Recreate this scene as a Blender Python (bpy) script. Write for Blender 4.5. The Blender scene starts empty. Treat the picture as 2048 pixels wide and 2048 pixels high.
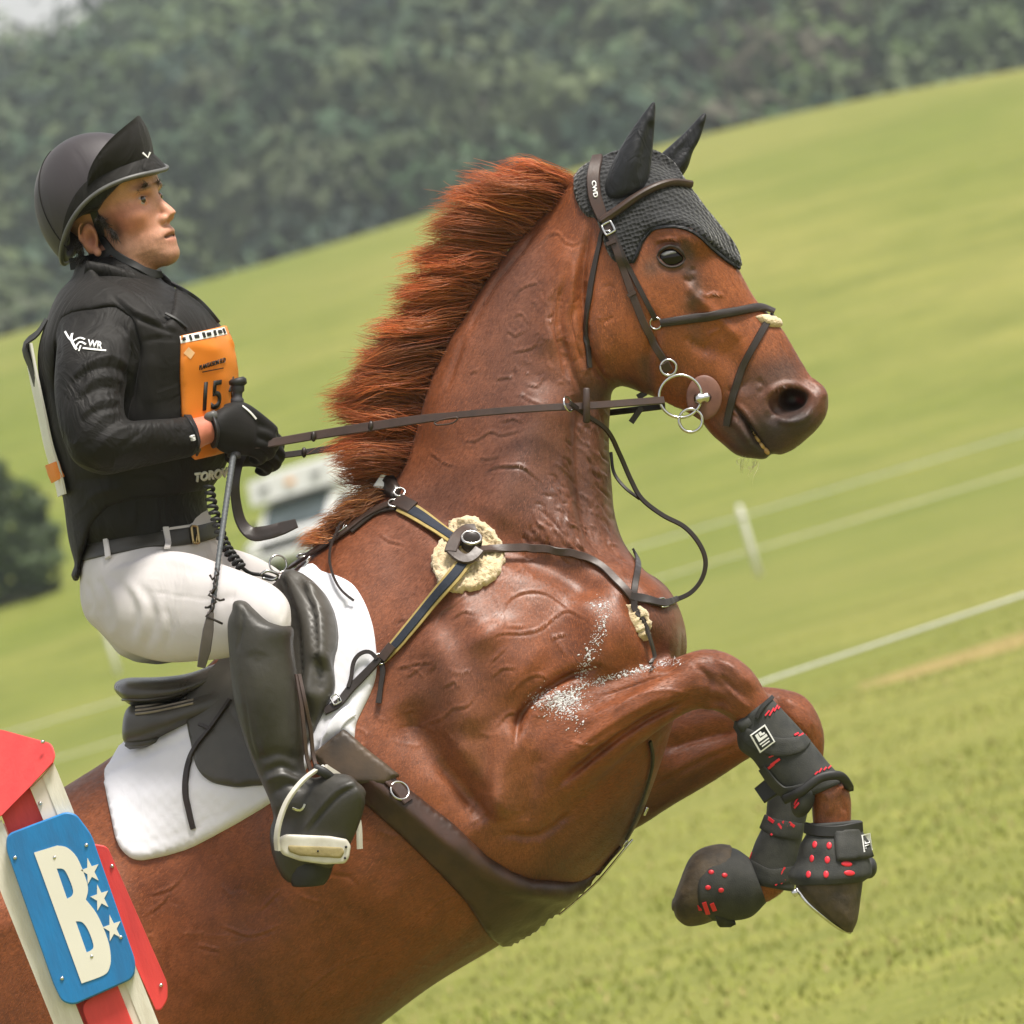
import bpy, math, random, time
import numpy as np
import openvdb as vdb
from mathutils import Vector, Matrix
from mathutils.bvhtree import BVHTree
from mathutils.geometry import delaunay_2d_cdt
T0 = time.time()
R = math.radians
rng = np.random.default_rng(7); random.seed(7)
SC = bpy.context.scene
COL = SC.collection

# ------------------------------------------------------------------ camera
ROLL, CAM_H, DIST, PXM = R(16.5), 1.9, 14.0, 0.00092     # metres per photo pixel (2048 wide) at the horse
cam_d = bpy.data.cameras.new('camera'); cam = bpy.data.objects.new('camera', cam_d); COL.objects.link(cam)
cr, sr = math.cos(ROLL), math.sin(ROLL)
AX_U, AX_V, AX_W = np.array((cr, 0, -sr)), np.array((sr, 0, cr)), np.array((0, -1., 0))
FR = np.array([AX_U, AX_V, AX_W])                          # rows: frame axes in world
F0 = np.array((0, DIST, CAM_H))                            # frame origin in world
cam.matrix_world = Matrix(((cr, sr, 0, 0), (0, 0, -1, 0), (-sr, cr, 0, CAM_H), (0, 0, 0, 1)))
cam_d.sensor_width = 36; cam_d.lens = 36 * DIST / (2048 * PXM)
cam_d.clip_start = 0.5; cam_d.clip_end = 5000
cam_d.dof.use_dof = True; cam_d.dof.focus_distance = DIST - 0.2; cam_d.dof.aperture_fstop = 10
SC.camera = cam
# ------------------------------------------------------------------ sky, sun, exposure
SUN_EL, SUN_AZ = R(62), R(55)           # azimuth measured from behind the camera towards the right
wd = bpy.data.worlds.new('World'); SC.world = wd; wd.use_nodes = True
nt = wd.node_tree; nt.nodes.clear()
sky = nt.nodes.new('ShaderNodeTexSky'); sky.sky_type = 'NISHITA'; sky.sun_disc = False
sky.sun_elevation = SUN_EL; sky.air_density = 1.0; sky.dust_density = 4.0; sky.ozone_density = 0.6
sun_dir = Vector((math.sin(SUN_AZ) * math.cos(SUN_EL), -math.cos(SUN_AZ) * math.cos(SUN_EL), math.sin(SUN_EL)))
sky.sun_rotation = math.atan2(sun_dir.x, sun_dir.y)
cloud = nt.nodes.new('ShaderNodeMixRGB'); cloud.inputs[0].default_value = 0.5
cloud.inputs[2].default_value = (10.5, 10.2, 9.7, 1)         # even white cloud deck
bgn = nt.nodes.new('ShaderNodeBackground'); bgn.inputs[1].default_value = 0.082
wo = nt.nodes.new('ShaderNodeOutputWorld')
nt.links.new(sky.outputs[0], cloud.inputs[1]); nt.links.new(cloud.outputs[0], bgn.inputs[0]); nt.links.new(bgn.outputs[0], wo.inputs[0])
sun_d = bpy.data.lights.new('sun', 'SUN'); sun = bpy.data.objects.new('sun', sun_d); COL.objects.link(sun)
sun_d.energy = 4.0; sun_d.angle = R(15); sun_d.color = (1, .95, .87)
sun.rotation_euler = sun_dir.to_track_quat('Z', 'Y').to_euler()
SC.view_settings.view_transform = 'Standard'; SC.view_settings.look = 'None'
SC.view_settings.exposure = 0.52; SC.view_settings.gamma = 1.0
SC.render.engine = 'CYCLES'
SC.cycles.max_bounces = 6; SC.cycles.volume_bounces = 0; SC.cycles.use_denoising = True

# ------------------------------------------------------------------ coordinates: photo pixel + depth (towards camera) -> frame metres
def P(x, y, w=0.0):
    k = PXM * (DIST - w) / DIST
    return np.array(((x - 1024) * k, (1024 - y) * k, w))
def PA(a):
    return np.array([P(*p) for p in a])
def px_of(V):
    k = PXM * (DIST - V[:, 2]) / DIST
    return np.stack([V[:, 0] / k + 1024, 1024 - V[:, 1] / k], 1)
def to_world(V):
    return np.asarray(V) @ FR + F0
def mid(x):                                                 # the horse is yawed a little towards the camera
    return (x - 600) * PXM * 0.13

# ------------------------------------------------------------------ objects
def tag(o, label=None, cat=None, group=None, kind=None):
    for k, v in (('label', label), ('category', cat), ('group', group), ('kind', kind)):
        if v: o[k] = v
    return o
def thing(name, label, cat, loc, group=None, kind=None, world=False):
    o = bpy.data.objects.new(name, None); COL.objects.link(o)
    o.empty_display_size = .1
    o.location = loc if world else to_world(np.array(loc))
    return tag(o, label, cat, group, kind)
def base_loc(o):
    return np.array(o.location) + (base_loc(o.parent) if o.parent else 0)
def mesh_data(name, V, F, smooth=True):
    me = bpy.data.meshes.new(name)
    V = np.ascontiguousarray(V, dtype=np.float32)
    if isinstance(F, np.ndarray):
        n, k = F.shape
        me.vertices.add(len(V)); me.vertices.foreach_set('co', V.ravel())
        me.loops.add(n * k); me.loops.foreach_set('vertex_index', np.ascontiguousarray(F, np.int32).ravel())
        me.polygons.add(n); me.polygons.foreach_set('loop_start', np.arange(0, n * k, k, dtype=np.int32))
        me.update(calc_edges=True)
    else:
        me.from_pydata([tuple(map(float, v)) for v in V], [], [tuple(int(i) for i in f) for f in F]); me.update()
    me.polygons.foreach_set('use_smooth', np.full(len(me.polygons), smooth))
    return me
def mk(name, VF, mat, parent=None, world=False, smooth=True, col=None, mats=None, mi=None, sharp=None, kind=None):
    V, F = VF
    W = np.asarray(V, float) if world else to_world(V)
    off = base_loc(parent) if parent else W.mean(0)
    me = mesh_data(name, W - off, F, smooth)
    for m in (mats or [mat]): me.materials.append(m)
    if mi is not None: me.polygons.foreach_set('material_index', np.asarray(mi, np.int32))
    if col is not None:
        a = me.color_attributes.new('Col', 'FLOAT_COLOR', 'POINT')
        c = np.ones((len(V), 4), np.float32); c[:, :3] = col; a.data.foreach_set('color', c.ravel())
    if isinstance(F, RibF) and not sharp: sharp = 33
    if sharp: me.set_sharp_from_angle(angle=R(sharp))
    o = bpy.data.objects.new(name, me); COL.objects.link(o)
    if parent: o.parent = parent
    else: o.location = off
    if kind: o['kind'] = kind
    return o
def join(*parts):
    Vs, Fs, n = [], [], 0
    for V, F in parts:
        V = np.asarray(V, float); Vs.append(V)
        Fs += [tuple(int(i) + n for i in f) for f in F]; n += len(V)
    return np.concatenate(Vs), Fs

# ------------------------------------------------------------------ shapes (frame metres unless said otherwise)
def crom(pts, n):                                           # Catmull-Rom resample, n per span
    p = np.asarray(pts, float)
    if len(p) < 3:
        t = np.linspace(0, 1, n * (len(p) - 1) + 1)[:, None]; return p[0] * (1 - t) + p[-1] * t
    q = np.concatenate([[2 * p[0] - p[1]], p, [2 * p[-1] - p[-2]]])
    out = []
    for i in range(len(p) - 1):
        a, b, c, d = q[i:i + 4]
        for t in np.arange(n) / n:
            out.append(.5 * (2 * b + (c - a) * t + (2 * a - 5 * b + 4 * c - d) * t * t + (3 * b - a - 3 * c + d) * t ** 3))
    out.append(p[-1]); return np.array(out)
def resample(pts, step):
    p = np.asarray(pts, float); d = np.r_[0, np.cumsum(np.linalg.norm(np.diff(p, axis=0), axis=1))]
    n = max(2, int(round(d[-1] / step)) + 1); s = np.linspace(0, d[-1], n)
    return np.stack([np.interp(s, d, p[:, i]) for i in range(p.shape[1])], 1)
def smooth_path(pts, step):
    return resample(crom(pts, 12), step)
def tube_grid(rings, closed_ends=True):
    n, m = rings.shape[:2]; V = rings.reshape(-1, 3)
    F = [(i * m + j, i * m + (j + 1) % m, (i + 1) * m + (j + 1) % m, (i + 1) * m + j) for i in range(n - 1) for j in range(m)]
    if closed_ends:
        V = np.concatenate([V, rings[0].mean(0)[None], rings[-1].mean(0)[None]]); a, b = n * m, n * m + 1
        F += [(a, (j + 1) % m, j) for j in range(m)] + [(b, (n - 1) * m + j, (n - 1) * m + (j + 1) % m) for j in range(m)]
    return V, F
def loft(st, sub=6, m=28, cap=.5):
    """st rows: Ax,Ay, Bx,By, thick, w, [exp, egg]; A/B = the two outline points in photo pixels, thick = half depth in m,
    egg > 0 narrows the A side."""
    rows = np.array([list(r) + [2.0, 0.0][len(r) - 6:] if len(r) < 8 else list(r) for r in st], float)
    rows = crom(rows, sub)
    th = np.linspace(0, 2 * math.pi, m, endpoint=False); c, s = np.cos(th), np.sin(th)
    rings = []
    for r in rows:
        A, B = P(r[0], r[1], r[5]), P(r[2], r[3], r[5]); ce, h = (A + B) / 2, (A - B) / 2
        e = 2 / max(r[6], 1.2)
        x = np.sign(c) * np.abs(c) ** e; z = np.sign(s) * np.abs(s) ** e
        z = z * r[4] * (1 - r[7] * np.clip(c, -1, 1))
        rings.append(ce + x[:, None] * h + z[:, None] * np.array((0, 0, 1.)))
    rings = np.array(rings)
    def dome(r0, r1, k):                                    # rounded cap
        ce = r0.mean(0); ax = ce - r1.mean(0); L = np.linalg.norm(ax); ax /= (L + 1e-9)
        rad = np.linalg.norm(r0 - ce, axis=1).mean()
        return [ce + (r0 - ce) * math.cos(a) + ax * rad * k * math.sin(a) for a in (R(75), R(50), R(25))]
    if cap:
        rings = np.array(dome(rings[0], rings[1], cap) + list(rings) + dome(rings[-1], rings[-2], cap)[::-1])
    return tube_grid(rings)
def sph(c, r, n=20, rot=None):
    """ellipsoid: centre in frame metres, radii 3, rot = 3 row axes"""
    u = np.linspace(0, math.pi, n // 2 + 1)[1:-1]; v = np.linspace(0, 2 * math.pi, n, endpoint=False)
    g = np.array([[(math.sin(a) * math.cos(b), math.sin(a) * math.sin(b), math.cos(a)) for b in v] for a in u])
    V, F = tube_grid(g)
    V[-2] = (0, 0, 1); V[-1] = (0, 0, -1)
    V = V * np.asarray(r)
    if rot is not None: V = V @ np.asarray(rot)
    return V + np.asarray(c), F
def blob(x, y, w, rx, ry, rz, ang=0):                       # ellipsoid by photo pixels (radii px, px, m), ang = image angle (ccw deg)
    a = R(ang)
    return sph(P(x, y, w), (rx * PXM, ry * PXM, rz), 24, [(math.cos(a), math.sin(a), 0), (-math.sin(a), math.cos(a), 0), (0, 0, 1)])
def frames(p):
    t = np.gradient(p, axis=0); t /= np.linalg.norm(t, axis=1)[:, None] + 1e-12
    return t
def tube(p, r, m=8, up=None, flat=1.0):
    """p: n,3 ; r scalar or n ; flat scales along 'up' reference"""
    p = np.asarray(p, float); t = frames(p); r = np.broadcast_to(r, len(p))
    ref = np.array((0, 0, 1.)) if up is None else np.asarray(up, float)
    if ref.ndim == 1: ref = np.broadcast_to(ref, p.shape)
    b = np.cross(t, ref); ln = np.linalg.norm(b, axis=1)
    alt = np.cross(t, np.array((0.3, 1., 0.1))); b = np.where((ln < 1e-3)[:, None], alt, b)
    b /= np.linalg.norm(b, axis=1)[:, None] + 1e-12; nrm = np.cross(b, t)
    th = np.linspace(0, 2 * math.pi, m, endpoint=False)
    rings = p[:, None] + r[:, None, None] * (np.cos(th)[None, :, None] * b[:, None] + flat * np.sin(th)[None, :, None] * nrm[:, None])
    return tube_grid(rings)
def ring(c, rad, r, ax=(0, 0, 1), m=40, k=10, sx=1.0):
    ax = np.asarray(ax, float); ax /= np.linalg.norm(ax)
    a = np.cross(ax, (0.1, 1, 0.05)); a /= np.linalg.norm(a); b = np.cross(ax, a)
    th = np.linspace(0, 2 * math.pi, m, endpoint=False); ph = np.linspace(0, 2 * math.pi, k, endpoint=False)
    V = []
    for t in th:
        d = math.cos(t) * a * sx + math.sin(t) * b
        for f in ph: V.append(np.asarray(c) + d * (rad + r * math.cos(f)) + ax * r * math.sin(f))
    F = [(i * k + j, ((i + 1) % m) * k + j, ((i + 1) % m) * k + (j + 1) % k, i * k + (j + 1) % k) for i in range(m) for j in range(k)]
    return np.array(V), F
def box_frame(c, axes, half, bev=.15):
    """rounded box: axes 3 rows, half 3"""
    axes = np.asarray(axes, float); h = np.asarray(half, float); b = bev * h.min()
    pts = [np.array((sx, sy, sz)) for sx in (-1, 1) for sy in (-1, 1) for sz in (-1, 1)]
    import itertools
    V = []; idx = {}
    for s in itertools.product((-1, 1), repeat=3):
        for k in range(3):
            q = np.array(s) * (h - b); q[k] = s[k] * h[k]; idx[s, k] = len(V); V.append(q @ axes + np.asarray(c))
    F = []
    for k in range(3):
        o = [i for i in range(3) if i != k]
        for sg in (-1, 1):
            f = []
            for a, bb in ((-1, -1), (1, -1), (1, 1), (-1, 1)):
                s = [0, 0, 0]; s[k] = sg; s[o[0]] = a; s[o[1]] = bb; f.append(idx[tuple(s), k])
            F.append(f if (sg > 0) == (k != 1) else f[::-1])
    for k in range(3):                                      # edge bevels along axis k
        o = [i for i in range(3) if i != k]
        for a in (-1, 1):
            for bb in (-1, 1):
                def S(v):
                    s = [0, 0, 0]; s[k] = v; s[o[0]] = a; s[o[1]] = bb; return tuple(s)
                F.append([idx[S(-1), o[0]], idx[S(1), o[0]], idx[S(1), o[1]], idx[S(-1), o[1]]])
    for s in itertools.product((-1, 1), repeat=3): F.append([idx[s, 0], idx[s, 1], idx[s, 2]])
    V = np.array(V); ctr = np.asarray(c); G = []
    for f in F:
        q = V[f]; n = np.cross(q[1] - q[0], q[2] - q[0])
        G.append(tuple(f) if n @ (q.mean(0) - ctr) > 0 else tuple(f[::-1]))
    return V, G

# ------------------------------------------------------------------ signed-distance sculpting
def sdf_build(parts, h, blur=1, hw=None):
    """parts: list of ((V,F), op, k): op 'u' smooth union, 's' smooth subtract; k blend radius in m. returns quads in frame metres"""
    allV = np.concatenate([p[0][0] for p in parts if p[1] == 'u'])
    lo = np.floor(allV.min(0) / h).astype(int) - 6; hi = np.ceil(allV.max(0) / h).astype(int) + 6
    dim = hi - lo + 1; kmax = max(p[2] for p in parts); HW = max(4, int(kmax / h) + 2); bg = HW * h
    D = np.full(dim, bg, np.float32)
    tr = vdb.createLinearTransform(voxelSize=h)
    for (V, F), op, k in parts:
        tri = np.array([f for f in F if len(f) == 3], np.uint32).reshape(-1, 3)
        qd = np.array([f for f in F if len(f) == 4], np.uint32).reshape(-1, 4)
        g = vdb.FloatGrid.createLevelSetFromPolygons(np.ascontiguousarray(V, np.float32), triangles=tri if len(tri) else None,
                                                     quads=qd if len(qd) else None, transform=tr, halfWidth=HW)
        a = np.floor(V.min(0) / h).astype(int) - HW - 1; b = np.ceil(V.max(0) / h).astype(int) + HW + 1
        a = np.maximum(a, lo); b = np.minimum(b, hi); sz = b - a + 1
        if (sz <= 0).any(): continue
        d = np.empty(sz, np.float32); g.copyToArray(d, ijk=tuple(int(x) for x in a))
        sl = tuple(slice(a[i] - lo[i], b[i] - lo[i] + 1) for i in range(3)); E = D[sl]
        k = max(k, h * .5)
        if op == 'u':
            t = np.maximum(k - np.abs(E - d), 0) / k; D[sl] = np.minimum(E, d) - t * t * k * .25
        else:
            t = np.maximum(k - np.abs(E + d), 0) / k; D[sl] = np.maximum(E, -d) + t * t * k * .25
    for _ in range(blur):
        for ax in range(3):
            s0 = [slice(None)] * 3; s1 = list(s0); s2 = list(s0)
            s0[ax] = slice(0, -2); s1[ax] = slice(1, -1); s2[ax] = slice(2, None)
            D[tuple(s1)] = .25 * D[tuple(s0)] + .5 * D[tuple(s1)] + .25 * D[tuple(s2)]
    g = vdb.FloatGrid(bg); g.transform = tr; g.gridClass = vdb.GridClass.LEVEL_SET
    g.copyFromArray(D, ijk=tuple(int(x) for x in lo), tolerance=h * 1e-3)
    pts, q = g.convertToQuads(isovalue=0.0)
    pts = np.asarray(pts, float); q = np.asarray(q, np.int64)
    # outward winding
    c = pts[q]; n = np.cross(c[:, 1] - c[:, 0], c[:, 2] - c[:, 0])
    vol = (n * c[:, 0]).sum()
    if vol < 0: q = q[:, ::-1]
    return pts, np.ascontiguousarray(q)
def vnormals(V, F):
    c = V[F]; n = np.cross(c[:, 2] - c[:, 0], c[:, 3] - c[:, 1])
    N = np.zeros_like(V)
    for i in range(4):
        for k in range(3): N[:, k] += np.bincount(F[:, i], n[:, k], len(V))
    return N / (np.linalg.norm(N, axis=1)[:, None] + 1e-12)
def laplace(V, F, it=1, lam=.5, mask=None):
    e = np.concatenate([F[:, [0, 1]], F[:, [1, 2]], F[:, [2, 3]], F[:, [3, 0]]])
    cnt = np.bincount(e[:, 0], minlength=len(V)) + np.bincount(e[:, 1], minlength=len(V)); cnt = np.maximum(cnt, 1)
    for _ in range(it):
        A = np.zeros_like(V)
        for k in range(3):
            A[:, k] = np.bincount(e[:, 0], V[e[:, 1], k], len(V)) + np.bincount(e[:, 1], V[e[:, 0], k], len(V))
        d = (A / cnt[:, None] - V) * lam
        V = V + (d if mask is None else d * mask[:, None])
    return V
def refine(V, F, mask):
    """split the masked quads in four (edge midpoints on the mask border stay on their edges)"""
    A = F[mask]; B = F[~mask]; n0 = len(V)
    E = np.concatenate([A[:, [0, 1]], A[:, [1, 2]], A[:, [2, 3]], A[:, [3, 0]]]); E = np.sort(E, 1)
    key = E[:, 0].astype(np.int64) * n0 + E[:, 1]; uq, inv, cnt = np.unique(key, return_inverse=True, return_counts=True)
    a, b = uq // n0, uq % n0; mid_ = (V[a] + V[b]) / 2; cen = V[A].mean(1); m = len(A)
    e = inv.reshape(4, m) + n0; c = np.arange(m) + n0 + len(uq)
    Q = np.concatenate([np.stack([A[:, i], e[i], c, e[(i + 3) % 4]], 1) for i in range(4)])
    free = np.ones(n0 + len(uq) + m); inA = np.zeros(n0, bool); inA[A.ravel()] = True; inB = np.zeros(n0, bool); inB[B.ravel()] = True
    free[:n0] = inA & ~inB; free[n0:n0 + len(uq)] = cnt > 1
    return np.concatenate([V, mid_, cen]), np.concatenate([B, Q]), free
def seg_dist(X, pts):
    """distance of 2D points X to polyline pts, and arclength fraction"""
    best = np.full(len(X), 1e9); frac = np.zeros(len(X)); L = np.r_[0, np.cumsum(np.linalg.norm(np.diff(pts, axis=0), axis=1))]
    for i in range(len(pts) - 1):
        a, b = pts[i], pts[i + 1]; d = b - a; l2 = d @ d + 1e-9
        t = np.clip(((X - a) @ d) / l2, 0, 1); q = np.hypot(*(X - a - t[:, None] * d).T)
        m = q < best; best[m] = q[m]; frac[m] = (L[i] + t[m] * math.sqrt(l2)) / (L[-1] + 1e-9)
    return best, frac
def sculpt(V, F, strokes, wmin=None, facing=.05):
    """strokes: (pts px, width px, amp m[, kind]) kind: 'g' gaussian, 'taper' gaussian fading to the ends, 's' step (raised on the left of the path)"""
    N = vnormals(V, F); X = px_of(V); face = N[:, 2]
    fm = np.clip((face - facing) / .25, 0, 1)
    if wmin is not None: fm = fm * (V[:, 2] > wmin(X[:, 0], X[:, 1]))
    out = np.zeros(len(V))
    for st in strokes:
        pts, wd_, amp = np.asarray(st[0], float), st[1], st[2]; kind = st[3] if len(st) > 3 else 'taper'
        if len(pts) == 1: pts = np.concatenate([pts, pts + .5])
        if len(pts) > 2: pts = crom(pts, 3)
        lo, hi = pts.min(0) - 3 * wd_, pts.max(0) + 3 * wd_
        idx = np.nonzero((fm > 0) & (X[:, 0] > lo[0]) & (X[:, 0] < hi[0]) & (X[:, 1] > lo[1]) & (X[:, 1] < hi[1]))[0]
        if not len(idx): continue
        d, f = seg_dist(X[idx], pts); g = np.exp(-(d / wd_) ** 2)
        if kind == 'taper': g = g * np.clip(np.minimum(f, 1 - f) * 5 + .15, 0, 1)
        out[idx] += amp * g * fm[idx]
    return V + N * out[:, None]

# ------------------------------------------------------------------ surface tools
class Surf:
    def __init__(s, V, F):
        s.b = BVHTree.FromPolygons(np.asarray(V).tolist(), [tuple(int(i) for i in f) for f in (F.tolist() if isinstance(F, np.ndarray) else F)])
    def hit(s, x, y):
        o = Vector((0, 0, DIST)); d = (Vector(P(x, y, 0)) - o).normalized()
        p, n, i, t = s.b.ray_cast(o, d)
        if p is None: return None
        n = np.array(n)
        if n[2] < 0: n = -n
        return np.array(p), n
def drape(surf, pts, w_default=0.0, smooth=2):
    """pixel points -> surface points and normals; misses take the depth of the nearest hit"""
    H = [surf.hit(*p[:2]) for p in pts]; ok = [i for i, h in enumerate(H) if h is not None]
    Q = np.zeros((len(pts), 3)); N = np.zeros((len(pts), 3))
    if not ok: return np.array([P(p[0], p[1], w_default) for p in pts]), np.tile((0, 0, 1.), (len(pts), 1))
    X = np.array([p[:2] for p in pts], float); okx = X[ok]
    for i in range(len(pts)):
        if H[i] is not None: Q[i], N[i] = H[i]
        else:
            j = ok[int(np.argmin(((okx - X[i]) ** 2).sum(1)))]; Q[i] = P(X[i, 0], X[i, 1], H[j][0][2]); N[i] = H[j][1]
    return Q, N
def strap(surf, pts, width, thick=.0035, lift=.001, step=6, sm=3, arch=0.0, wadd=None):
    """leather strap lying on a surface: pts px path, width px (scalar or list per control point)"""
    ctrl = np.asarray(pts, float)
    wl = np.broadcast_to(np.asarray(width, float), len(ctrl))
    path = smooth_path(np.c_[ctrl[:, :2], wl], step)
    Q, N = drape(surf, path)
    for _ in range(sm):
        Q[1:-1] = .25 * Q[:-2] + .5 * Q[1:-1] + .25 * Q[2:]; N[1:-1] = .25 * N[:-2] + .5 * N[1:-1] + .25 * N[2:]
    if wadd is not None:
        Q[:, 2] += np.interp(np.linspace(0, 1, len(Q)), np.linspace(0, 1, len(wadd)), wadd)
    return ribbon(Q, N, path[:, 2] * PXM, thick, lift, arch)
class RibF(list): pass
def ribbon(Q, N, W, thick, lift=.001, arch=0.0):
    t = frames(Q); N = N - (N * t).sum(1)[:, None] * t; N /= np.linalg.norm(N, axis=1)[:, None] + 1e-12
    b = np.cross(N, t); W = np.broadcast_to(W, len(Q))
    prof = [(-1, 0), (-1, .7), (-.85, 1), (-.3, 1 + arch), (.3, 1 + arch), (.85, 1), (1, .7), (1, 0)]
    rings = np.array([[Q[i] + b[i] * u * W[i] / 2 + N[i] * (lift + v * thick) for u, v in prof] for i in range(len(Q))])
    V, F = tube_grid(rings); return V, RibF(F)
def patch(surf, poly, thick, lift=.001, step=9, edge=10, relief=None, closed_path=True, sm=2, minn=0.12, smooth_curve=True):
    """padded sheet over a surface inside a pixel outline"""
    out = np.asarray(poly, float)
    if smooth_curve: out = crom(np.concatenate([out, out[:1]]), 6)[:-1]
    out = resample(np.concatenate([out, out[:1]]), step)[:-1]
    lo, hi = out.min(0), out.max(0)
    gx, gy = np.meshgrid(np.arange(lo[0], hi[0], step), np.arange(lo[1], hi[1], step * .87))
    gx = gx + (np.arange(gx.shape[0]) % 2)[:, None] * step * .5
    G = np.stack([gx.ravel(), gy.ravel()], 1)
    ins = inside(G, out); G = G[ins]
    d, _ = seg_dist(G, np.concatenate([out, out[:1]])); G = G[d > step * .45]
    n = len(out); pts = np.concatenate([out, G])
    r = delaunay_2d_cdt([Vector(p) for p in pts], [(i, (i + 1) % n) for i in range(n)], [], 1, 1e-4)
    X = np.array([tuple(v) for v in r[0]]); tris = [tuple(f) for f in r[2]]
    Q, N = drape(surf, X)
    # smooth depth / normals
    nb = [[] for _ in X]
    for f in tris:
        for i in range(3): nb[f[i]].append(f[(i + 1) % 3]); nb[f[i]].append(f[(i + 2) % 3])
    for _ in range(sm):
        Q2 = np.array([.5 * Q[i] + .5 * Q[nb[i]].mean(0) if nb[i] else Q[i] for i in range(len(Q))]); Q2[:, :2] = Q[:, :2]; Q = Q2
        N = np.array([N[i] + N[nb[i]].mean(0) if nb[i] else N[i] for i in range(len(N))])
    N /= np.linalg.norm(N, axis=1)[:, None]
    d, _ = seg_dist(X, np.concatenate([out, out[:1]]))
    e = np.clip(d / edge, 0, 1); prof = np.sqrt(1 - (1 - e) ** 2) * .75 + .25
    top = Q + N * (lift + thick * prof)[:, None]
    if relief is not None: top = top + N * relief(X, d)[:, None]
    bot = Q + N * (lift - .004)
    m = len(X); V = np.concatenate([top, bot]); F = []
    for f in tris:
        a, b, c = X[f[0]], X[f[1]], X[f[2]]
        ccw = (b[0] - a[0]) * (c[1] - a[1]) - (b[1] - a[1]) * (c[0] - a[0])
        f = f if ccw < 0 else f[::-1]
        F.append(f); F.append((f[2] + m, f[1] + m, f[0] + m))
    from collections import Counter
    ec = {}
    for f in F[::2]:
        for i in range(3): ec[(f[i], f[(i + 1) % 3])] = 1
    for (a, b) in list(ec):
        if (b, a) not in ec: F.append((b, a, a + m, b + m))
    return V, F
def inside(G, poly):
    x, y = G[:, 0], G[:, 1]; ins = np.zeros(len(G), bool); n = len(poly); j = n - 1
    for i in range(n):
        xi, yi = poly[i]; xj, yj = poly[j]
        c = ((yi > y) != (yj > y)) & (x < (xj - xi) * (y - yi) / (yj - yi + 1e-12) + xi); ins ^= c; j = i
    return ins
def stroke_relief(strokes):
    def f(X, d):
        o = np.zeros(len(X))
        for pts, w, a in strokes:
            p = np.asarray(pts, float); p = crom(p, 4) if len(p) > 2 else (p if len(p) > 1 else np.concatenate([p, p + .1]))
            q, _ = seg_dist(X, p); o += a * np.exp(-(q / w) ** 2)
        return o
    return f
def text_mesh(s, bold=0.0, extr=0.0):
    cu = bpy.data.curves.new('t', 'FONT'); cu.body = s; cu.offset = bold; cu.extrude = extr; cu.resolution_u = 4
    cu.align_x = 'CENTER'; cu.align_y = 'CENTER'
    o = bpy.data.objects.new('t', cu); COL.objects.link(o)
    dg = bpy.context.evaluated_depsgraph_get(); dg.update()
    me = o.evaluated_get(dg).to_mesh()
    V = np.array([v.co[:] for v in me.vertices]); F = [tuple(p.vertices) for p in me.polygons]
    o.evaluated_get(dg).to_mesh_clear(); bpy.data.objects.remove(o); bpy.data.curves.remove(cu)
    return V, F
def print_on(surf, V2, F, origin, ex, ey, lift=.0015, thick=.0012):
    """flat lettering (2D verts) laid on a surface; origin px, ex/ey px vectors per unit"""
    X = np.asarray(origin, float) + V2[:, :1] * np.asarray(ex, float) + V2[:, 1:2] * np.asarray(ey, float)
    Q, N = drape(surf, X); N = N + N.mean(0) * 1.0; N /= np.linalg.norm(N, axis=1)[:, None]
    Fo = []
    for f in F:
        a = Q[list(f)]; nn = np.cross(a[1] - a[0], a[2] - a[0]); Fo.append(f if nn[2] > 0 else f[::-1])
    m = len(Q); top = Q + N * (lift + thick); bot = Q - N * .001
    E = {}
    for f in Fo:
        for i in range(len(f)): E[(f[i], f[(i + 1) % len(f)])] = 1
    F2 = list(Fo) + [tuple(i + m for i in f[::-1]) for f in Fo] + [(b, a, a + m, b + m) for (a, b) in E if (b, a) not in E]
    return np.concatenate([top, bot]), F2

# ------------------------------------------------------------------ materials
def new_mat(name, base=(.5, .5, .5), rough=.6, metal=0.0, spec=.5, sheen=0.0, coat=0.0):
    m = bpy.data.materials.new(name); m.use_nodes = True; b = m.node_tree.nodes['Principled BSDF']
    b.inputs['Base Color'].default_value = (*base, 1); b.inputs['Roughness'].default_value = rough
    b.inputs['Metallic'].default_value = metal; b.inputs['Specular IOR Level'].default_value = spec
    if sheen: b.inputs['Sheen Weight'].default_value = sheen
    if coat: b.inputs['Coat Weight'].default_value = coat
    return m, m.node_tree, b
def coords(nt, scale=(1, 1, 1), rot=(0, 0, 0)):
    tc = nt.nodes.new('ShaderNodeTexCoord'); mp = nt.nodes.new('ShaderNodeMapping')
    mp.inputs['Scale'].default_value = scale; mp.inputs['Rotation'].default_value = rot
    nt.links.new(tc.outputs['Object'], mp.inputs[0]); return mp.outputs[0]
def noise(nt, vec, scale, detail=4, rough=.55, dist=0):
    n = nt.nodes.new('ShaderNodeTexNoise'); n.inputs['Scale'].default_value = scale; n.inputs['Detail'].default_value = detail
    n.inputs['Roughness'].default_value = rough; n.inputs['Distortion'].default_value = dist
    nt.links.new(vec, n.inputs['Vector']); return n.outputs[0]
def ramp(nt, fac, stops):
    r = nt.nodes.new('ShaderNodeValToRGB'); e = r.color_ramp.elements
    while len(e) < len(stops): e.new(.5)
    for i, (p, c) in enumerate(stops): e[i].position = p; e[i].color = (*c, 1) if len(c) == 3 else c
    nt.links.new(fac, r.inputs[0]); return r.outputs[0]
def mixc(nt, a, b, fac, mode='MIX'):
    m = nt.nodes.new('ShaderNodeMixRGB'); m.blend_type = mode
    for s, i in ((fac, 0), (a, 1), (b, 2)):
        if isinstance(s, (int, float)): m.inputs[i].default_value = s
        elif isinstance(s, tuple): m.inputs[i].default_value = (*s, 1)
        else: nt.links.new(s, m.inputs[i])
    return m.outputs[0]
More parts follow.
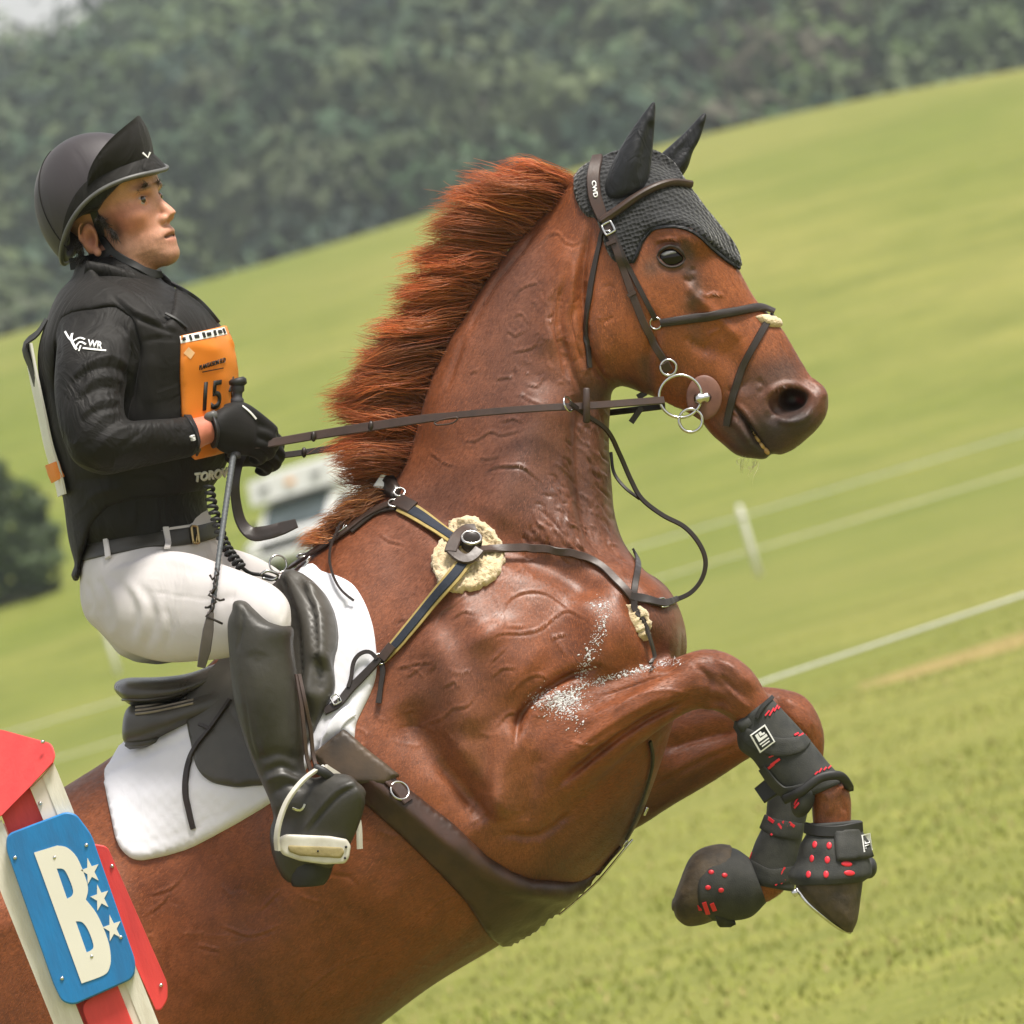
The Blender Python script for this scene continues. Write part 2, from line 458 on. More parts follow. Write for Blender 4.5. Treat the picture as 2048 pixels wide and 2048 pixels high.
def bump(nt, b, h, strength=.3, dist=.002):
    n = nt.nodes.new('ShaderNodeBump'); n.inputs['Strength'].default_value = strength; n.inputs['Distance'].default_value = dist
    nt.links.new(h, n.inputs['Height']); nt.links.new(n.outputs[0], b.inputs['Normal'])
def mottled(name, c1, c2, scale, rough=.6, bs=0, bscale=200, bdist=.001, rr=None, detail=5, stretch=(1, 1, 1), **kw):
    m, nt, b = new_mat(name, c1, rough, **kw); v = coords(nt, stretch)
    n = noise(nt, v, scale, detail); nt.links.new(ramp(nt, n, [(.3, c1), (.7, c2)]), b.inputs['Base Color'])
    if rr: nt.links.new(ramp(nt, n, [(.3, (rr[0],) * 3), (.7, (rr[1],) * 3)]), b.inputs['Roughness'])
    if bs: bump(nt, b, noise(nt, v, bscale, 4), bs, bdist)
    return m
def fabric(name, c1, c2, scale, rough, folds=(9, .5, .006), weave=600, **kw):
    """cloth: mottled colour, creases (ridged, distorted noise) and weave"""
    m, nt, b = new_mat(name, c1, rough, **kw); v = coords(nt, (1, 1, .6))
    n = noise(nt, v, scale, 5); nt.links.new(ramp(nt, n, [(.3, c1), (.7, c2)]), b.inputs['Base Color'])
    f = noise(nt, v, folds[0], 3, .5, 1.6); r = ramp(nt, f, [(.30, (0, 0, 0)), (.42, (.7, .7, .7)), (.5, (1, 1, 1)), (.58, (.6, .6, .6)), (.75, (.1, .1, .1))])
    bump(nt, b, mixc(nt, r, noise(nt, v, weave, 2), .12), folds[1], folds[2]); return m
# ================================================================== materials used by horse
def coat_mat():
    m, nt, b = new_mat('chestnut_coat', (.2, .07, .03), .42, spec=.5, sheen=.1)
    at = nt.nodes.new('ShaderNodeAttribute'); at.attribute_name = 'Col'
    v = coords(nt)
    n1 = noise(nt, v, 26, 5, .6); n2 = noise(nt, coords(nt, (160, 160, 420), (0, .5, 0)), 1, 3, .6); n3 = noise(nt, v, 5, 4, .6, .6)
    c = mixc(nt, at.outputs['Color'], ramp(nt, n1, [(.25, (.62, .6, .6)), (.55, (1, 1, 1)), (.8, (1.25, 1.2, 1.15))]), 1.0, 'MULTIPLY')
    c = mixc(nt, c, ramp(nt, n3, [(.32, (.6, .56, .54)), (.5, (1, 1, 1)), (.7, (1.2, 1.18, 1.15))]), .8, 'MULTIPLY')
    c = mixc(nt, c, ramp(nt, n2, [(.3, (.62, .6, .58)), (.7, (1.3, 1.28, 1.26))]), .8, 'MULTIPLY')
    nt.links.new(c, b.inputs['Base Color'])
    b.inputs['Sheen Roughness'].default_value = .4
    nt.links.new(ramp(nt, n1, [(.3, (.36,) * 3), (.7, (.56,) * 3)]), b.inputs['Roughness'])
    hh = n2; n4 = noise(nt, coords(nt, (300, 300, 900), (0, .6, 0)), 1, 2, .6); hh = mixc(nt, hh, n4, .45); bump(nt, b, hh, .3, .002)
    return m
M = {}
M['coat'] = coat_mat()
M['eye'] = new_mat('eye_black', (.006, .0035, .003), .05, spec=.35)[0]
M['hoof'] = mottled('hoof_horn', (.12, .085, .05), (.03, .023, .017), 24, .7, .7, 60, .004)
M['teeth'] = mottled('teeth', (.55, .36, .14), (.4, .22, .06), 60, .4)
M['steel'] = mottled('steel', (.72, .72, .7), (.5, .5, .49), 60, .22, metal=1.0)
M['hair'] = None
_m, _nt, _b = new_mat('coat_hair', (.2, .07, .03), .45, spec=.45); _at = _nt.nodes.new('ShaderNodeAttribute'); _at.attribute_name = 'Col'; _nt.links.new(_at.outputs['Color'], _b.inputs['Base Color']); M['coat_hair'] = _m

# ================================================================== horse body
def wpx(x, z):                                              # world x, z at the horse's plane -> photo pixels
    dz = z - CAM_H
    return ((x * cr - dz * sr) / PXM + 1024, 1024 - (x * sr + dz * cr) / PXM)
def Z(ox, oy, f):
    return lambda L: [(ox + a * f, oy + b * f) for a, b in L]
Z8, ZN, ZH, ZM, ZL = Z(600, 900, .44), Z(640, 300, .3623), Z(1100, 180, .3106), Z(1100, 500, .3106), Z(1000, 1150, .414)
def st(rows, w=None):                                       # fill depth from the body's middle plane
    return [list(r[:5]) + [mid((r[0] + r[2]) / 2) + (r[5] if len(r) > 5 else 0)] + list(r[6:]) for r in rows]
trunk = loft(st([(1285, 1165, 1358, 1340, .09), (1225, 1120, 1350, 1430, .16), (1090, 1070, 1310, 1560, .22), (960, 1030, 1262, 1672, .255), (830, 1030, 1205, 1738, .275, 0, 2, .12),
    (700, 1048, 1108, 1818, .29, 0, 2.1, .2), (590, 1135, 1000, 1890, .305, 0, 2.1, .15), (480, 1265, 860, 1975, .315, 0, 2.1, .1), (370, 1375, 705, 2092, .315, 0, 2.1, .08),
    (250, 1492, 560, 2190, .30, 0, 2.1, .08), (134, 1570, 400, 2255, .295, 0, 2.1, .08), (0, 1652, 250, 2290, .29, 0, 2.1, .06), (-140, 1775, 90, 2300, .26), (-255, 1920, -70, 2270, .2), (-320, 2060, -230, 2190, .1)]), 6, 40)
neck = loft(st([(1168, 352, 1205, 700, .075, 0, 2.1, .1), (1095, 420, 1221, 785, .09, 0, 2.1, .22), (1015, 500, 1219, 845, .1, 0, 2.1, .28), (952, 590, 1219, 905, .108, 0, 2.1, .32), (897, 690, 1224, 968, .12, 0, 2.1, .36),
    (857, 770, 1230, 1030, .135, 0, 2.1, .38), (832, 860, 1250, 1092, .155, 0, 2.1, .4), (792, 955, 1285, 1150, .175, 0, 2, .42), (720, 1040, 1310, 1220, .2, 0, 2, .35), (660, 1130, 1300, 1330, .2, 0, 2, .2)]), 6, 36)
head = loft(st([(1212, 322, 1125, 440, .055), (1300, 330, 1135, 560, .088, 0, 2.3), (1378, 378, 1150, 650, .1, 0, 2.4), (1441, 458, 1186, 728, .1, 0, 2.4), (1482, 545, 1250, 772, .088, 0, 2.3),
    (1515, 602, 1322, 800, .07, 0, 2.2), (1562, 652, 1392, 836, .056, 0, 2.1), (1597, 710, 1440, 864, .05), (1624, 756, 1470, 872, .05), (1642, 786, 1520, 880, .048), (1645, 815, 1570, 880, .045)]), 6, 30)
hm = mid(1500)
parts = [(trunk, 'u', .02), (neck, 'u', .05), (head, 'u', .035),
    (blob(1215, 660, mid(1215) + .028, 92, 112, .07, -20), 'u', .02),             # near cheek
    (blob(1215, 660, mid(1215) - .028, 92, 112, .07, -20), 'u', .02),
    (blob(1588, 828, hm, 42, 50, .054, -20), 'u', .03), (blob(1630, 800, hm + .01, 26, 32, .045), 'u', .02), (blob(1562, 872, hm, 42, 36, .045, 30), 'u', .02),
    (blob(1490, 880, hm, 42, 36, .038, -20), 'u', .02), (blob(1530, 900, hm, 30, 22, .03, -10), 'u', .012), (blob(1450, 855, hm, 40, 28, .034, -30), 'u', .02),
    (blob(1362, 470, mid(1350) + .075, 62, 30, .03, -20), 'u', .02), (blob(1362, 470, mid(1350) - .075, 62, 30, .03, -20), 'u', .02),   # brow bones
    (blob(1240, 1270, mid(1265) + .12, 118, 130, .11), 'u', .05), (blob(1292, 1262, mid(1310) - .05, 62, 100, .1), 'u', .03),              # breast
    (blob(985, 1330, .19, 190, 170, .1, -50), 'u', .08), (blob(985, 1520, .2, 110, 150, .1, 20), 'u', .05), (blob(960, 1180, .14, 150, 90, .1, -50), 'u', .07),
    (blob(985, 1330, -.12, 190, 170, .1, -50), 'u', .08)]
for s in (1, -1):                                            # ears (inside the bonnet)
    pass
near_arm = loft([(930, 1450, 985, 1660, .08, .2), (1000, 1420, 1050, 1672, .095, .235), (1070, 1395, 1115, 1630, .09, .25), (1140, 1376, 1185, 1570, .082, .26), (1212, 1360, 1252, 1512, .07, .27), (1290, 1334, 1325, 1456, .056, .275),
    (1350, 1315, 1376, 1425, .05, .28), (1402, 1298, 1408, 1418, .05, .28), (1452, 1304, 1436, 1424, .052, .28), (1500, 1336, 1462, 1440, .05, .28), (1530, 1380, 1480, 1458, .043, .28), (1560, 1430, 1506, 1482, .034, .28),
    (1600, 1490, 1552, 1524, .03, .28), (1640, 1535, 1592, 1564, .032, .28), (1684, 1560, 1622, 1596, .037, .28), (1702, 1590, 1622, 1618, .036, .28), (1704, 1630, 1624, 1640, .032, .28), (1700, 1680, 1630, 1690, .032, .28), (1698, 1720, 1640, 1735, .035, .28)], 5, 26)
far_arm = loft([(1120, 1420, 1130, 1690, .09, -.1), (1230, 1400, 1250, 1668, .085, -.1), (1330, 1390, 1345, 1612, .07, -.1), (1430, 1378, 1430, 1562, .056, -.1), (1500, 1372, 1502, 1515, .05, -.1), (1560, 1376, 1540, 1500, .052, -.1),
    (1612, 1394, 1556, 1500, .052, -.1), (1645, 1450, 1560, 1512, .048, -.1), (1648, 1510, 1560, 1530, .036, -.1), (1622, 1590, 1556, 1590, .032, -.1), (1600, 1660, 1534, 1640, .03, -.1), (1590, 1720, 1520, 1700, .034, -.1),
    (1582, 1765, 1500, 1745, .037, -.1), (1545, 1800, 1482, 1752, .035, -.1), (1500, 1815, 1455, 1745, .034, -.1), (1450, 1812, 1430, 1740, .036, -.1)], 5, 24)
parts += [(near_arm, 'u', .014), (blob(1035, 1590, .262, 78, 82, .066, 25), 'u', .022), (blob(945, 1540, .235, 60, 120, .05, 30), 'u', .03), (far_arm, 'u', .03)]
for w in (.14, -.2):                                          # hind legs on the ground (out of the picture)
    q = [wpx(*a) for a in ((-1.25, 1.45), (-.82, 1.42), (-1.34, 1.15), (-.72, 1.05), (-1.33, .85), (-.95, .8), (-1.42, .62), (-1.22, .56), (-1.44, .5), (-1.3, .46), (-1.36, .33), (-1.27, .33), (-1.34, .2), (-1.24, .2), (-1.28, .12), (-1.18, .14), (-1.24, .04), (-1.06, .05))]
    th = (.12, .11, .08, .045, .04, .03, .035, .034, .045)
    parts.append((loft([(*q[2 * i], *q[2 * i + 1], th[i], w) for i in range(9)], 5, 22), 'u', .05))
# carve nostril, mouth, eye socket
parts += [(blob(1577, 803, hm + .054, 44, 28, .026, 20), 's', .006), (blob(1556, 820, hm + .05, 22, 16, .02, 50), 's', .008), (blob(1586, 798, hm + .025, 30, 24, .04, 12), 's', .005),
    (tube(PA([(1470, 815, hm + .05), (1488, 836, hm + .047), (1502, 856, hm + .045), (1518, 884, hm + .04), (1545, 910, hm + .03), (1545, 915, hm - .03)]), [.003, .005, .0075, .009, .009, .008], 8), 's', .004),
    (blob(1343, 516, mid(1343) + .102, 30, 21, .018, -12), 's', .010)]
HV, HF = sdf_build(parts, .0062, 1)
HV = laplace(HV, HF, 2, .5)
print('horse verts', len(HV), round(time.time() - T0, 1))
SH0 = None
# ---- muscles, folds, veins
big = [([(800, 1400), (850, 1480), (930, 1560), (980, 1640)], 40, -.026), ([(960, 1250), (1010, 1330), (1060, 1370)], 60, .010), ([(815, 1015), (960, 1070), (1110, 1130), (1220, 1210)], 34, -.016),
    ([(1040, 1440), (1010, 1540), (990, 1640)], 26, .012), ([(1075, 1500), (1060, 1600), (1052, 1655)], 20, -.007), ([(900, 1470), (960, 1560), (1010, 1640)], 26, .012),
    ([(700, 1300), (760, 1420), (840, 1560), (920, 1680)], 70, -.008), ([(850, 1250), (920, 1380), (950, 1480)], 40, .012), ([(870, 1130), (930, 1220), (1000, 1300)], 40, .010),
    ([(1160, 1180), (1200, 1270), (1190, 1360)], 45, .010), ([(1255, 1180), (1300, 1270), (1340, 1340)], 18, -.02, 'taper'),
    ([(1030, 1490), (1042, 1430), (1085, 1385), (1140, 1352), (1200, 1340)], 9, -.012), ([(1110, 1575), (1190, 1510), (1280, 1445), (1375, 1400)], 11, -.009), ([(1110, 1530), (1200, 1460), (1290, 1405), (1370, 1372)], 16, .007),
    ([(1150, 1420), (1230, 1390), (1330, 1350)], 12, -.004), ([(1390, 1350), (1440, 1370), (1490, 1400)], 12, -.004), ([(1440, 1320), (1480, 1350), (1510, 1380)], 16, .005), ([(1400, 1400), (1450, 1405)], 10, -.005),
    ([(1300, 1500), (1390, 1475), (1470, 1455)], 18, -.006), ([(1330, 1560), (1420, 1510), (1500, 1480)], 20, .006), ([(1560, 1400), (1600, 1440), (1620, 1480)], 14, .005),
    ([(1090, 760), (1050, 900), (1000, 1000), (960, 1080)], 50, .012), ([(1170, 760), (1165, 900), (1180, 1040), (1220, 1120)], 22, -.016), ([(940, 640), (900, 760), (870, 900)], 40, .006),
    ([(1140, 480), (1110, 600), (1095, 720)], 30, .008), 
    ([(640, 1700), (760, 1800), (880, 1900)], 60, .006), ([(330, 1640), (450, 1760), (560, 1850)], 70, -.006)]
headst = [([(1180, 440), (1164, 560), (1172, 680), (1202, 750), (1240, 774)], 8, -.011), ([(1128, 560), (1122, 650), (1145, 740), (1170, 790)], 7, -.008), ([(1150, 520), (1142, 620), (1158, 720)], 9, .007), ([(1200, 560), (1195, 660), (1220, 735)], 14, .005), ([(870, 1520), (930, 1585), (985, 1650)], 14, -.007), ([(1000, 1440), (990, 1530), (1000, 1620)], 18, .006), ([(1030, 1490), (1042, 1430), (1085, 1385), (1140, 1352), (1200, 1335)], 5, -.008), ([(1110, 1578), (1190, 1512), (1280, 1447), (1375, 1402)], 6, -.007), ([(1120, 1545), (1200, 1478), (1290, 1420), (1370, 1385)], 9, .005), ([(1160, 1500), (1250, 1440), (1340, 1392)], 5, -.004), ([(1150, 1455), (1240, 1410), (1330, 1365)], 10, .004), ([(1200, 1395), (1300, 1360), (1370, 1335)], 4, -.003), ([(1390, 1330), (1420, 1360), (1415, 1400)], 6, -.004), ([(1425, 1318), (1465, 1335), (1500, 1370)], 9, .004), ([(1450, 1370), (1480, 1400), (1500, 1420)], 7, .004), ([(1440, 1350), (1475, 1385)], 5, -.003), ([(1400, 1420), (1440, 1412), (1480, 1432)], 6, .003), ([(1330, 1500), (1400, 1478), (1470, 1462)], 7, -.005), ([(1300, 1580), (1390, 1530), (1480, 1490)], 7, -.004), ([(1560, 1395), (1600, 1415), (1630, 1460)], 8, .004), ([(1590, 1450), (1615, 1480)], 7, -.003), ([(1640, 1580), (1660, 1600), (1655, 1630)], 8, .004), ([(1680, 1590), (1690, 1625)], 5, -.003), ([(1210, 1440), (1260, 1400), (1330, 1380), (1380, 1390)], 2.5, .002), ([(1130, 1480), (1180, 1490), (1230, 1460), (1270, 1440)], 2.5, .002), ([(1150, 1620), (1080, 1672), (1000, 1668)], 8, -.008),
    (ZM([(1180, 1005), (1235, 1065), (1285, 1135), (1330, 1215), (1400, 1290)]), 3.2, -.012), (ZM([(1200, 985), (1260, 1050), (1310, 1120), (1370, 1200)]), 6, .004), (ZM([(1160, 1060), (1230, 1130), (1280, 1220), (1330, 1300)]), 7, .004), ([(1298, 770), (1296, 720), (1312, 660), (1300, 620)], 12, -.007), ([(1390, 585), (1430, 630), (1480, 680)], 12, .006), ([(1382, 600), (1405, 660), (1430, 720)], 20, -.006), ([(1440, 690), (1480, 740), (1500, 790)], 22, -.006), ([(1380, 690), (1420, 700)], 12, -.004),
    (ZH([(690, 1060), (730, 1015), (790, 1005), (840, 1035), (870, 1080)]), 4.5, .007), (ZH([(690, 1070), (720, 1110), (780, 1140), (850, 1120), (875, 1090)]), 4.5, .005), (ZH([(690, 975), (750, 958), (830, 962)]), 4, .004), (ZH([(680, 1000), (750, 980), (850, 990)]), 4, -.004),
    (ZH([(860, 1210), (900, 1230), (930, 1200)]), 5, -.003), (ZH([(900, 1150), (940, 1160)]), 5, -.003), (ZH([(960, 1290), (1000, 1325), (1060, 1310), (1120, 1330)]), 3.2, .003), (ZH([(880, 1260), (940, 1330), (990, 1420)]), 8, .004), (ZH([(1020, 1580), (1090, 1540)]), 3, .0025), (ZH([(870, 1590), (930, 1640)]), 8, -.003),
    (ZM([(1390, 960), (1430, 900), (1520, 865), (1620, 880), (1690, 930)]), 6, .007), (ZM([(1390, 960), (1400, 1030), (1450, 1080), (1540, 1110), (1640, 1080), (1700, 1000)]), 6, .005), (ZM([(1330, 830), (1380, 880), (1340, 930)]), 6, -.003), (ZM([(1660, 830), (1740, 890), (1780, 960)]), 8, .004),
    (ZM([(1170, 1030), (1230, 1070), (1280, 1130)]), 4, .003), (ZM([(1150, 1090), (1220, 1150), (1280, 1240)]), 8, .004), (ZM([(1130, 900), (1200, 900), (1290, 830)]), 5, -.002), (ZM([(650, 870), (720, 950), (860, 1020)]), 8, .004)]
veins = [Z8(a) for a in ([(870, 850), (920, 830), (1000, 830), (1090, 810), (1180, 740), (1230, 730), (1300, 770)], [(920, 740), (960, 670), (1040, 640), (1120, 650), (1180, 690), (1230, 730)], [(880, 650), (900, 700), (920, 760), (930, 840)],
    [(610, 800), (640, 740), (700, 700), (760, 650)], [(590, 1010), (620, 960), (640, 890)], [(440, 990), (520, 970), (600, 960)], [(490, 1030), (550, 980)], [(560, 1290), (580, 1240), (640, 1220), (700, 1170), (760, 1160), (800, 1100)], [(480, 1200), (500, 1180), (520, 1190)],
    [(870, 1030), (920, 990), (980, 990)], [(960, 1100), (1020, 1040), (1090, 1020), (1130, 1050)], [(890, 1260), (940, 1200), (990, 1190)], [(1140, 860), (1180, 840), (1210, 840)], [(830, 110), (880, 80), (960, 70), (1020, 80), (1060, 110)], [(700, 760), (740, 730), (790, 740)],
    [(650, 1080), (700, 1050), (720, 1090)], [(440, 780), (480, 760)], [(870, 960), (900, 930), (930, 900)], [(770, 1650), (800, 1600), (830, 1560)], [(780, 1700), (860, 1640)], [(360, 380), (400, 410), (440, 420), (480, 430)])]
veins += [ZN(a) for a in ([(790, 1600), (860, 1600), (940, 1550), (1000, 1570), (1080, 1550), (1110, 1540)], [(900, 1790), (950, 1780), (970, 1740), (1060, 1740), (1110, 1740), (1160, 1780), (1220, 1830)], [(1210, 520), (1260, 470), (1310, 455), (1350, 500), (1400, 520), (1440, 490)],
    [(1060, 850), (1090, 780), (1150, 740), (1220, 730)], [(1030, 990), (1080, 1020), (1130, 990)], [(1060, 1110), (1130, 1100), (1180, 1080), (1230, 1010)], [(970, 1260), (1060, 1250)], [(1140, 1290), (1200, 1300), (1240, 1240)], [(1080, 920), (1110, 900), (1150, 960)], [(830, 1230), (870, 1210)], [(1100, 1340), (1160, 1380), (1220, 1400)],
    [(600, 1660), (680, 1720), (740, 1740)], [(1000, 1500), (1060, 1480), (1120, 1500)], [(880, 1700), (940, 1700), (990, 1680)])]
veins += [[(850, 1830), (880, 1800), (940, 1780)], [(300, 1790), (350, 1770), (380, 1730)], [(440, 1850), (500, 1870), (560, 1850)], [(290, 1830), (330, 1800), (350, 1760)], [(395, 1890), (440, 1900)], [(520, 1820), (560, 1780)], [(600, 1990), (680, 1930), (760, 1900)]]
fine = [(v, 3.2, .0016) for v in veins] + [(np.array(v) + (1, 5), 3.2, -.0012) for v in veins]
fine += [(ZN([(820, 1000), (880, 880), (950, 760), (1000, 690), (1100, 570), (1200, 430)]), 5, -.005), (ZN([(1300, 740), (1290, 860), (1290, 960), (1320, 1060), (1350, 1180), (1370, 1290)]), 6, -.007), (ZN([(1330, 760), (1312, 880), (1325, 1000)]), 4, -.004), (ZN([(1270, 800), (1260, 900), (1280, 1000)]), 4, -.003),
    (ZN([(690, 1330), (740, 1190), (800, 1010)]), 7, -.004), (ZN([(1400, 850), (1390, 960), (1420, 1080), (1470, 1200)]), 7, -.006)]
for i in range(230):                                          # wet wrinkles running down the lower neck
    x, y = rng.uniform(1040, 1225), rng.uniform(790, 1110)
    if x < 1235 - (y - 700) * .5 - 20: continue
    a = R(rng.uniform(38, 66)); L = rng.uniform(14, 48); c = rng.uniform(-6, 6)
    fine.append(([(x, y), (x + math.cos(a) * L / 2 + c, y + math.sin(a) * L / 2 - c), (x + math.cos(a) * L, y + math.sin(a) * L)], rng.uniform(1.8, 3.2), rng.choice((-1, -1, 1)) * rng.uniform(.001, .0026)))
for i in range(90):                                           # small skin folds over neck side
    x, y = rng.uniform(960, 1210), rng.uniform(560, 800)
    if x < 1010 + (800 - y) * .25: continue
    a = R(rng.uniform(-50, 80)); L = rng.uniform(8, 24)
    fine.append(([(x, y), (x + math.cos(a) * L / 2 + rng.uniform(-6, 6), y + math.sin(a) * L / 2 + rng.uniform(-6, 6)), (x + math.cos(a) * L, y + math.sin(a) * L)], rng.uniform(1.8, 2.8), rng.choice((-1, 1, 1)) * rng.uniform(.0008, .0018)))
for i in range(150):                                          # faint folds elsewhere
    x, y = rng.uniform(250, 1150), rng.uniform(1100, 2000)
    a = R(rng.uniform(-60, 20)); L = rng.uniform(15, 60)
    fine.append(([(x, y), (x + math.cos(a) * L / 2 + rng.uniform(-8, 8), y - math.sin(a) * L / 2 + rng.uniform(-8, 8)), (x + math.cos(a) * L, y - math.sin(a) * L)], rng.uniform(2.2, 4), rng.choice((-1, 1)) * rng.uniform(.0004, .0013)))
HV = sculpt(HV, HF, [(b_[0], b_[1], b_[2] * (1.4 if abs(b_[2]) < .02 else 1.0), *b_[3:]) for b_ in big]); HV = laplace(HV, HF, 2, .5)
_n = vnormals(HV, HF); _x = px_of(HV); _m = (_n[:, 2] > -.25) & (_x[:, 0] > -40) & (_x[:, 0] < 2080) & (_x[:, 1] < 2080)
HV, HF, _free = refine(HV, HF, _m[HF].all(1)); HV = laplace(HV, HF, 3, .5, _free)
HV = sculpt(HV, HF, headst); HV = sculpt(HV, HF, fine)
print('horse quads', len(HF))
# ---- coat colour (chestnut, dark sweat-soaked hair, sooty skin at muzzle and eyes, plus painted shade underneath and in hollows)
def paint(X, W, base, marks):
    C = np.tile(np.array(base), (len(X), 1)).astype(float)
    for pts, wd_, colr, op in marks:
        p = np.asarray(pts, float); p = p if len(p) > 1 else np.concatenate([p, p + .5])
        p = crom(p, 3) if len(p) > 2 else p
        d, _ = seg_dist(X, p); a = (op * np.exp(-(d / wd_) ** 2))[:, None]; C = C * (1 - a) + np.array(colr) * a
    return C
HX = px_of(HV)
WET, FACE, DARK, RED = (.145, .062, .042), (.3, .088, .022), (.042, .03, .027), (.26, .074, .022)
marks = [([(1050, 560), (1040, 760), (1030, 950)], 120, WET, .8), ([(1190, 780), (1190, 1050)], 90, (.11, .052, .036), .7), ([(820, 1100), (900, 1250), (880, 1350)], 130, WET, .55), ([(780, 980), (900, 1000)], 60, WET, .5),
    ([(1130, 480), (1150, 700)], 28, RED, .9), ([(1300, 600), (1450, 700)], 150, FACE, .85), ([(1230, 640)], 100, FACE, .7), ([(1460, 540), (1570, 690)], 30, FACE, .7),
    ([(1600, 840)], 66, DARK, .93), ([(1540, 860)], 68, DARK, .92), ([(1490, 890), (1530, 905)], 50, DARK, .95), ([(1500, 770), (1570, 740)], 40, (.085, .05, .038), .75), ([(1460, 850)], 30, DARK, .6), ([(1640, 790), (1655, 810)], 22, (.16, .065, .04), .6),
    ([(1343, 515)], 34, (.03, .022, .02), .93), ([(1378, 540), (1392, 580), (1385, 600)], 18, (.07, .05, .04), .75), ([(1300, 535)], 20, (.1, .065, .045), .6), ([(1372, 490), (1380, 510)], 12, (.08, .055, .045), .7), ([(1380, 620), (1390, 680)], 18, (.14, .06, .03), .5),
    (ZM([(1190, 1015), (1285, 1135), (1380, 1270)]), 5, (.012, .007, .006), .9), ([(1584, 800)], 24, (.012, .006, .005), .95), (ZM([(1590, 960), (1620, 975)]), 5, (.22, .03, .03), .7), ([(1265, 770), (1180, 790)], 26, (.05, .03, .022), .7), ([(1290, 720), (1300, 780)], 16, (.06, .035, .026), .7),  # nostril hollow and cheek groove carry painted shade; mouth line is dark skin
    ([(1100, 1290), (1150, 1420), (1250, 1420)], 90, RED, .6), ([(1030, 1620), (950, 1500)], 90, (.22, .085, .04), .5), ([(1290, 1640), (1120, 1740), (900, 1960), (700, 2080)], 60, (.09, .04, .024), .7), ([(1400, 1550), (1250, 1660)], 40, (.1, .042, .026), .6),  # belly line and far forearm underside: shade painted into the coat
    ([(1320, 1240), (1345, 1290)], 40, (.11, .05, .036), .7), ([(400, 1900), (600, 2000)], 130, (.17, .055, .022), .5), ([(180, 1650), (300, 1850)], 100, RED, .5), ([(1440, 1350)], 60, (.17, .062, .036), .6), ([(1600, 1430)], 50, RED, .6), ([(1660, 1600)], 40, (.2, .075, .035), .6)]
HC = paint(HX, HV[:, 2], (.235, .068, .021), marks)
# dried foam along the breast and forearm: real bubbles are added later; here only the pale residue speckle
horse = thing('horse', 'chestnut horse rearing up on its hind legs with forelegs folded', 'horse', P(*wpx(-1.2, 0), 0.0))
horse.location.z = 0
body = mk('body', (HV, HF), M['coat'], horse, col=HC)
SURF_H = Surf(HV, HF)
print('horse sculpted', round(time.time() - T0, 1))
# ---- short hair lying along the coat
FLOW = np.array([(1450, 600, .62, .78), (1300, 450, .5, .86), (1250, 700, .3, .95), (1100, 500, -.45, .9), (1050, 800, -.4, .92), (1150, 1000, -.1, 1), (900, 1000, -.6, .8), (950, 1250, -.35, .94), (1250, 1250, .1, 1), (1000, 1500, .25, .97), (1200, 1450, .85, -.4), (1350, 1380, .9, -.3), (1470, 1370, .7, .7), (1650, 1600, .3, .95), (1400, 1520, .85, -.5), (1600, 1450, .5, .85), (750, 1400, -.5, .87), (800, 1750, -.75, .66), (500, 1800, -.6, .8), (250, 1650, -.7, .7), (300, 1950, -.5, .87)])
_N = vnormals(HV, HF); _ok = np.nonzero((_N[HF[:, 0], 2] > .03) & (HX[HF[:, 0], 0] > -30) & (HX[HF[:, 0], 1] < 2070))[0]; gh = np.random.default_rng(12); nh = 190000
_f = HF[gh.choice(_ok, nh)]; a_, b_ = gh.uniform(0, 1, (2, nh, 1)); _p = (HV[_f[:, 0]] * (1 - a_) + HV[_f[:, 1]] * a_) * (1 - b_) + (HV[_f[:, 3]] * (1 - a_) + HV[_f[:, 2]] * a_) * b_
_x = px_of(_p); _nn = _N[_f[:, 0]]
_w = 1 / (((_x[:, None] - FLOW[None, :, :2]) ** 2).sum(2) + 900) ** 1.5; _d = (_w[:, :, None] * FLOW[None, :, 2:]).sum(1); _d /= np.linalg.norm(_d, axis=1)[:, None]
_ang = gh.normal(0, .22, nh); _d = np.stack([_d[:, 0] * np.cos(_ang) - _d[:, 1] * np.sin(_ang), _d[:, 0] * np.sin(_ang) + _d[:, 1] * np.cos(_ang)], 1)
_d3 = np.stack([_d[:, 0], -_d[:, 1], 0 * _ang], 1); _d3 -= _nn * (_d3 * _nn).sum(1)[:, None]; _d3 /= np.linalg.norm(_d3, axis=1)[:, None] + 1e-9
_L = gh.uniform(.005, .011, nh); _L *= np.where(seg_dist(_x, np.array([(1600, 840), (1500, 880)], float))[0] < 70, .3, 1) * np.where(np.hypot(_x[:, 0] - 1343, _x[:, 1] - 515) < 34, .2, 1)
_s = np.cross(_nn, _d3) * gh.uniform(.00028, .0005, (nh, 1))
_hv = np.stack([_p - _s, _p + _s, _p + _d3 * _L[:, None] + _nn * gh.uniform(.0003, .0014, (nh, 1))], 1).reshape(-1, 3)
mk('coat_hair', (_hv, np.arange(nh * 3).reshape(-1, 3)), M['coat_hair'], horse, col=np.repeat(HC[_f[:, 0]] * gh.uniform(.55, 1.5, (nh, 1)), 3, 0), kind='stuff')
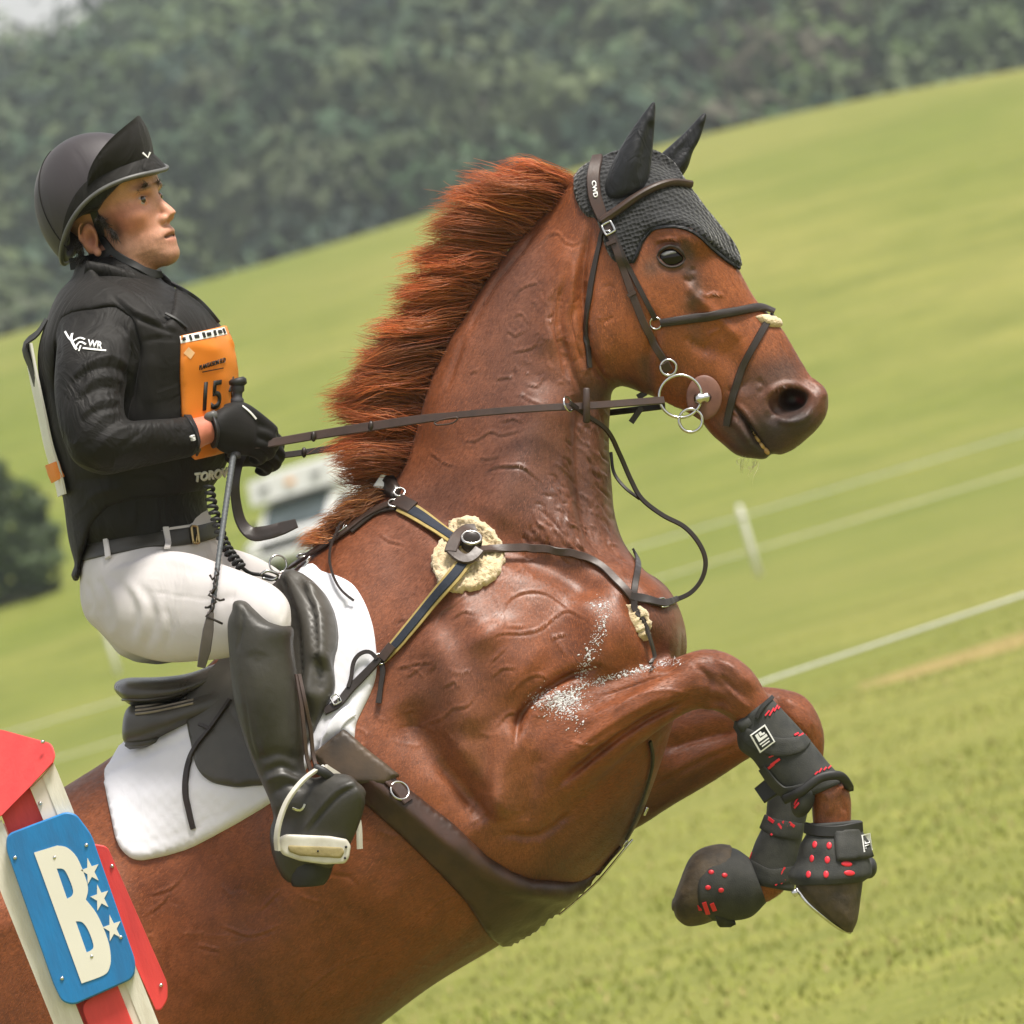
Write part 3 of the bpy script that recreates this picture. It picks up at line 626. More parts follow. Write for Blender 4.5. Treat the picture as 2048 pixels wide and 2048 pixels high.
# eye
eye = mk('eye', sph(P(1342, 515, mid(1343) + .079), (.0258, .0205, .021), 28), M['eye'], horse)
mk('eye_white', patch(Surf(*sph(P(1342, 515, mid(1343) + .079), (.0261, .0208, .0213), 40)), ZH([(712, 1060), (745, 1040), (795, 1036), (815, 1048), (780, 1056), (735, 1068)]), .0005, .0004, 3, 3), new_mat('eye_white', (.2, .2, .21), .2)[0], eye)
M['lid'] = mottled('dark_skin', (.04, .026, .02), (.02, .014, .012), 50, .6)
for nm_, zz, rr_ in (('upper_eyelid', [(688, 1072), (715, 1030), (765, 1005), (815, 1012), (850, 1045), (872, 1085)], .003), ('lower_eyelid', [(688, 1072), (715, 1112), (765, 1138), (820, 1135), (855, 1112), (872, 1085)], .0022)):
    q_, n_ = drape(SURF_H, smooth_path(np.array(ZH(zz), float), 2)); q_[:, 2] = np.maximum(q_[:, 2], mid(1343) + .083); q_[1:-1] = .25 * q_[:-2] + .5 * q_[1:-1] + .25 * q_[2:]; q_[1:-1] = .25 * q_[:-2] + .5 * q_[1:-1] + .25 * q_[2:]
    mk(nm_, tube(q_, rr_ * np.interp(np.linspace(0, 1, len(q_)), (0, .2, .8, 1), (.4, 1, 1, .4)), 8), M['lid'], horse)
mk('teeth', join(*[sph(P(x, y, hm + .024), (.005, .0085, .006), 10, [(.8, .55, 0), (-.55, .8, 0), (0, 0, 1)]) for x, y in ((1507, 864), (1515, 878), (1524, 892), (1533, 902))]), M['teeth'], horse)
# ================================================================== mane
def strands(roots, tips, n, curl, rad, seed, jr=.012, jt=.03, col=(.36, .1, .022), npt=9, clump=26, wbias=.0, wave=.006, lens=(.7, 1.05)):
    """hair as thin three-sided fibres gathered in locks; roots/tips: k,3 frame points"""
    g = np.random.default_rng(seed); k = len(roots)
    it = lambda u, A: np.stack([np.interp(u, range(k), A[:, i]) for i in range(3)], 1)
    nc = max(3, clump * k // 3); cu = np.sort(g.uniform(0, k - 1, nc)); cr0 = it(cu, roots); ct = it(cu, tips) + g.normal(0, jt, (nc, 3)) * (1, 1, .7)
    clen = g.uniform(.88, 1.06, nc); cbow = g.normal(curl, .07, nc); cw = g.normal(0, .016, nc); cph = g.uniform(0, 6.28, nc); cwave = g.uniform(.3, 1.4, nc) * wave; cc = g.uniform(.62, 1.3, nc)
    j = g.integers(0, nc, n); u = np.clip(cu[j] + g.normal(0, .13 * k / 12, n), 0, k - 1)
    r0 = it(u, roots) + g.normal(0, jr, (n, 3)) * (.5, .5, 1.2)
    off = r0 - cr0[j]
    t1 = ct[j] + off * g.uniform(.0, .75, (n, 1)) + g.normal(0, .006, (n, 3))
    L = (clen[j] * g.uniform(*lens, n))[:, None]; fly = g.uniform(0, 1, n) < .025; L[fly] *= 1.06; t1[fly] += g.normal(0, .012, (fly.sum(), 3))
    t1 = r0 + (t1 - r0) * L
    s = np.linspace(0, 1, npt)[None, :, None]; d = t1 - r0; ln = np.linalg.norm(d, axis=1)[:, None]
    perp = np.stack([-d[:, 1], d[:, 0], np.zeros(n)], 1); perp /= np.linalg.norm(perp, axis=1)[:, None] + 1e-9; perp *= np.where(perp[:, 1:2] < 0, -1, 1)
    bow = ((cbow[j] + g.normal(0, .025, n))[:, None] * ln)
    Pn = r0[:, None] + d[:, None] * s + (perp * bow)[:, None] * (4 * s * (1 - s) * (1.25 - .6 * s)) + np.array((0, 0, 1.)) * ((cw[j] + g.normal(.012, .008, n))[:, None, None] * np.sin(s * 2.6) + wbias * s)
    Pn += perp[:, None] * (cwave[j][:, None, None] * np.sin(s * 7 + cph[j][:, None, None] + g.normal(0, .3, (n, 1, 1))) * s * 1.3)
    rr = rad * np.interp(np.linspace(0, 1, npt), (0, .3, .7, 1), (1, 1, .8, .2))[None] * g.uniform(.7, 1.25, (n, 1)); ang = g.uniform(0, 6.28, n)
    tt = d / (ln + 1e-9); b = np.cross(tt, (0, 0, 1.)); b /= np.linalg.norm(b, axis=1)[:, None] + 1e-9; c = np.cross(b, tt)
    V = np.stack([Pn + rr[..., None] * (np.cos(ang + a)[:, None] * b + np.sin(ang + a)[:, None] * c)[:, None] for a in (0, 2.09, 4.19)], 2)
    base = np.arange(n)[:, None, None] * npt * 3 + np.arange(npt - 1)[None, :, None] * 3 + np.arange(3)[None, None]
    nx = np.arange(n)[:, None, None] * npt * 3 + np.arange(npt - 1)[None, :, None] * 3 + ((np.arange(3) + 1) % 3)[None, None]
    F = np.stack([base, nx, nx + 3, base + 3], -1).reshape(-1, 4)
    cv = np.array(col) * (cc[j] * g.uniform(.75, 1.25, n))[:, None]; cv[:, 1] *= g.uniform(.85, 1.2, n)
    tipc = np.interp(np.linspace(0, 1, npt), (0, .5, 1), (.8, 1, 1.35))[None, :, None]        # lighter towards the ends
    C = np.repeat((cv[:, None] * tipc)[:, :, None], 3, 2).reshape(-1, 3)
    return (V.reshape(-1, 3), F), C
def hair_mat():
    m, nt, b = new_mat('mane_hair', (.3, .09, .02), .38, spec=.5, sheen=.2)
    at = nt.nodes.new('ShaderNodeAttribute'); at.attribute_name = 'Col'; nt.links.new(at.outputs['Color'], b.inputs['Base Color'])
    tl = nt.nodes.new('ShaderNodeBsdfTranslucent'); mx = nt.nodes.new('ShaderNodeMixShader'); mx.inputs[0].default_value = .3; nt.links.new(at.outputs['Color'], tl.inputs[0])
    nt.links.new(b.outputs[0], mx.inputs[1]); nt.links.new(tl.outputs[0], mx.inputs[2]); nt.links.new(mx.outputs[0], nt.nodes['Material Output'].inputs[0])
    return m
M['hair'] = hair_mat()
mroot = [(1152, 366), (1110, 402), (1060, 450), (1012, 506), (962, 566), (928, 628), (894, 698), (864, 756), (848, 812), (842, 866), (828, 922), (802, 966)]
mtip = [(990, 338), (925, 372), (868, 425), (832, 500), (803, 578), (762, 650), (722, 712), (694, 772), (655, 818), (690, 868), (655, 915), (690, 968)]
RT = PA([(x, y, mid(x) + .004) for x, y in mroot]); TP = PA([(x, y, mid(x) + .045) for x, y in mtip])
(MV1, MF1), MC1 = strands(RT, TP, 12500, .05, .00066, 3, jt=.010, clump=30, col=(.5, .145, .038), npt=7, wave=.007)
(MV2, MF2), MC2 = strands(PA([(790, 985, mid(790) + .02), (740, 1025, mid(740) + .03), (690, 1062, mid(690) + .03)]), PA([(700, 985, .07), (655, 1050, .07), (600, 1092, .07)]), 1300, .05, .00065, 5, npt=6, jt=.014, col=(.5, .18, .05))
mane = mk('mane', (np.concatenate([MV1, MV2]), np.concatenate([MF1, MF2 + len(MV1)])), M['hair'], horse, col=np.concatenate([MC1, MC2]))
tr_ = PA([(*wpx(-1.44, 1.42), -.17), (*wpx(-1.46, 1.4), -.2)]); tt_ = PA([(*wpx(-1.72, .75), -.17), (*wpx(-1.66, .7), -.2)])
(TV, TF), TC = strands(tr_, tt_, 1000, .12, .0014, 9, npt=6, jr=.02, jt=.05, col=(.26, .075, .02)); mk('tail', (TV, TF), M['hair'], horse, col=TC)
(WV, WF), WC = strands(PA([(1478, 915, hm), (1505, 922, hm), (1520, 922, hm + .02)]), PA([(1478, 948, hm), (1495, 958, hm), (1502, 955, hm + .02)]), 16, .05, .00035, 11, jr=.006, jt=.006, col=(.7, .6, .45)); mk('whiskers', (WV, WF), M['hair'], horse, col=WC)

# ================================================================== tack materials
M['leather'] = mottled('brown_leather', (.062, .036, .026), (.035, .02, .015), 40, .42, .25, 260, .0008, rr=(.32, .55))
M['leather_dk'] = mottled('dark_leather', (.032, .022, .018), (.018, .013, .011), 40, .4, .25, 260, .0008, rr=(.32, .55))
M['girth'] = mottled('girth_leather', (.06, .028, .018), (.03, .015, .01), 22, .36, .35, 120, .0015, rr=(.28, .5))
M['saddle'] = mottled('saddle_leather', (.05, .046, .039), (.078, .072, .061), 14, .4, .3, 320, .0006, rr=(.34, .5))
M['saddle_seat'] = mottled('seat_leather', (.045, .04, .034), (.07, .063, .053), 14, .3, .3, 320, .0006, rr=(.22, .38))
M['knit'] = None
def knit_mat():
    m, nt, b = new_mat('black_knit', (.012, .013, .015), .85, sheen=.3)
    v = coords(nt); vo = nt.nodes.new('ShaderNodeTexVoronoi'); vo.inputs['Scale'].default_value = 130; vo.inputs['Randomness'].default_value = .35
    nt.links.new(v, vo.inputs['Vector'])
    nt.links.new(ramp(nt, vo.outputs['Distance'], [(.0, (.002, .002, .002)), (.45, (.009, .0095, .011)), (.8, (.02, .021, .024))]), b.inputs['Base Color'])
    bump(nt, b, vo.outputs['Distance'], .9, .005); return m
M['knit'] = knit_mat()
M['black_cloth'] = fabric('black_stretch_fabric', (.008, .009, .011), (.013, .014, .017), 30, .55, (22, .5, .004), 900, sheen=.05, spec=.3)
M['fleece'] = mottled('sheepskin', (.58, .43, .24), (.78, .64, .42), 50, .95, .8, 180, .006, sheen=.5)
M['navy'] = mottled('navy_elastic', (.012, .017, .03), (.02, .026, .042), 60, .8, .5, 300, .001)
M['gold'] = mottled('gold_edging', (.42, .31, .1), (.3, .22, .07), 60, .6)
M['brass'] = mottled('brass', (.55, .42, .2), (.4, .3, .14), 50, .3, metal=1.0)
M['pink_leather'] = mottled('bit_guard_leather', (.2, .09, .06), (.13, .055, .04), 40, .55, .2, 200, .001)
M['white_pad'] = fabric('white_quilted_cotton', (.8, .8, .85), (.72, .72, .77), 7, .85, (11, .13, .004), 500)
M['neoprene'] = mottled('black_neoprene', (.02, .022, .022), (.05, .05, .045), 30, .75, .6, 400, .0012)
M['red'] = mottled('red_rubber', (.75, .03, .05), (.6, .02, .035), 40, .4)
M['white_print'] = mottled('white_print', (.86, .86, .86), (.8, .8, .8), 40, .6)
M['alloy'] = mottled('pale_alloy', (.66, .64, .58), (.46, .43, .36), 22, .3, metal=.6, bs=0) if False else mottled('pale_alloy', (.66, .64, .58), (.46, .43, .36), 22, .3, .2, 60, .001, rr=(.28, .5))
M['grip'] = mottled('worn_grip', (.33, .27, .12), (.2, .16, .07), 25, .7, .5, 120, .002)
M['black'] = mottled('black_rubber', (.012, .012, .012), (.02, .02, .02), 40, .55)

# ================================================================== ear bonnet
bz = ZH([(160, 570), (195, 515), (260, 470), (330, 440), (430, 400), (560, 390), (680, 400), (790, 470), (850, 560), (905, 640), (1000, 770), (1100, 890), (1190, 1010), (1225, 1140), (1160, 1120), (1060, 1040), (960, 945), (880, 900), (790, 882), (690, 890), (625, 920), (575, 1000), (535, 1110), (430, 1112), (370, 1040), (335, 930), (295, 830), (240, 815), (190, 750), (160, 660)])
bonnet = thing('ear_bonnet', 'black crocheted ear bonnet with two pointed ear covers on the horse head', 'ear bonnet', P(1300, 420, hm))
BON = patch(SURF_H, bz, .006, .002, 7, 8, sm=3)
mk('knit_cap', BON, M['knit'], bonnet)
SB = Surf(np.concatenate([HV, BON[0]]), HF.tolist() + [tuple(i + len(HV) for i in f) for f in BON[1]])
def ear(rows, w):
    st_ = [(*r[:4], r[4], mid(1300) + w) for r in rows]
    V, F = loft(st_, 6, 20); X = px_of(V); return V, F
ear1 = sdf_build([(ear([(1208, 392, 1296, 372, .034), (1210, 362, 1302, 336, .036), (1226, 322, 1305, 305, .034), (1250, 280, 1308, 272, .026), (1278, 238, 1311, 235, .015), (1304, 204, 1312, 203, .005)], .055), 'u', .01),
    (tube(PA([(1290, 345, mid(1300) + .095), (1297, 300, mid(1300) + .083), (1304, 250, mid(1300) + .07)]), [.013, .013, .005], 10), 's', .012)], .0025, 2)
ear2 = sdf_build([(ear([(1308, 335, 1358, 362, .028), (1318, 312, 1376, 335, .03), (1344, 288, 1386, 304, .026), (1370, 264, 1399, 280, .02), (1396, 236, 1409, 250, .011), (1409, 224, 1415, 228, .004)], -.055), 'u', .01),
    (tube(PA([(1345, 322, mid(1300) - .02), (1375, 285, mid(1300) - .03), (1400, 250, mid(1300) - .04)]), [.012, .011, .005], 10), 's', .012)], .0025, 2)
mk('ear_cover', ear1, M['black_cloth'], bonnet); mk('ear_cover', ear2, M['black_cloth'], bonnet)
mk('piping', strap(SB, ZH([(1225, 1140), (1160, 1120), (1060, 1040), (960, 945), (880, 900), (790, 882), (690, 890), (625, 920), (575, 1000), (535, 1110)]), 6, .004, .001, 5), M['black_cloth'], bonnet)

# ================================================================== bridle
bridle = thing('bridle', 'brown leather bridle with steel ring bit on the chestnut horse', 'bridle', P(1400, 700, hm))
def S(name, pts, w, mat='leather', parent=None, surf=None, thick=.004, lift=.002, **k):
    return mk(name, strap(surf or SB, pts, w, thick, lift, **k), M[mat], parent or bridle)
S('headpiece', ZH([(310, 440), (285, 520), (282, 600), (295, 700), (325, 780), (350, 850)]), [22, 25, 26, 26, 24, 18], thick=.007)
S('browband', ZH([(335, 850), (430, 785), (540, 705), (660, 638), (780, 605), (900, 618)]), [17, 17, 16, 15, 15, 15], thick=.007, arch=.5)
chk = S('cheekpiece', ZH([(365, 860), (420, 1000), (480, 1170), (540, 1340), (620, 1540), (700, 1680), (752, 1765)]), [17, 16, 15, 15, 15, 15, 14])
mk('keeper', strap(SB, ZH([(505, 1330), (530, 1310), (555, 1300)]), 8, .004, .006), M['leather'], chk)
mk('keeper', strap(SB, ZH([(370, 1000), (400, 985), (430, 975)]), 8, .004, .006), M['leather'], chk)
S('noseband_hanger', ZH([(400, 905), (480, 1085), (560, 1245), (640, 1400), (682, 1475)]), 10, 'leather_dk')
S('throatlatch', ZH([(345, 900), (305, 1060), (268, 1250), (245, 1450), (236, 1620), (250, 1790)]), [9, 10, 12, 12, 12, 10], 'leather_dk')
nb = S('noseband', ZH([(715, 1500), (900, 1474), (1100, 1444), (1250, 1418), (1350, 1405), (1440, 1440)]), [16, 18, 18, 17, 17, 20], 'leather_dk', thick=.006, arch=.3)
mk('noseband_stitching', strap(SB, ZH([(760, 1490), (900, 1468), (1100, 1438), (1290, 1408)]), 3, .003, .0065), M['leather'], nb)
S('flash_strap', ZM([(1425, 430), (1380, 490), (1330, 580), (1270, 690), (1220, 800), (1185, 910), (1160, 1020), (1140, 1130)]), [14, 14, 14, 14, 15, 15, 15, 14], 'leather_dk', thick=.005)
mk('fleece_patch', patch(SB, ZM([(1320, 430), (1370, 420), (1440, 440), (1490, 490), (1440, 500), (1370, 480)]), .012, .0, 5, 8, smooth_curve=True), M['fleece'], bridle)
def on(surf, x, y, lift=.004):
    h = surf.hit(x, y); return (h[0] + h[1] * lift, h[1]) if h else (P(x, y, 0), np.array((0, 0, 1.)))
q, n = on(SB, *ZH([(685, 1500)])[0], .006); mk('noseband_ring', ring(q, 11.5 * PXM, .0018, n), M['steel'], bridle)
def buckle(surf, x, y, wx, wy, ang, mat, parent, lift=.006, r=.0016, name='buckle'):
    q, n = on(surf, x, y, lift); a = R(ang); e1 = np.array((math.cos(a), math.sin(a), 0)); e1 -= n * (e1 @ n); e1 /= np.linalg.norm(e1); e2 = np.cross(n, e1)
    c = [q + e1 * sx * wx * PXM / 2 + e2 * sy * wy * PXM / 2 for sx, sy in ((-1, -1), (0, -1.05), (1, -1), (1.05, 0), (1, 1), (0, 1.05), (-1, 1), (-1.05, 0))]
    p = resample(np.array(c + c[:1]), .003); A = tube(p, r, 8, n); B = tube(np.array([q - e2 * wy * PXM / 2, q + e1 * .3 * wx * PXM, q + e1 * wx * PXM * .5]), r * .8, 6, n)
    return mk(name, join(A, B), M[mat], parent)
buckle(SB, *ZH([(383, 895)])[0], 22, 20, -62, 'steel', bridle, .008, .0022)
# bit rings, guard
wb = SB.hit(1340, 810); wb = (wb[0][2] if wb else hm + .05) + .022
def rg(x, y, r, rr=.0026, w=wb): return ring(P(x, y, w), r * PXM, rr)
bit = mk('bit', join(rg(*ZM([(763, 757)])[0], 15.5), rg(*ZM([(840, 942)])[0], 42, .0028), rg(*ZM([(907, 1098)])[0], 23, .0028)), M['steel'], bridle)
gx, gy = ZM([(992, 950)])[0]
mk('mouthpiece_end', tube(PA([(gx - 16, gy + 2, wb + .002), (gx - 8, gy + 2, wb + .006), (gx - 2, gy + 1, wb + .004), (gx + 4, gy, wb + .006), (gx + 9, gy, wb + .002)]), [.009, .0105, .007, .0105, .008], 14), M['steel'], bit)
mk('bit_guard', sph(P(gx, gy, wb - .012), (.0325, .041, .006), 32), M['pink_leather'], bit)
mk('cheek_loop', strap(SB, ZH([(735, 1740), (765, 1790)]), 18, .006, .012), M['leather'], chk)
# reins
nr = PA([(500, 890, .12), (545, 885, .11), (640, 869, .12), (735, 854, .15), (860, 836, .185), (1000, 822, .215), (1100, 815, .22), (1170, 812, .215), (1250, 806, .21), (1328, 800, wb)])
p = smooth_path(nr, .008); up = np.tile((0, .25, 1.), (len(p), 1))
wr = np.interp(px_of(p)[:, 0], (545, 735, 860, 900, 1330), (17, 19, 17, 14, 15)) * PXM
rein = mk('rein', ribbon(p, up, wr, .004, -.002), M['leather'], bridle)
fr = PA([(500, 905, -.02), (545, 912, -.04), (640, 900, -.05), (735, 884, -.07), (860, 862, -.16), (1000, 845, -.17), (1150, 832, -.1), (1221, 825, .0), (1330, 812, hm - .07)])
p2 = smooth_path(fr, .008); mk('rein', ribbon(p2, np.tile((0, .2, 1.), (len(p2), 1)), 12.5 * PXM, .004, -.002), M['leather_dk'], bridle)
for x, y, w in ((627, 873, .122), (742, 852, .152), (608, 905, -.047)):
    mk('rein_stop', sph(P(x, y, w), (6 * PXM, 11 * PXM, .007), 14), M['leather_dk'], rein)
mk('rein_stop', box_frame(P(1173, 811, .225), np.eye(3), (7 * PXM, 35 * PXM, .006), .5), M['leather'], rein)
mk('rein_billet', tube(smooth_path(PA([(868, 845, .195), (885, 839, .199), (915, 835, .205), (905, 846, .203), (875, 850, .197), (868, 845, .195)]), .003), .0016, 6), M['leather'], rein)
for a, b in (((1283, 815), (1262, 845)), ((1275, 795), (1292, 785))):
    mk('rein_billet', ribbon(PA([(*a, .1), ((a[0] + b[0]) / 2, (a[1] + b[1]) / 2, .1), (*b, .1)]), np.tile((0, 0, 1.), (3, 1)), 12 * PXM, .004), M['leather_dk'], rein)
bt = smooth_path(PA([(486, 905, .07), (476, 930, .09), (470, 966, .1), (472, 1007, .1), (482, 1046, .1), (503, 1068, .105), (534, 1066, .11), (565, 1057, .11), (594, 1047, .11)]), .006)
wbt = np.interp(np.linspace(0, 1, len(bt)), (0, .3, .55, .7, .9, 1), (20, 18, 22, 30, 26, 18)) * PXM
mk('rein_bight', ribbon(bt, np.stack([np.linspace(0, .6, len(bt)), np.linspace(0, .5, len(bt)), np.ones(len(bt))], 1), wbt, .004), M['leather_dk'], rein)
# lettering on the headpiece
V2, F2 = text_mesh('CWD', .02); hx, hy = ZH([(288, 640)])[0]
q, n = on(SB, hx, hy); mk('lettering', print_on(Surf(*strap(SB, ZH([(282, 560), (282, 600), (295, 700), (325, 780)]), 26, .007, .002)), V2, F2, (hx, hy), (1.8, 13.5), (12, -2.5), .001), M['white_print'], bridle)

# ================================================================== breastplate and martingale
bp = thing('breastplate', 'brown and navy breastplate with sheepskin pads across the horse shoulder', 'breastplate', P(1000, 1100, .2))
def B(name, pts, w, mat='leather', thick=.004, lift=.002, parent=None, **k): return mk(name, strap(SURF_H, pts, w, thick, lift, **k), M[mat], parent or bp)
def fleece(poly, th):
    g = np.random.default_rng(4)
    def rel(X, d): return .004 * np.sin(X[:, 0] * .9 + g.normal(0, 1, len(X))) * np.clip(d / 6, 0, 1) + g.normal(0, .0016, len(X))
    o = np.asarray(poly, float); o = resample(crom(np.concatenate([o, o[:1]]), 6), 4)[:-1]; o += g.normal(0, 1.6, o.shape)
    return patch(SURF_H, o, th, .001, 4.5, 7, rel, smooth_curve=False)
flp = mk('sheepskin_pad', fleece(Z8([(690, 325), (760, 300), (850, 335), (915, 415), (932, 500), (885, 590), (790, 640), (680, 648), (625, 590), (605, 520), (612, 460), (640, 425)]), .012), M['fleece'], bp)
mk('sheepskin_pad', fleece(Z8([(1480, 705), (1540, 700), (1590, 760), (1597, 810), (1562, 872), (1525, 820), (1498, 760)]), .014), M['fleece'], bp)
LFT = .018
for nm, pts, w in (('upper_elastic_strap', Z8([(470, 262), (540, 305), (630, 372), (745, 450)]), 34), ('lower_elastic_strap', Z8([(760, 505), (650, 640), (530, 785), (440, 890), (375, 960)]), [30, 30, 28, 25, 18])):
    e = B(nm, pts, w, 'gold', .003, .006 if 'lower' in nm else .006, wadd=(0, .004, .022) if 'upper' in nm else (.022, .004, 0))
    mk('navy_band', strap(SURF_H, pts, np.asarray(w) * .62, .003, .0085, wadd=(0, .004, .022) if 'upper' in nm else (.022, .004, 0)), M['navy'], e)
B('keeper', Z8([(450, 240), (520, 280)]), 30, 'leather', .005, .009)
B('keeper', Z8([(698, 515), (712, 465), (750, 425), (800, 412)]), 26, 'leather', .006, .03, sm=8)
B('keeper', Z8([(700, 500), (735, 545), (790, 530), (815, 500)]), 22, 'leather', .006, .029, sm=8)
B('keeper', Z8([(430, 895), (380, 955)]), 20, 'leather', .005, .011)
q, n = on(SURF_H, *Z8([(775, 468)])[0], .036); mk('ring', ring(q, 19 * PXM, .0028, n), M['steel'], bp); mk('ring_backing', sph(q - n * .01, (22 * PXM, 22 * PXM, .008), 20), M['leather_dk'], bp)
B('breast_strap', Z8([(800, 466), (860, 460), (1000, 448), (1150, 455), (1280, 485), (1380, 545), (1460, 625), (1525, 690)]), [20, 18, 17, 16, 16, 16, 16, 16], 'leather', .005, .004, wadd=(.028, .02, .004, 0, 0, 0, 0))
B('breast_strap', Z8([(1500, 455), (1530, 520), (1522, 600), (1512, 665)]), 13, 'leather_dk', .004, .004)
B('center_strap', Z8([(1500, 665), (1560, 680), (1640, 705), (1700, 685)]), [16, 18, 16, 12], 'leather_dk', .005, .005)
B('center_strap', Z8([(1520, 690), (1545, 830), (1580, 940), (1600, 1000)]), [14, 10, 9, 8], 'leather_dk', .004, .015)
buckle(SURF_H, *Z8([(1640, 700)])[0], 20, 18, 25, 'steel', bp)
us = B('upper_strap', Z8([(470, 245), (400, 262), (300, 315), (210, 385), (100, 455), (0, 525), (-30, 545)]), [18, 17, 16, 16, 17, 18, 18], 'leather', .005, .006)
B('upper_strap', Z8([(440, 275), (360, 290), (300, 330), (240, 380)]), 8, 'leather_dk', .003, .004)
buckle(SURF_H, *Z8([(205, 372)])[0], 20, 22, 40, 'steel', bp, .012)
for a in ((468, 205), (435, 262), (30, 500), (372, 955)):
    q, n = on(SURF_H, *Z8([a])[0], .012); mk('ring', ring(q, 10.5 * PXM, .0019, n + np.array((.5, .1, 0))), M['steel'], bp)
tri = Z8([(358, 195), (425, 110), (465, 180), (440, 240), (400, 215)])
mk('wither_clip', patch(SURF_H, tri, .01, .004, 5, 6, smooth_curve=False), M['leather_dk'], bp)
mk('reflective_tab', patch(SURF_H, Z8([(360, 192), (412, 118), (425, 135), (402, 200)]), .003, .016, 5, 4, smooth_curve=False), M['white_print'], bp)
B('lower_strap', Z8([(375, 955), (310, 1020), (240, 1090), (185, 1165), (120, 1200)]), [14, 16, 17, 17, 17], 'leather_dk', .005, .016)
B('loop_strap', Z8([(365, 960), (330, 925), (280, 940), (250, 985), (242, 1040), (225, 1090)]), 8, 'leather_dk', .004, .02)
B('strap_tail', Z8([(375, 965), (385, 1010), (372, 1080), (360, 1155)]), [11, 11, 10, 12], 'leather_dk', .004, .008)
B('strap_tail', Z8([(215, 365), (165, 480), (168, 580), (205, 660), (262, 708)]), 5, 'leather_dk', .003, .02)
buckle(SURF_H, *Z8([(172, 1152)])[0], 16, 18, 30, 'steel', bp, .024)
mart = PA([(1140, 806, .23), (1175, 832, .2), (1215, 862, .16), (1240, 910, .13), (1262, 960, .12), (1284, 998, .12), (1325, 1030, .12), (1368, 1053, .12), (1397, 1085, .12), (1411, 1120, .12), (1405, 1155, .12), (1383, 1184, .12), (1350, 1200, .12), (1318, 1209, .12)])
p = smooth_path(mart, .006); mk('martingale_strap', ribbon(p, np.tile((.2, .3, 1.), (len(p), 1)), 9 * PXM, .005, -.002), M['leather_dk'], bp)
p = smooth_path(PA([(1222, 905, .06), (1228, 945, .08), (1250, 975, .1), (1280, 998, .112)]), .006); mk('martingale_strap', ribbon(p, np.tile((.2, .3, 1.), (len(p), 1)), 6 * PXM, .004, -.002), M['leather_dk'], bp)
mk('martingale_ring', ring(P(1136, 808, .225), 15 * PXM, .0019, (.85, .3, .5)), M['steel'], bp)
B('girth_strap', ZL([(715, 800), (728, 900), (690, 1050), (640, 1180), (600, 1270)]), 7, 'leather_dk', .004, .003)
buckle(SURF_H, *ZL([(690, 1135)])[0], 14, 38, 65, 'steel', bp, .006, .002)
buckle(SURF_H, *ZL([(590, 1285)])[0], 12, 12, 50, 'steel', bp, .008)

# ================================================================== saddle pad, girth, saddle
pad = thing('saddle_pad', 'white quilted saddle pad under the black saddle', 'saddle pad', P(450, 1500, .2))
padpoly = [(262, 1470), (227, 1517), (210, 1557), (212, 1575), (223, 1630), (234, 1680), (249, 1706), (272, 1720), (305, 1718), (375, 1699), (448, 1662), (499, 1633), (545, 1604), (600, 1560), (633, 1503), (680, 1468), (706, 1484), (712, 1449), (726, 1418), (743, 1383), (753, 1347), (753, 1304), (746, 1253), (731, 1209), (709, 1173), (680, 1155), (645, 1144), (620, 1130), (560, 1180), (500, 1260), (420, 1370), (330, 1440)]
padrel = stroke_relief([([(205, 1560), (300, 1515), (390, 1478)], 4, -.004), ([(212, 1548), (300, 1505), (390, 1468)], 5, .003), ([(650, 1250), (700, 1215), (735, 1190)], 4, -.004), ([(700, 1240), (712, 1330), (690, 1420)], 5, -.002), ([(240, 1690), (300, 1690), (420, 1645), (540, 1580)], 3, -.0015), ([(300, 1600), (400, 1580), (480, 1600)], 22, .003)])
def padr(X, d): return padrel(X, d) + .0009 * np.clip(d / 25, 0, 1) * (np.abs(np.sin((X[:, 0] + X[:, 1]) * .11)) + np.abs(np.sin((X[:, 0] - X[:, 1]) * .11))) - .0016 * np.exp(-((d - 9) / 2.2) ** 2)
PAD = patch(SURF_H, padpoly, .010, .001, 8, 9, padr, sm=3)
mk('quilt', PAD, M['white_pad'], pad)
mk('pad_strap', strap(Surf(*PAD), [(640, 1500), (680, 1440), (705, 1420)], 26, .004, .001), M['white_pad'], pad)
girth = thing('girth', 'dark brown leather girth with stud guard under the horse belly', 'girth', P(900, 1650, .25))
gp = [(640, 1500), (688, 1474), (754, 1530), (820, 1580), (908, 1648), (974, 1712), (1022, 1742), (1060, 1756), (1145, 1763), (1195, 1745), (1240, 1690), (1200, 1735), (1168, 1772), (1118, 1813), (1056, 1864), (1003, 1889), (975, 1868), (930, 1800), (873, 1740), (798, 1668), (728, 1606), (680, 1562)]
grel = stroke_relief([([(690, 1520), (800, 1610), (900, 1690), (1000, 1755), (1120, 1775)], 18, .012), ([(700, 1490), (820, 1592), (910, 1664), (1000, 1735)], 3, -.003), ([(690, 1560), (800, 1655), (880, 1725)], 3, -.003)])
GIR = patch(SURF_H, gp, .014, .002, 8, 12, grel, sm=4, smooth_curve=False)
mk('leather_band', GIR, M['girth'], girth); SG = Surf(*GIR)
mk('billet_cover', patch(SURF_H, [(628, 1512), (690, 1462), (745, 1510), (800, 1552), (770, 1572), (700, 1570), (660, 1552)], .012, .016, 7, 8, smooth_curve=False), mottled('worn_brown_leather', (.11, .07, .04), (.03, .023, .018), 12, .5, .3, 150, .001), girth)
q, n = on(SG, *Z8([(450, 1552)])[0], .004); mk('ring', ring(q, 19 * PXM, .0022, n), M['steel'], girth); mk('ring_tab', strap(SG, Z8([(400, 1500), (450, 1550), (490, 1600)]), 26, .005, .001), M['girth'], girth)
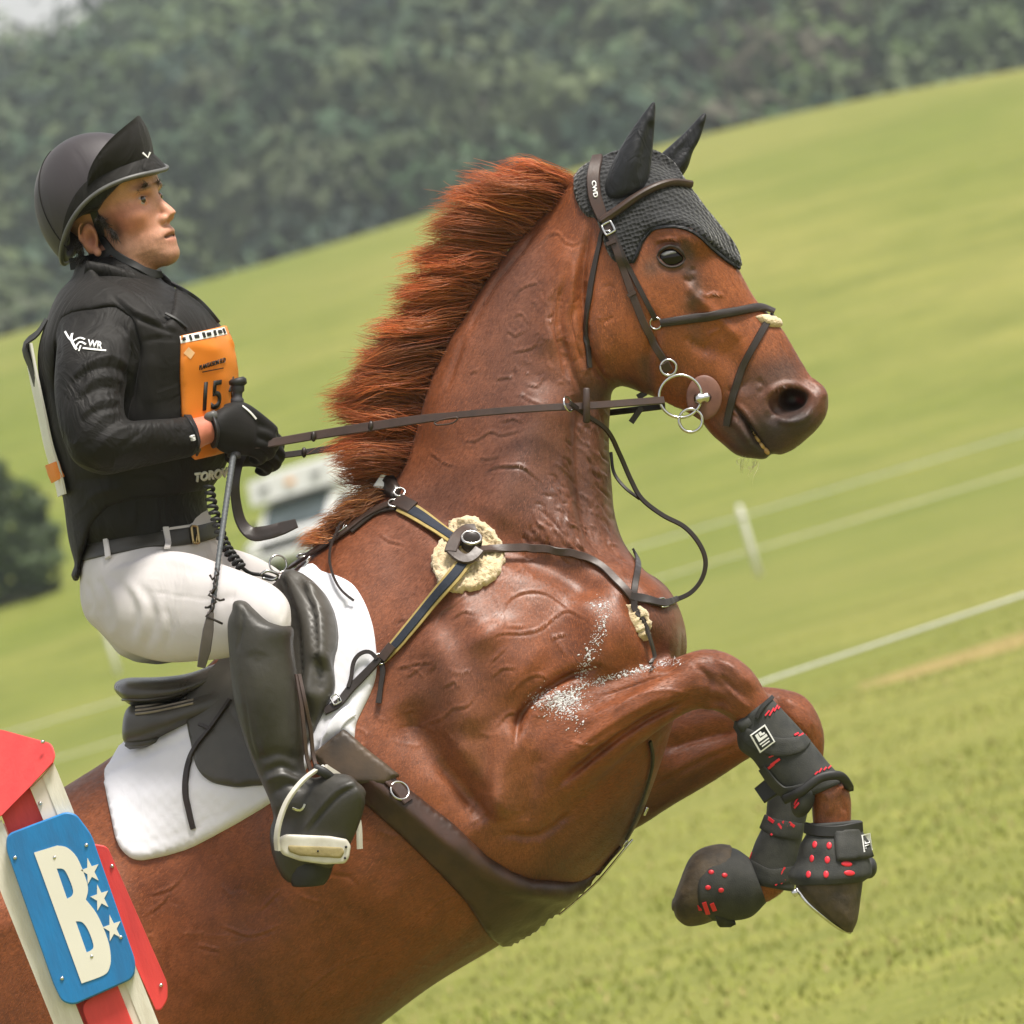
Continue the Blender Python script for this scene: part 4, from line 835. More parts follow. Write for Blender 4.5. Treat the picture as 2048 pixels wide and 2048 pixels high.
p, n = drape(SURF_H, smooth_path(np.array([(1254, 1672), (1200, 1738), (1160, 1778), (1110, 1820)], float), 6)); mk('steel_edge', tube(p + n * .012, .0022, 8), M['steel'], girth)

saddle = thing('saddle', 'black leather jumping saddle under the rider', 'saddle', P(440, 1450, .0))
seat = loft(st([(236, 1362, 246, 1394, .13, 0, 2.4), (252, 1356, 270, 1412, .165, 0, 2.6), (310, 1355, 322, 1412, .18, 0, 2.6), (372, 1348, 384, 1398, .18, 0, 2.6), (430, 1326, 444, 1368, .175, 0, 2.6), (470, 1296, 492, 1335, .16, 0, 2.6), (530, 1228, 556, 1268, .12, 0, 2.6), (580, 1160, 610, 1195, .1, 0, 2.4), (605, 1132, 640, 1165, .07, 0, 2)]), 6, 36, cap=.15)
panel = loft(st([(264, 1408, 257, 1488, .19, 0, 3), (280, 1404, 272, 1494, .2, 0, 3), (310, 1400, 304, 1488, .21, 0, 3), (350, 1398, 345, 1470, .215, 0, 2.8), (400, 1380, 398, 1450, .225, 0, 2.8), (460, 1345, 470, 1450, .23, 0, 2.8)]), 6, 30, cap=.08)
seat = sdf_build([(seat, 'u', .01)], .005, 3); panel = sdf_build([(panel, 'u', .01)], .004, 3)
mk('seat', seat, M['saddle_seat'], saddle)
pn = mk('panel', panel, M['saddle'], saddle); SP = Surf(*panel)
for dy in (0, 7, 14):
    mk('piping', strap(SP, [(272, 1416 + dy), (300, 1413 + dy), (345, 1404 + dy), (388, 1394 + dy)], 4, .003, .001), mottled('pale_piping', (.3, .26, .2), (.2, .17, .13), 50, .5) if dy == 0 else bpy.data.materials['pale_piping'], pn)
mk('panel_edge', strap(SP, [(258, 1488), (300, 1482), (345, 1466), (388, 1448)], [16, 22, 24, 20], .008, .0), M['saddle'], pn)
SS = Surf(*seat)
mk('piping', strap(SS, [(246, 1398), (300, 1398), (360, 1386), (420, 1358), (458, 1334)], 4, .003, .001), M['saddle_seat'], saddle)
flp_ = [(388, 1392), (386, 1449), (393, 1492), (402, 1535), (420, 1561), (448, 1574), (499, 1577), (560, 1562), (612, 1505), (645, 1441), (672, 1385), (672, 1333), (681, 1296), (681, 1260), (669, 1217), (645, 1182), (607, 1163), (577, 1173), (540, 1210), (480, 1290), (440, 1345)]
frel = stroke_relief([([(612, 1185), (636, 1260), (640, 1340), (630, 1400)], 26, .035), ([(648, 1200), (664, 1260), (662, 1330)], 14, .03), ([(622, 1180), (650, 1240), (656, 1320), (648, 1390)], 4, -.012), ([(600, 1185), (618, 1260), (622, 1340), (616, 1420)], 4, -.010), ([(634, 1180), (656, 1250), (660, 1320)], 3, -.006), ([(470, 1432), (500, 1470), (520, 1510)], 4, -.003), ([(470, 1400), (420, 1460), (398, 1490)], 5, -.002)])
FLP = patch(SURF_H, flp_, .007, .017, 8, 6, frel, sm=4); flap = mk('flap', FLP, M['saddle'], saddle)
fr_ = FLP[0].copy(); fr_[:, 2] = 2 * mid(520) - fr_[:, 2]; mk('flap', (fr_, [f[::-1] for f in FLP[1]]), M['saddle'], saddle)
SFL = Surf(np.concatenate([HV, FLP[0], PAD[0]]), HF.tolist() + [tuple(i + len(HV) for i in f) for f in FLP[1]] + [tuple(i + len(HV) + len(FLP[0]) for i in f) for f in PAD[1]])
mk('flap_strap', strap(SFL, [(462, 1400), (440, 1432), (415, 1466), (392, 1495), (378, 1530), (372, 1580), (380, 1625), (388, 1658)], [9, 9, 9, 10, 13, 13, 12, 11], .004, .002), M['leather_dk'], saddle)
mk('keeper', strap(SFL, [(402, 1452), (415, 1455), (425, 1462)], 7, .004, .005), M['leather_dk'], saddle)
mk('d_ring', ring(P(556, 1128, .06), 18 * PXM, .0018, (.4, .2, 1)), M['steel'], saddle)
mk('d_ring', tube(smooth_path(PA([(572, 1160, .11), (590, 1148, .11), (610, 1130, .115), (622, 1112, .115), (612, 1122, .12)]), .004), .0022, 8), M['steel'], saddle)
mk('pommel_strap', ribbon(PA([(556, 1165, .12), (575, 1182, .14), (592, 1200, .16)]), np.tile((0, .3, 1.), (3, 1)), 26 * PXM, .005), M['leather_dk'], saddle)

# ================================================================== leg boots
def leg_boot(label, rows, w, group, th=.043):
    t = thing('tendon_boot', label, 'leg boot', P(rows[2][0], rows[2][1], w), group)
    V, F = loft([(*r, th, w, 2.3) for r in rows], 6, 30, cap=.05); mk('shell', (V, F), M['neoprene'], t); return t, Surf(V, F), (V, F)
nb_, SN, NBV = leg_boot('black tendon boot with white logo patch on the nearer foreleg', [(1541, 1394, 1474, 1441), (1588, 1444, 1477, 1494), (1621, 1481, 1506, 1520), (1658, 1527, 1534, 1558), (1690, 1560, 1582, 1606)], .28, 'tendon boots')
fb_, SF, FBV = leg_boot('black tendon boot on the farther foreleg, below the nearer knee', [(1640, 1520, 1562, 1520), (1626, 1580, 1537, 1590), (1612, 1640, 1530, 1640), (1602, 1690, 1508, 1690), (1594, 1740, 1495, 1735), (1588, 1782, 1497, 1764)], -.1, 'tendon boots', .044)
mk('strap', strap(SN, ZL([(1140, 720), (1200, 780), (1330, 830), (1440, 820), (1480, 790)]), [18, 30, 36, 30, 20], .004, .001), M['neoprene'], nb_)
mk('strap', strap(SN, ZL([(1270, 930), (1330, 1010), (1400, 1060), (1480, 1040)]), [26, 32, 36, 30], .004, .001), M['neoprene'], nb_)
mk('rim', strap(SN, ZL([(1240, 690), (1260, 640), (1310, 595)]), 8, .005, .001), M['black'], nb_)
mk('fetlock_strap', tube(smooth_path(PA([(1567, 1600, .31), (1600, 1585, .335), (1640, 1556, .335), (1680, 1552, .325), (1699, 1576, .29), (1690, 1570, .25)]), .005), .0085, 10, flat=.45), M['black'], nb_)
mk('fetlock_cup', sph(P(1606, 1600, .3), (22 * PXM, 36 * PXM, .034), 22, [(math.cos(.35), -math.sin(.35), 0), (math.sin(.35), math.cos(.35), 0), (0, 0, 1)]), M['neoprene'], nb_)
mk('strap_flap', ribbon(PA([(1580, 1545, .25), (1550, 1570, .24), (1520, 1592, .235)]), np.tile((-.2, .2, 1.), (3, 1)), np.array((34, 40, 36)) * PXM, .006), M['black'], nb_)
mk('strap_flap', box_frame(P(1492, 1448, .31), [(.8, .6, 0), (-.6, .8, 0), (0, 0, 1)], (18 * PXM, 14 * PXM, .012), .6), M['neoprene'], nb_)
def dash(surf, a, b, w, parent, name='red_rib', lift=.001):
    mk(name, strap(surf, [a, b], w, .0014, lift, step=3, sm=0), M['red'], parent)
for a, b, w in (((1165, 748), (1198, 728), 7), ((1290, 940), (1325, 912), 5), ((1310, 918), (1352, 888), 5), ((1300, 880), (1345, 862), 2.5), ((1390, 830), (1400, 850), 4), ((1412, 822), (1424, 852), 4), ((1434, 818), (1446, 848), 4), ((1455, 812), (1462, 838), 4),
    ((1420, 775), (1440, 765), 4), ((1440, 782), (1462, 768), 4), ((1462, 785), (1482, 772), 4), ((1280, 680), (1300, 655), 3), ((1300, 680), (1320, 645), 3), ((1322, 660), (1338, 632), 3), ((1340, 650), (1352, 632), 3), ((1520, 965), (1535, 950), 3), ((1540, 955), (1552, 935), 3), ((1562, 945), (1574, 930), 3), ((1582, 938), (1596, 924), 3)):
    dash(SN, *ZL([a, b]), w, nb_)
CUP = Surf(*sph(P(1606, 1600, .3), (22 * PXM, 36 * PXM, .034), 22, [(math.cos(.35), -math.sin(.35), 0), (math.sin(.35), math.cos(.35), 0), (0, 0, 1)]))
for a, b in (((1425, 1110), (1440, 1080)), ((1432, 1085), (1452, 1050)), ((1438, 1062), (1458, 1036)), ((1425, 1125), (1446, 1100))): dash(CUP, *ZL([a, b]), 4, nb_)
for a, b, w in (((1285, 1165), (1325, 1195), 7), ((1345, 1200), (1362, 1225), 5), ((1365, 1190), (1385, 1215), 5), ((1395, 1195), (1420, 1215), 6), ((1310, 1250), (1316, 1258), 4), ((1310, 1480), (1330, 1455), 3), ((1335, 1465), (1350, 1440), 3), ((1355, 1445), (1375, 1412), 4), ((1330, 1500), (1345, 1480), 3), ((1355, 1490), (1375, 1470), 4), ((1210, 1370), (1220, 1340), 3), ((1245, 1465), (1255, 1470), 4)):
    dash(SF, *ZL([a, b]), w, fb_)
mk('strap', strap(SF, ZL([(1270, 1190), (1330, 1220), (1450, 1240)]), [30, 34, 34], .003, .0), M['neoprene'], fb_)
mk('strap', strap(SF, ZL([(1200, 1400), (1300, 1460), (1420, 1440)]), [26, 32, 30], .003, .0), M['neoprene'], fb_)
lg = ZL([(1270, 788)])[0]
def logo(surf, c, e1, e2, parent):
    """square woven patch: white frame, white shape with swoosh, small text bars"""
    fr2 = [(-1, -1.15), (1, -1.15), (1, 1.15), (-1, 1.15)]; inn = [(-.86, -1.0), (.86, -1.0), (.86, 1.0), (-.86, 1.0)]
    V = np.array(fr2 + inn, float); F = [(i, (i + 1) % 4, 4 + (i + 1) % 4, 4 + i) for i in range(4)]
    bars = []
    for (x0, y0, x1, y1) in ((-.55, -.1, -.2, .8), (-.55, -.1, .6, .2), (-.1, .35, .2, .8), (.15, .3, .5, .5), (-.6, -.45, .6, -.3), (-.5, -.75, .5, -.62)):
        k = len(V) ; V = np.concatenate([V, [(x0, y0), (x1, y0), (x1, y1), (x0, y1)]]); F.append((k, k + 1, k + 2, k + 3))
    mk('logo_patch', print_on(surf, V, F, c, e1, e2, .0065, .0012), M['white_print'], parent, smooth=False)
logo(SN, lg, (14.5, -10.5), (-9, -15), nb_)
bn = thing('bell_boot', 'black bell boot with red studs on the nearer front hoof', 'bell boot', P(1660, 1710, .28), 'bell boots')
nbell = loft([(1722, 1641, 1614, 1648, .05, .28), (1722, 1662, 1612, 1668, .05, .28), (1730, 1690, 1600, 1690, .06, .28), (1740, 1720, 1592, 1722, .066, .28), (1744, 1748, 1576, 1750, .073, .28), (1728, 1762, 1582, 1768, .07, .28)], 6, 34, cap=.04)
mk('shell', nbell, M['neoprene'], bn); SBN = Surf(*nbell)
mk('collar', strap(SBN, [(1612, 1655), (1640, 1662), (1680, 1662), (1722, 1652)], 22, .006, .0), M['black'], bn)
mk('closure_tab', patch(SBN, ZL([(1610, 1230), (1730, 1220), (1780, 1300), (1800, 1365), (1700, 1380), (1625, 1385)]), .005, .002, 6, 5, smooth_curve=False), M['neoprene'], bn)
mk('closure_flap', sph(P(1738, 1735, .25), (16 * PXM, 22 * PXM, .03), 16), M['black'], bn)
def stud(surf, a, rx, ry, parent, ang=0):
    q, n = on(surf, a[0], a[1], .0); e = np.array((math.cos(ang), math.sin(ang), 0)); e -= n * (e @ n); e /= np.linalg.norm(e)
    mk('red_stud', sph(q, (rx * PXM, ry * PXM, .0018), 14, [e, np.cross(n, e), n]), M['red'], parent)
for a in ((1520, 1302), (1590, 1307), (1506, 1370), (1581, 1376), (1490, 1446), (1575, 1446)): stud(SBN, ZL([a])[0], 5.5, 7.5, bn)
for a in ((1675, 1396), (1688, 1440)): stud(SBN, ZL([a])[0], 12, 5.5, bn)
logo(Surf(*nbell), ZL([(1756, 1298)])[0], (8, -2), (-2, -15), bn)
bf = thing('bell_boot', 'black bell boot with red studs on the tucked farther front hoof', 'bell boot', P(1440, 1770, -.1), 'bell boots')
fbell = loft([(1497, 1714, 1532, 1806, .046, -.1), (1470, 1697, 1502, 1834, .055, -.1), (1440, 1694, 1462, 1842, .062, -.1), (1412, 1704, 1428, 1842, .066, -.1), (1394, 1726, 1402, 1838, .066, -.1), (1386, 1740, 1390, 1828, .05, -.1)], 6, 34, cap=.05)
mk('shell', fbell, M['neoprene'], bf); SBF = Surf(*fbell)
for a in ((960, 1412), (1020, 1435), (1085, 1450), (945, 1500), (1005, 1510), (1068, 1523), (995, 1358)): stud(SBF, ZL([a])[0], 6, 5, bf)
for a in (((945, 1582), (970, 1618)), ((985, 1580), (1005, 1636)), ((1022, 1585), (1038, 1620))): dash(SBF, *ZL(a), 9, bf, 'red_stud')
mk('closure_tab', patch(SBF, ZL([(1040, 1640), (1090, 1655), (1140, 1680), (1060, 1690)]), .006, .002, 5, 4), M['black'], bf)
# hooves are part of the horse
hoof1 = mk('hoof', loft([(1728, 1735, 1596, 1740, .06, .28), (1726, 1760, 1592, 1778, .062, .28), (1721, 1800, 1617, 1808, .06, .28), (1715, 1840, 1652, 1838, .05, .28), (1706, 1861, 1684, 1860, .032, .28)], 6, 26, cap=.2), M['hoof'], horse)
mk('horseshoe', tube(smooth_path(PA([(1592, 1776, .32), (1617, 1808, .33), (1646, 1833, .325), (1679, 1857, .31), (1700, 1865, .285)]), .004), .0032, 8), M['steel'], hoof1)
hoof2 = mk('hoof', loft([(1460, 1690, 1455, 1835, .055, -.1), (1436, 1688, 1432, 1840, .06, -.1), (1400, 1698, 1402, 1850, .062, -.1), (1376, 1722, 1374, 1852, .058, -.1), (1356, 1772, 1354, 1838, .045, -.1), (1348, 1795, 1347, 1822, .03, -.1)], 6, 26, cap=.2), M['hoof'], horse)
mk('stud', box_frame(P(1590, 1786, .33), [(.8, .6, 0), (-.6, .8, 0), (0, 0, 1)], (.005, .006, .005), .3), M['steel'], hoof1)
# foam flecks on breast and forearm (real bubbles, one mass)
fo = []; g = np.random.default_rng(21)
def flecks(path, n, spread, r0, r1):
    pth = smooth_path(np.array(path, float), 2)
    for _ in range(n):
        c = pth[g.integers(0, len(pth))] + g.normal(0, 1, 2) * spread; h = SURF_H.hit(*c)
        if h is None: continue
        r = g.uniform(r0, r1); n_ = h[1]; e_ = np.array((g.normal(.8, .4), g.normal(.5, .4), 0)); e_ -= n_ * (e_ @ n_); e_ /= np.linalg.norm(e_)
        if g.uniform() < .16: fo.append(sph(h[0] + n_ * .0004, (r * g.uniform(1.5, 3.2), r * g.uniform(.8, 1.5), .0009), 8, [e_, np.cross(n_, e_), n_]))
        else: fo.append(sph(h[0] + n_ * r * .2, (r * g.uniform(.7, 1.4), r * g.uniform(.6, 1.0), r * .6), 6, [e_, np.cross(n_, e_), n_]))
flecks(Z8([(1330, 690), (1390, 720), (1370, 800), (1340, 880), (1300, 960), (1270, 1050)]), 360, (8, 7), .0005, .0015)
flecks(Z8([(1090, 1150), (1150, 1130), (1240, 1130), (1180, 1190)]), 1100, (14, 9), .0005, .0014)
flecks(Z8([(1200, 1110), (1330, 1060), (1500, 1010), (1700, 960)]), 520, (9, 3.5), .0005, .0014)
flecks(Z8([(1150, 1200), (1250, 1220), (1290, 1290)]), 60, (16, 10), .0007, .0016)
FV, FF = join(*fo); tag(mk('sweat_foam', (FV, FF), mottled('white_foam', (.7, .69, .7), (.5, .48, .48), 60, .15, spec=.9)), 'white lather flecks on the horse breast and forearm', 'foam', kind='stuff')
print('tack', round(time.time() - T0, 1))
# ================================================================== rider
M['skin'] = None
def skin_mat():
    m, nt, b = new_mat('skin', (.5, .25, .17), .48, spec=.35)
    at = nt.nodes.new('ShaderNodeAttribute'); at.attribute_name = 'Col'; v = coords(nt)
    n = noise(nt, v, 60, 4); c = mixc(nt, at.outputs['Color'], ramp(nt, n, [(.3, (.86, .8, .78)), (.7, (1.08, 1.06, 1.05))]), .8, 'MULTIPLY'); nt.links.new(c, b.inputs['Base Color'])
    b.inputs['Subsurface Weight'].default_value = .12; b.inputs['Subsurface Radius'].default_value = (.012, .005, .003); b.inputs['Subsurface Scale'].default_value = .6
    bump(nt, b, noise(nt, v, 400, 3), .15, .001); return m
M['skin'] = skin_mat()
M['shirt'] = fabric('black_shirt', (.0065, .0058, .005), (.011, .0098, .0085), 16, .6, (13, .55, .006), 900, sheen=.03, spec=.25)
M['vest'] = fabric('black_vest', (.0085, .0076, .0066), (.014, .0125, .011), 14, .65, (8, .45, .007), 700, sheen=.04, spec=.25)
M['breeches'] = fabric('white_breeches', (.6, .57, .56), (.53, .5, .495), 8, .8, (7, .22, .006), 800, sheen=.1)
M['boot'] = mottled('black_boot_leather', (.022, .0205, .018), (.055, .051, .042), 9, .42, .45, 70, .002, rr=(.3, .62))
M['helmet'] = fabric('helmet_silk', (.026, .021, .024), (.038, .031, .036), 9, .55, (6, .15, .004), 700, sheen=.1)
M['trim'] = mottled('grey_trim', (.12, .12, .115), (.08, .08, .078), 40, .45)
M['glove'] = mottled('black_glove', (.009, .0085, .008), (.014, .013, .012), 24, .65, .45, 500, .0008, sheen=.05, spec=.25)
M['orange'] = mottled('orange_bib', (.82, .25, .03), (.72, .2, .02), 5, .42, .1, 20, .002)
M['ink'] = new_mat('black_ink', (.012, .011, .01), .6)[0]
M['white_plastic'] = mottled('white_plastic', (.75, .74, .68), (.66, .65, .58), 8, .5)
person = thing('person', 'rider in black top, white breeches and black helmet on the chestnut horse', 'person', P(430, 1340, 0))
torso = loft([(170, 1098, 428, 1058, .145, -.02), (140, 1062, 416, 1022, .15, -.02), (131, 1000, 416, 972, .155, -.02), (114, 930, 444, 930, .165, -.01), (98, 860, 458, 860, .178, 0), (86, 780, 466, 780, .188, 0), (86, 705, 461, 712, .195, 0, 2.3), (100, 645, 430, 648, .195, 0, 2.3), (122, 592, 384, 602, .16, 0, 2.2), (152, 552, 345, 574, .1, 0), (178, 528, 322, 560, .062, 0)], 6, 36)
vest0 = loft([(150, 1130, 300, 1120, .15, -.02), (136, 1075, 424, 1030, .158, -.02), (126, 1000, 424, 980, .165, -.02), (110, 930, 452, 932, .177, -.01), (93, 860, 466, 862, .19, 0), (80, 780, 472, 780, .2, 0), (76, 705, 467, 710, .205, 0, 2.3), (94, 640, 436, 642, .203, 0, 2.3), (116, 588, 392, 596, .165, 0, 2.2), (145, 556, 352, 570, .12, 0)], 6, 36)
def prism(poly, w0, w1):
    p = np.asarray(poly, float); n = len(p); V = np.concatenate([PA([(x, y, w0) for x, y in p]), PA([(x, y, w1) for x, y in p])])
    r = delaunay_2d_cdt([Vector(q) for q in p], [(i, (i + 1) % n) for i in range(n)], [], 1, 1e-4)
    F = [tuple(f) for f in r[2]] + [tuple(i + n for i in f[::-1]) for f in r[2]] + [(i, (i + 1) % n, (i + 1) % n + n, i + n) for i in range(n)]
    return V, F
arm = loft([(130, 640, 245, 625, .06, .1), (116, 680, 266, 672, .066, .16), (110, 730, 262, 718, .064, .2), (108, 780, 252, 770, .06, .22), (114, 830, 248, 808, .057, .24), (126, 880, 252, 834, .056, .25), (152, 928, 262, 842, .056, .255), (205, 950, 280, 840, .054, .25), (262, 940, 312, 838, .05, .235), (326, 926, 345, 836, .045, .21), (382, 914, 368, 833, .041, .185), (396, 904, 378, 834, .038, .175)], 6, 26)
farm = loft([(330, 640, 430, 645, .06, -.15), (360, 720, 450, 730, .058, -.2), (380, 800, 470, 810, .055, -.22), (400, 880, 490, 850, .05, -.2), (440, 920, 500, 860, .045, -.15), (480, 930, 515, 865, .04, -.1), (500, 925, 520, 870, .035, -.07)], 6, 22)
wrist = loft([(390, 905, 372, 838, .032, .18), (412, 890, 396, 834, .029, .165), (436, 884, 424, 828, .029, .15)], 5, 20)
# head in its own axes: forward, side (towards camera), up
psi = R(25); cf, sf = math.cos(psi), math.sin(psi); f2 = np.array((.95, .312))
HA = np.array([(f2[0] * cf, f2[1] * cf, sf), (-f2[0] * sf, -f2[1] * sf, cf), (-f2[1], f2[0], 0)])
HO = P(280, 403, .04) - np.array((.075, .032, 0)) @ HA
def L2F(p): return np.asarray(p, float) @ HA + HO
def hs(c, r, n=22, tilt=0):
    a = R(tilt); T = np.array([(math.cos(a), 0, math.sin(a)), (0, 1, 0), (-math.sin(a), 0, math.cos(a))])
    return sph(L2F(c), r, n, T @ HA)
def ht(pts, r, m=12): return tube(L2F(smooth_path(np.array(pts, float), .004)), np.interp(np.linspace(0, 1, len(smooth_path(np.array(pts, float), .004))), np.linspace(0, 1, len(r)), r), m)
hp = [(hs((-.01, 0, .035), (.096, .073, .085)), 'u', .01), (hs((.042, 0, -.035), (.052, .057, .078)), 'u', .03), (hs((.042, 0, -.085), (.05, .049, .036)), 'u', .025), (hs((.08, 0, -.107), (.02, .024, .018)), 'u', .022), (hs((.06, 0, .045), (.036, .06, .04)), 'u', .03)]
for s in (1, -1):
    hp += [(hs((.06, s * .044, -.022), (.024, .02, .02)), 'u', .018), (hs((.08, s * .026, .02), (.015, .028, .0085)), 'u', .012), (hs((.006, s * .048, -.085), (.03, .014, .03)), 'u', .03)]
hp += [(hs((.08, 0, -.072), (.019, .028, .02)), 'u', .016)]
for s in (1, -1): hp += [(hs((.095, s * .034, .001), (.018, .018, .0105)), 's', .012)]
hp += [(ht([(.084, 0, .014), (.096, 0, -.012), (.11, 0, -.036), (.112, 0, -.042)], [.0075, .008, .0095, .0105]), 'u', .012)]
for s in (1, -1): hp += [(hs((.098, s * .0125, -.043), (.011, .0075, .0075)), 'u', .008), (hs((.1, s * .0075, -.052), (.006, .0035, .004)), 's', .004)]
hp += [(ht([(.083, -.026, -.074), (.097, -.01, -.0665), (.0985, 0, -.067), (.097, .01, -.0665), (.083, .026, -.074)], [.003, .0042, .0042, .0042, .003]), 'u', .008), (ht([(.083, -.022, -.081), (.094, 0, -.0865), (.083, .022, -.081)], [.004, .0058, .004]), 'u', .008),
       (ht([(.081, -.028, -.0748), (.0965, -.014, -.0765), (.1025, 0, -.0765), (.0965, .014, -.0765), (.081, .028, -.0748)], [.0016, .0036, .0046, .0036, .0016]), 's', .002)]
for s in (1, -1):
    hp += [(hs((.072, s * .032, 0), (.0145, .0145, .0125)), 'u', .004)]
    hp += [(ht([(.084, s * .019, -.002), (.0885, s * .031, .0042), (.079, s * .044, .0)], [.0018, .003, .002]), 'u', .003), (ht([(.084, s * .019, -.002), (.0868, s * .031, -.0048), (.079, s * .044, .0)], [.0014, .0024, .0014]), 'u', .003)]
    hp += [(hs((-.026, s * .073, -.036), (.017, .009, .029), 18, -12), 'u', .004), (hs((-.021, s * .0845, -.036), (.011, .0115, .0195), 16, -12), 's', .003), (ht([(-.036, s * .079, -.05), (-.042, s * .081, -.03), (-.034, s * .081, -.008), (-.02, s * .079, -.004)], [.002, .003, .003, .002]), 'u', .003), (hs((-.018, s * .076, -.064), (.008, .006, .009)), 'u', .005)]
neckr = tube(np.array([L2F((-.018, 0, -.06)), L2F((-.03, 0, -.11)), P(252, 575, .01), P(258, 620, .0)]), [.052, .053, .056, .062], 22)
hp += [(neckr, 'u', .025)]
BD, BF = sdf_build(hp, .0021, 1)
body_parts = [((torso[0] * 1.0, torso[1]), 'u', .02), (arm, 'u', .02), (farm, 'u', .02), (wrist, 'u', .01)]
BL, BLF = (np.linalg.inv(HA.T) @ (BD - HO).T).T, BF
SKIN, RUDDY, STUB, HAIRC = (.64, .34, .23), (.6, .21, .13), (.36, .2, .135), (.03, .02, .015)
def lp(c, w, colr, op):
    global BC
    d = np.sqrt((((BL - np.array(c)) / np.array(w)) ** 2).sum(1)); a = (op * np.exp(-d ** 2))[:, None]; BC = BC * (1 - a) + np.array(colr) * a
BC = np.tile(SKIN, (len(BD), 1)).astype(float)
for s in (1, -1):
    lp((.055, s * .05, -.03), (.032, .025, .03), RUDDY, .9); lp((.03, s * .055, -.01), (.025, .03, .03), RUDDY, .5); lp((-.026, s * .078, -.036), (.025, .015, .035), (.55, .19, .12), .7)
    lp((.045, s * .05, -.085), (.05, .03, .025), STUB, .45); lp((.006, s * .066, -.03), (.011, .02, .026), HAIRC, .8); lp((.02, s * .062, -.07), (.03, .03, .025), STUB, .5); lp((.0245, s * .066, -.04), (.009, .02, .02), HAIRC, .75); lp((-.02, s * .076, -.036), (.008, .008, .014), (.2, .06, .035), .85)  # ear hollow darkened in the skin colour, standing in for its shade
    lp((.093, s * .03, .0215), (.022, .021, .0048), (.045, .028, .02), .85); lp((.082, s * .014, .004), (.012, .007, .01), (.36, .16, .1), .5); lp((.08, s * .03, .009), (.02, .018, .004), (.3, .14, .09), .5)
    lp((.086, s * .031, .0052), (.012, .013, .0022), (.04, .025, .02), .85)
lp((.085, 0, -.105), (.03, .04, .022), STUB, .75); lp((.1, 0, -.06), (.01, .02, .006), STUB, .45); lp((.098, 0, -.071), (.012, .018, .004), (.36, .12, .09), .8); lp((.096, 0, -.084), (.012, .016, .005), (.4, .14, .1), .8); lp((.09, 0, -.0762), (.022, .03, .0032), (.03, .008, .006), .95)  # mouth gap: shade painted into the skin colour
lp((.11, 0, -.03), (.012, .012, .02), (.55, .24, .16), .5); lp((-.06, 0, -.06), (.035, .09, .05), HAIRC, .9); lp((-.02, 0, -.13), (.06, .08, .03), (.5, .17, .1), .7)
_st = np.exp(-(((BL - np.array((.05, 0, -.1))) / np.array((.06, .08, .04))) ** 2).sum(1)); BC = BC * (1 - .45 * (_st * rng.uniform(0, 1, len(BC)))[:, None]) * rng.uniform(.93, 1.05, (len(BC), 1))
bodyo = mk('body', (BD, BF), M['skin'], person, col=BC)
def head_hair(name, pts, d, n, jr, col=(.028, .018, .012), seed=2, rad=.00045):
    r_ = np.array([L2F(p) for p in pts]); t_ = np.array([L2F(np.array(p) + d) for p in pts])
    (v_, f_), c_ = strands(r_, t_, n, .02, rad, seed, jr=jr, jt=.0015, col=col, npt=5, clump=6, wave=.0005); v_[:, 2] += .0
    mk(name, (v_, f_), M['hair'], person, col=c_)
for s in (1, -1):
    head_hair('hair', [(.004, s * .071, .0), (.012, s * .07, -.018), (.02, s * .0685, -.036), (.024, s * .066, -.052)], np.array((.002, s * .002, -.013)), 420, .0035)
    head_hair('hair', [(-.05, s * .068, -.03), (-.06, s * .062, -.05), (-.062, s * .055, -.075)], np.array((-.004, s * .002, -.014)), 420, .006)
    head_hair('eyebrow', [(.0952, s * .014, .0225), (.0948, s * .026, .0242), (.085, s * .044, .018)], np.array((-.003, s * .006, .0)), 75, .0008, (.075, .048, .032), seed=6, rad=.0004)
SK = Surf(BD, BF)
for s in (1, -1):
    e = mk('eye', hs((.0735, s * .032, 0), (.0142, .0142, .0122), 24), new_mat('sclera', (.42, .38, .36), .15)[0], person)
    dvec = np.array((.93, s * .2 + .1, .12)); dvec /= np.linalg.norm(dvec)
    mk('iris', hs(np.array((.0735, s * .032, 0)) + dvec * .0108, (.0052, .0072, .0072), 16), new_mat('iris', (.03, .018, .012), .1, coat=.8)[0], e)
WR, WRF = sdf_build([(wrist, 'u', .005)], .003, 1); mk('wrist', (WR, WRF), M['skin'], person, col=np.tile((.55, .2, .13), (len(WR), 1)))
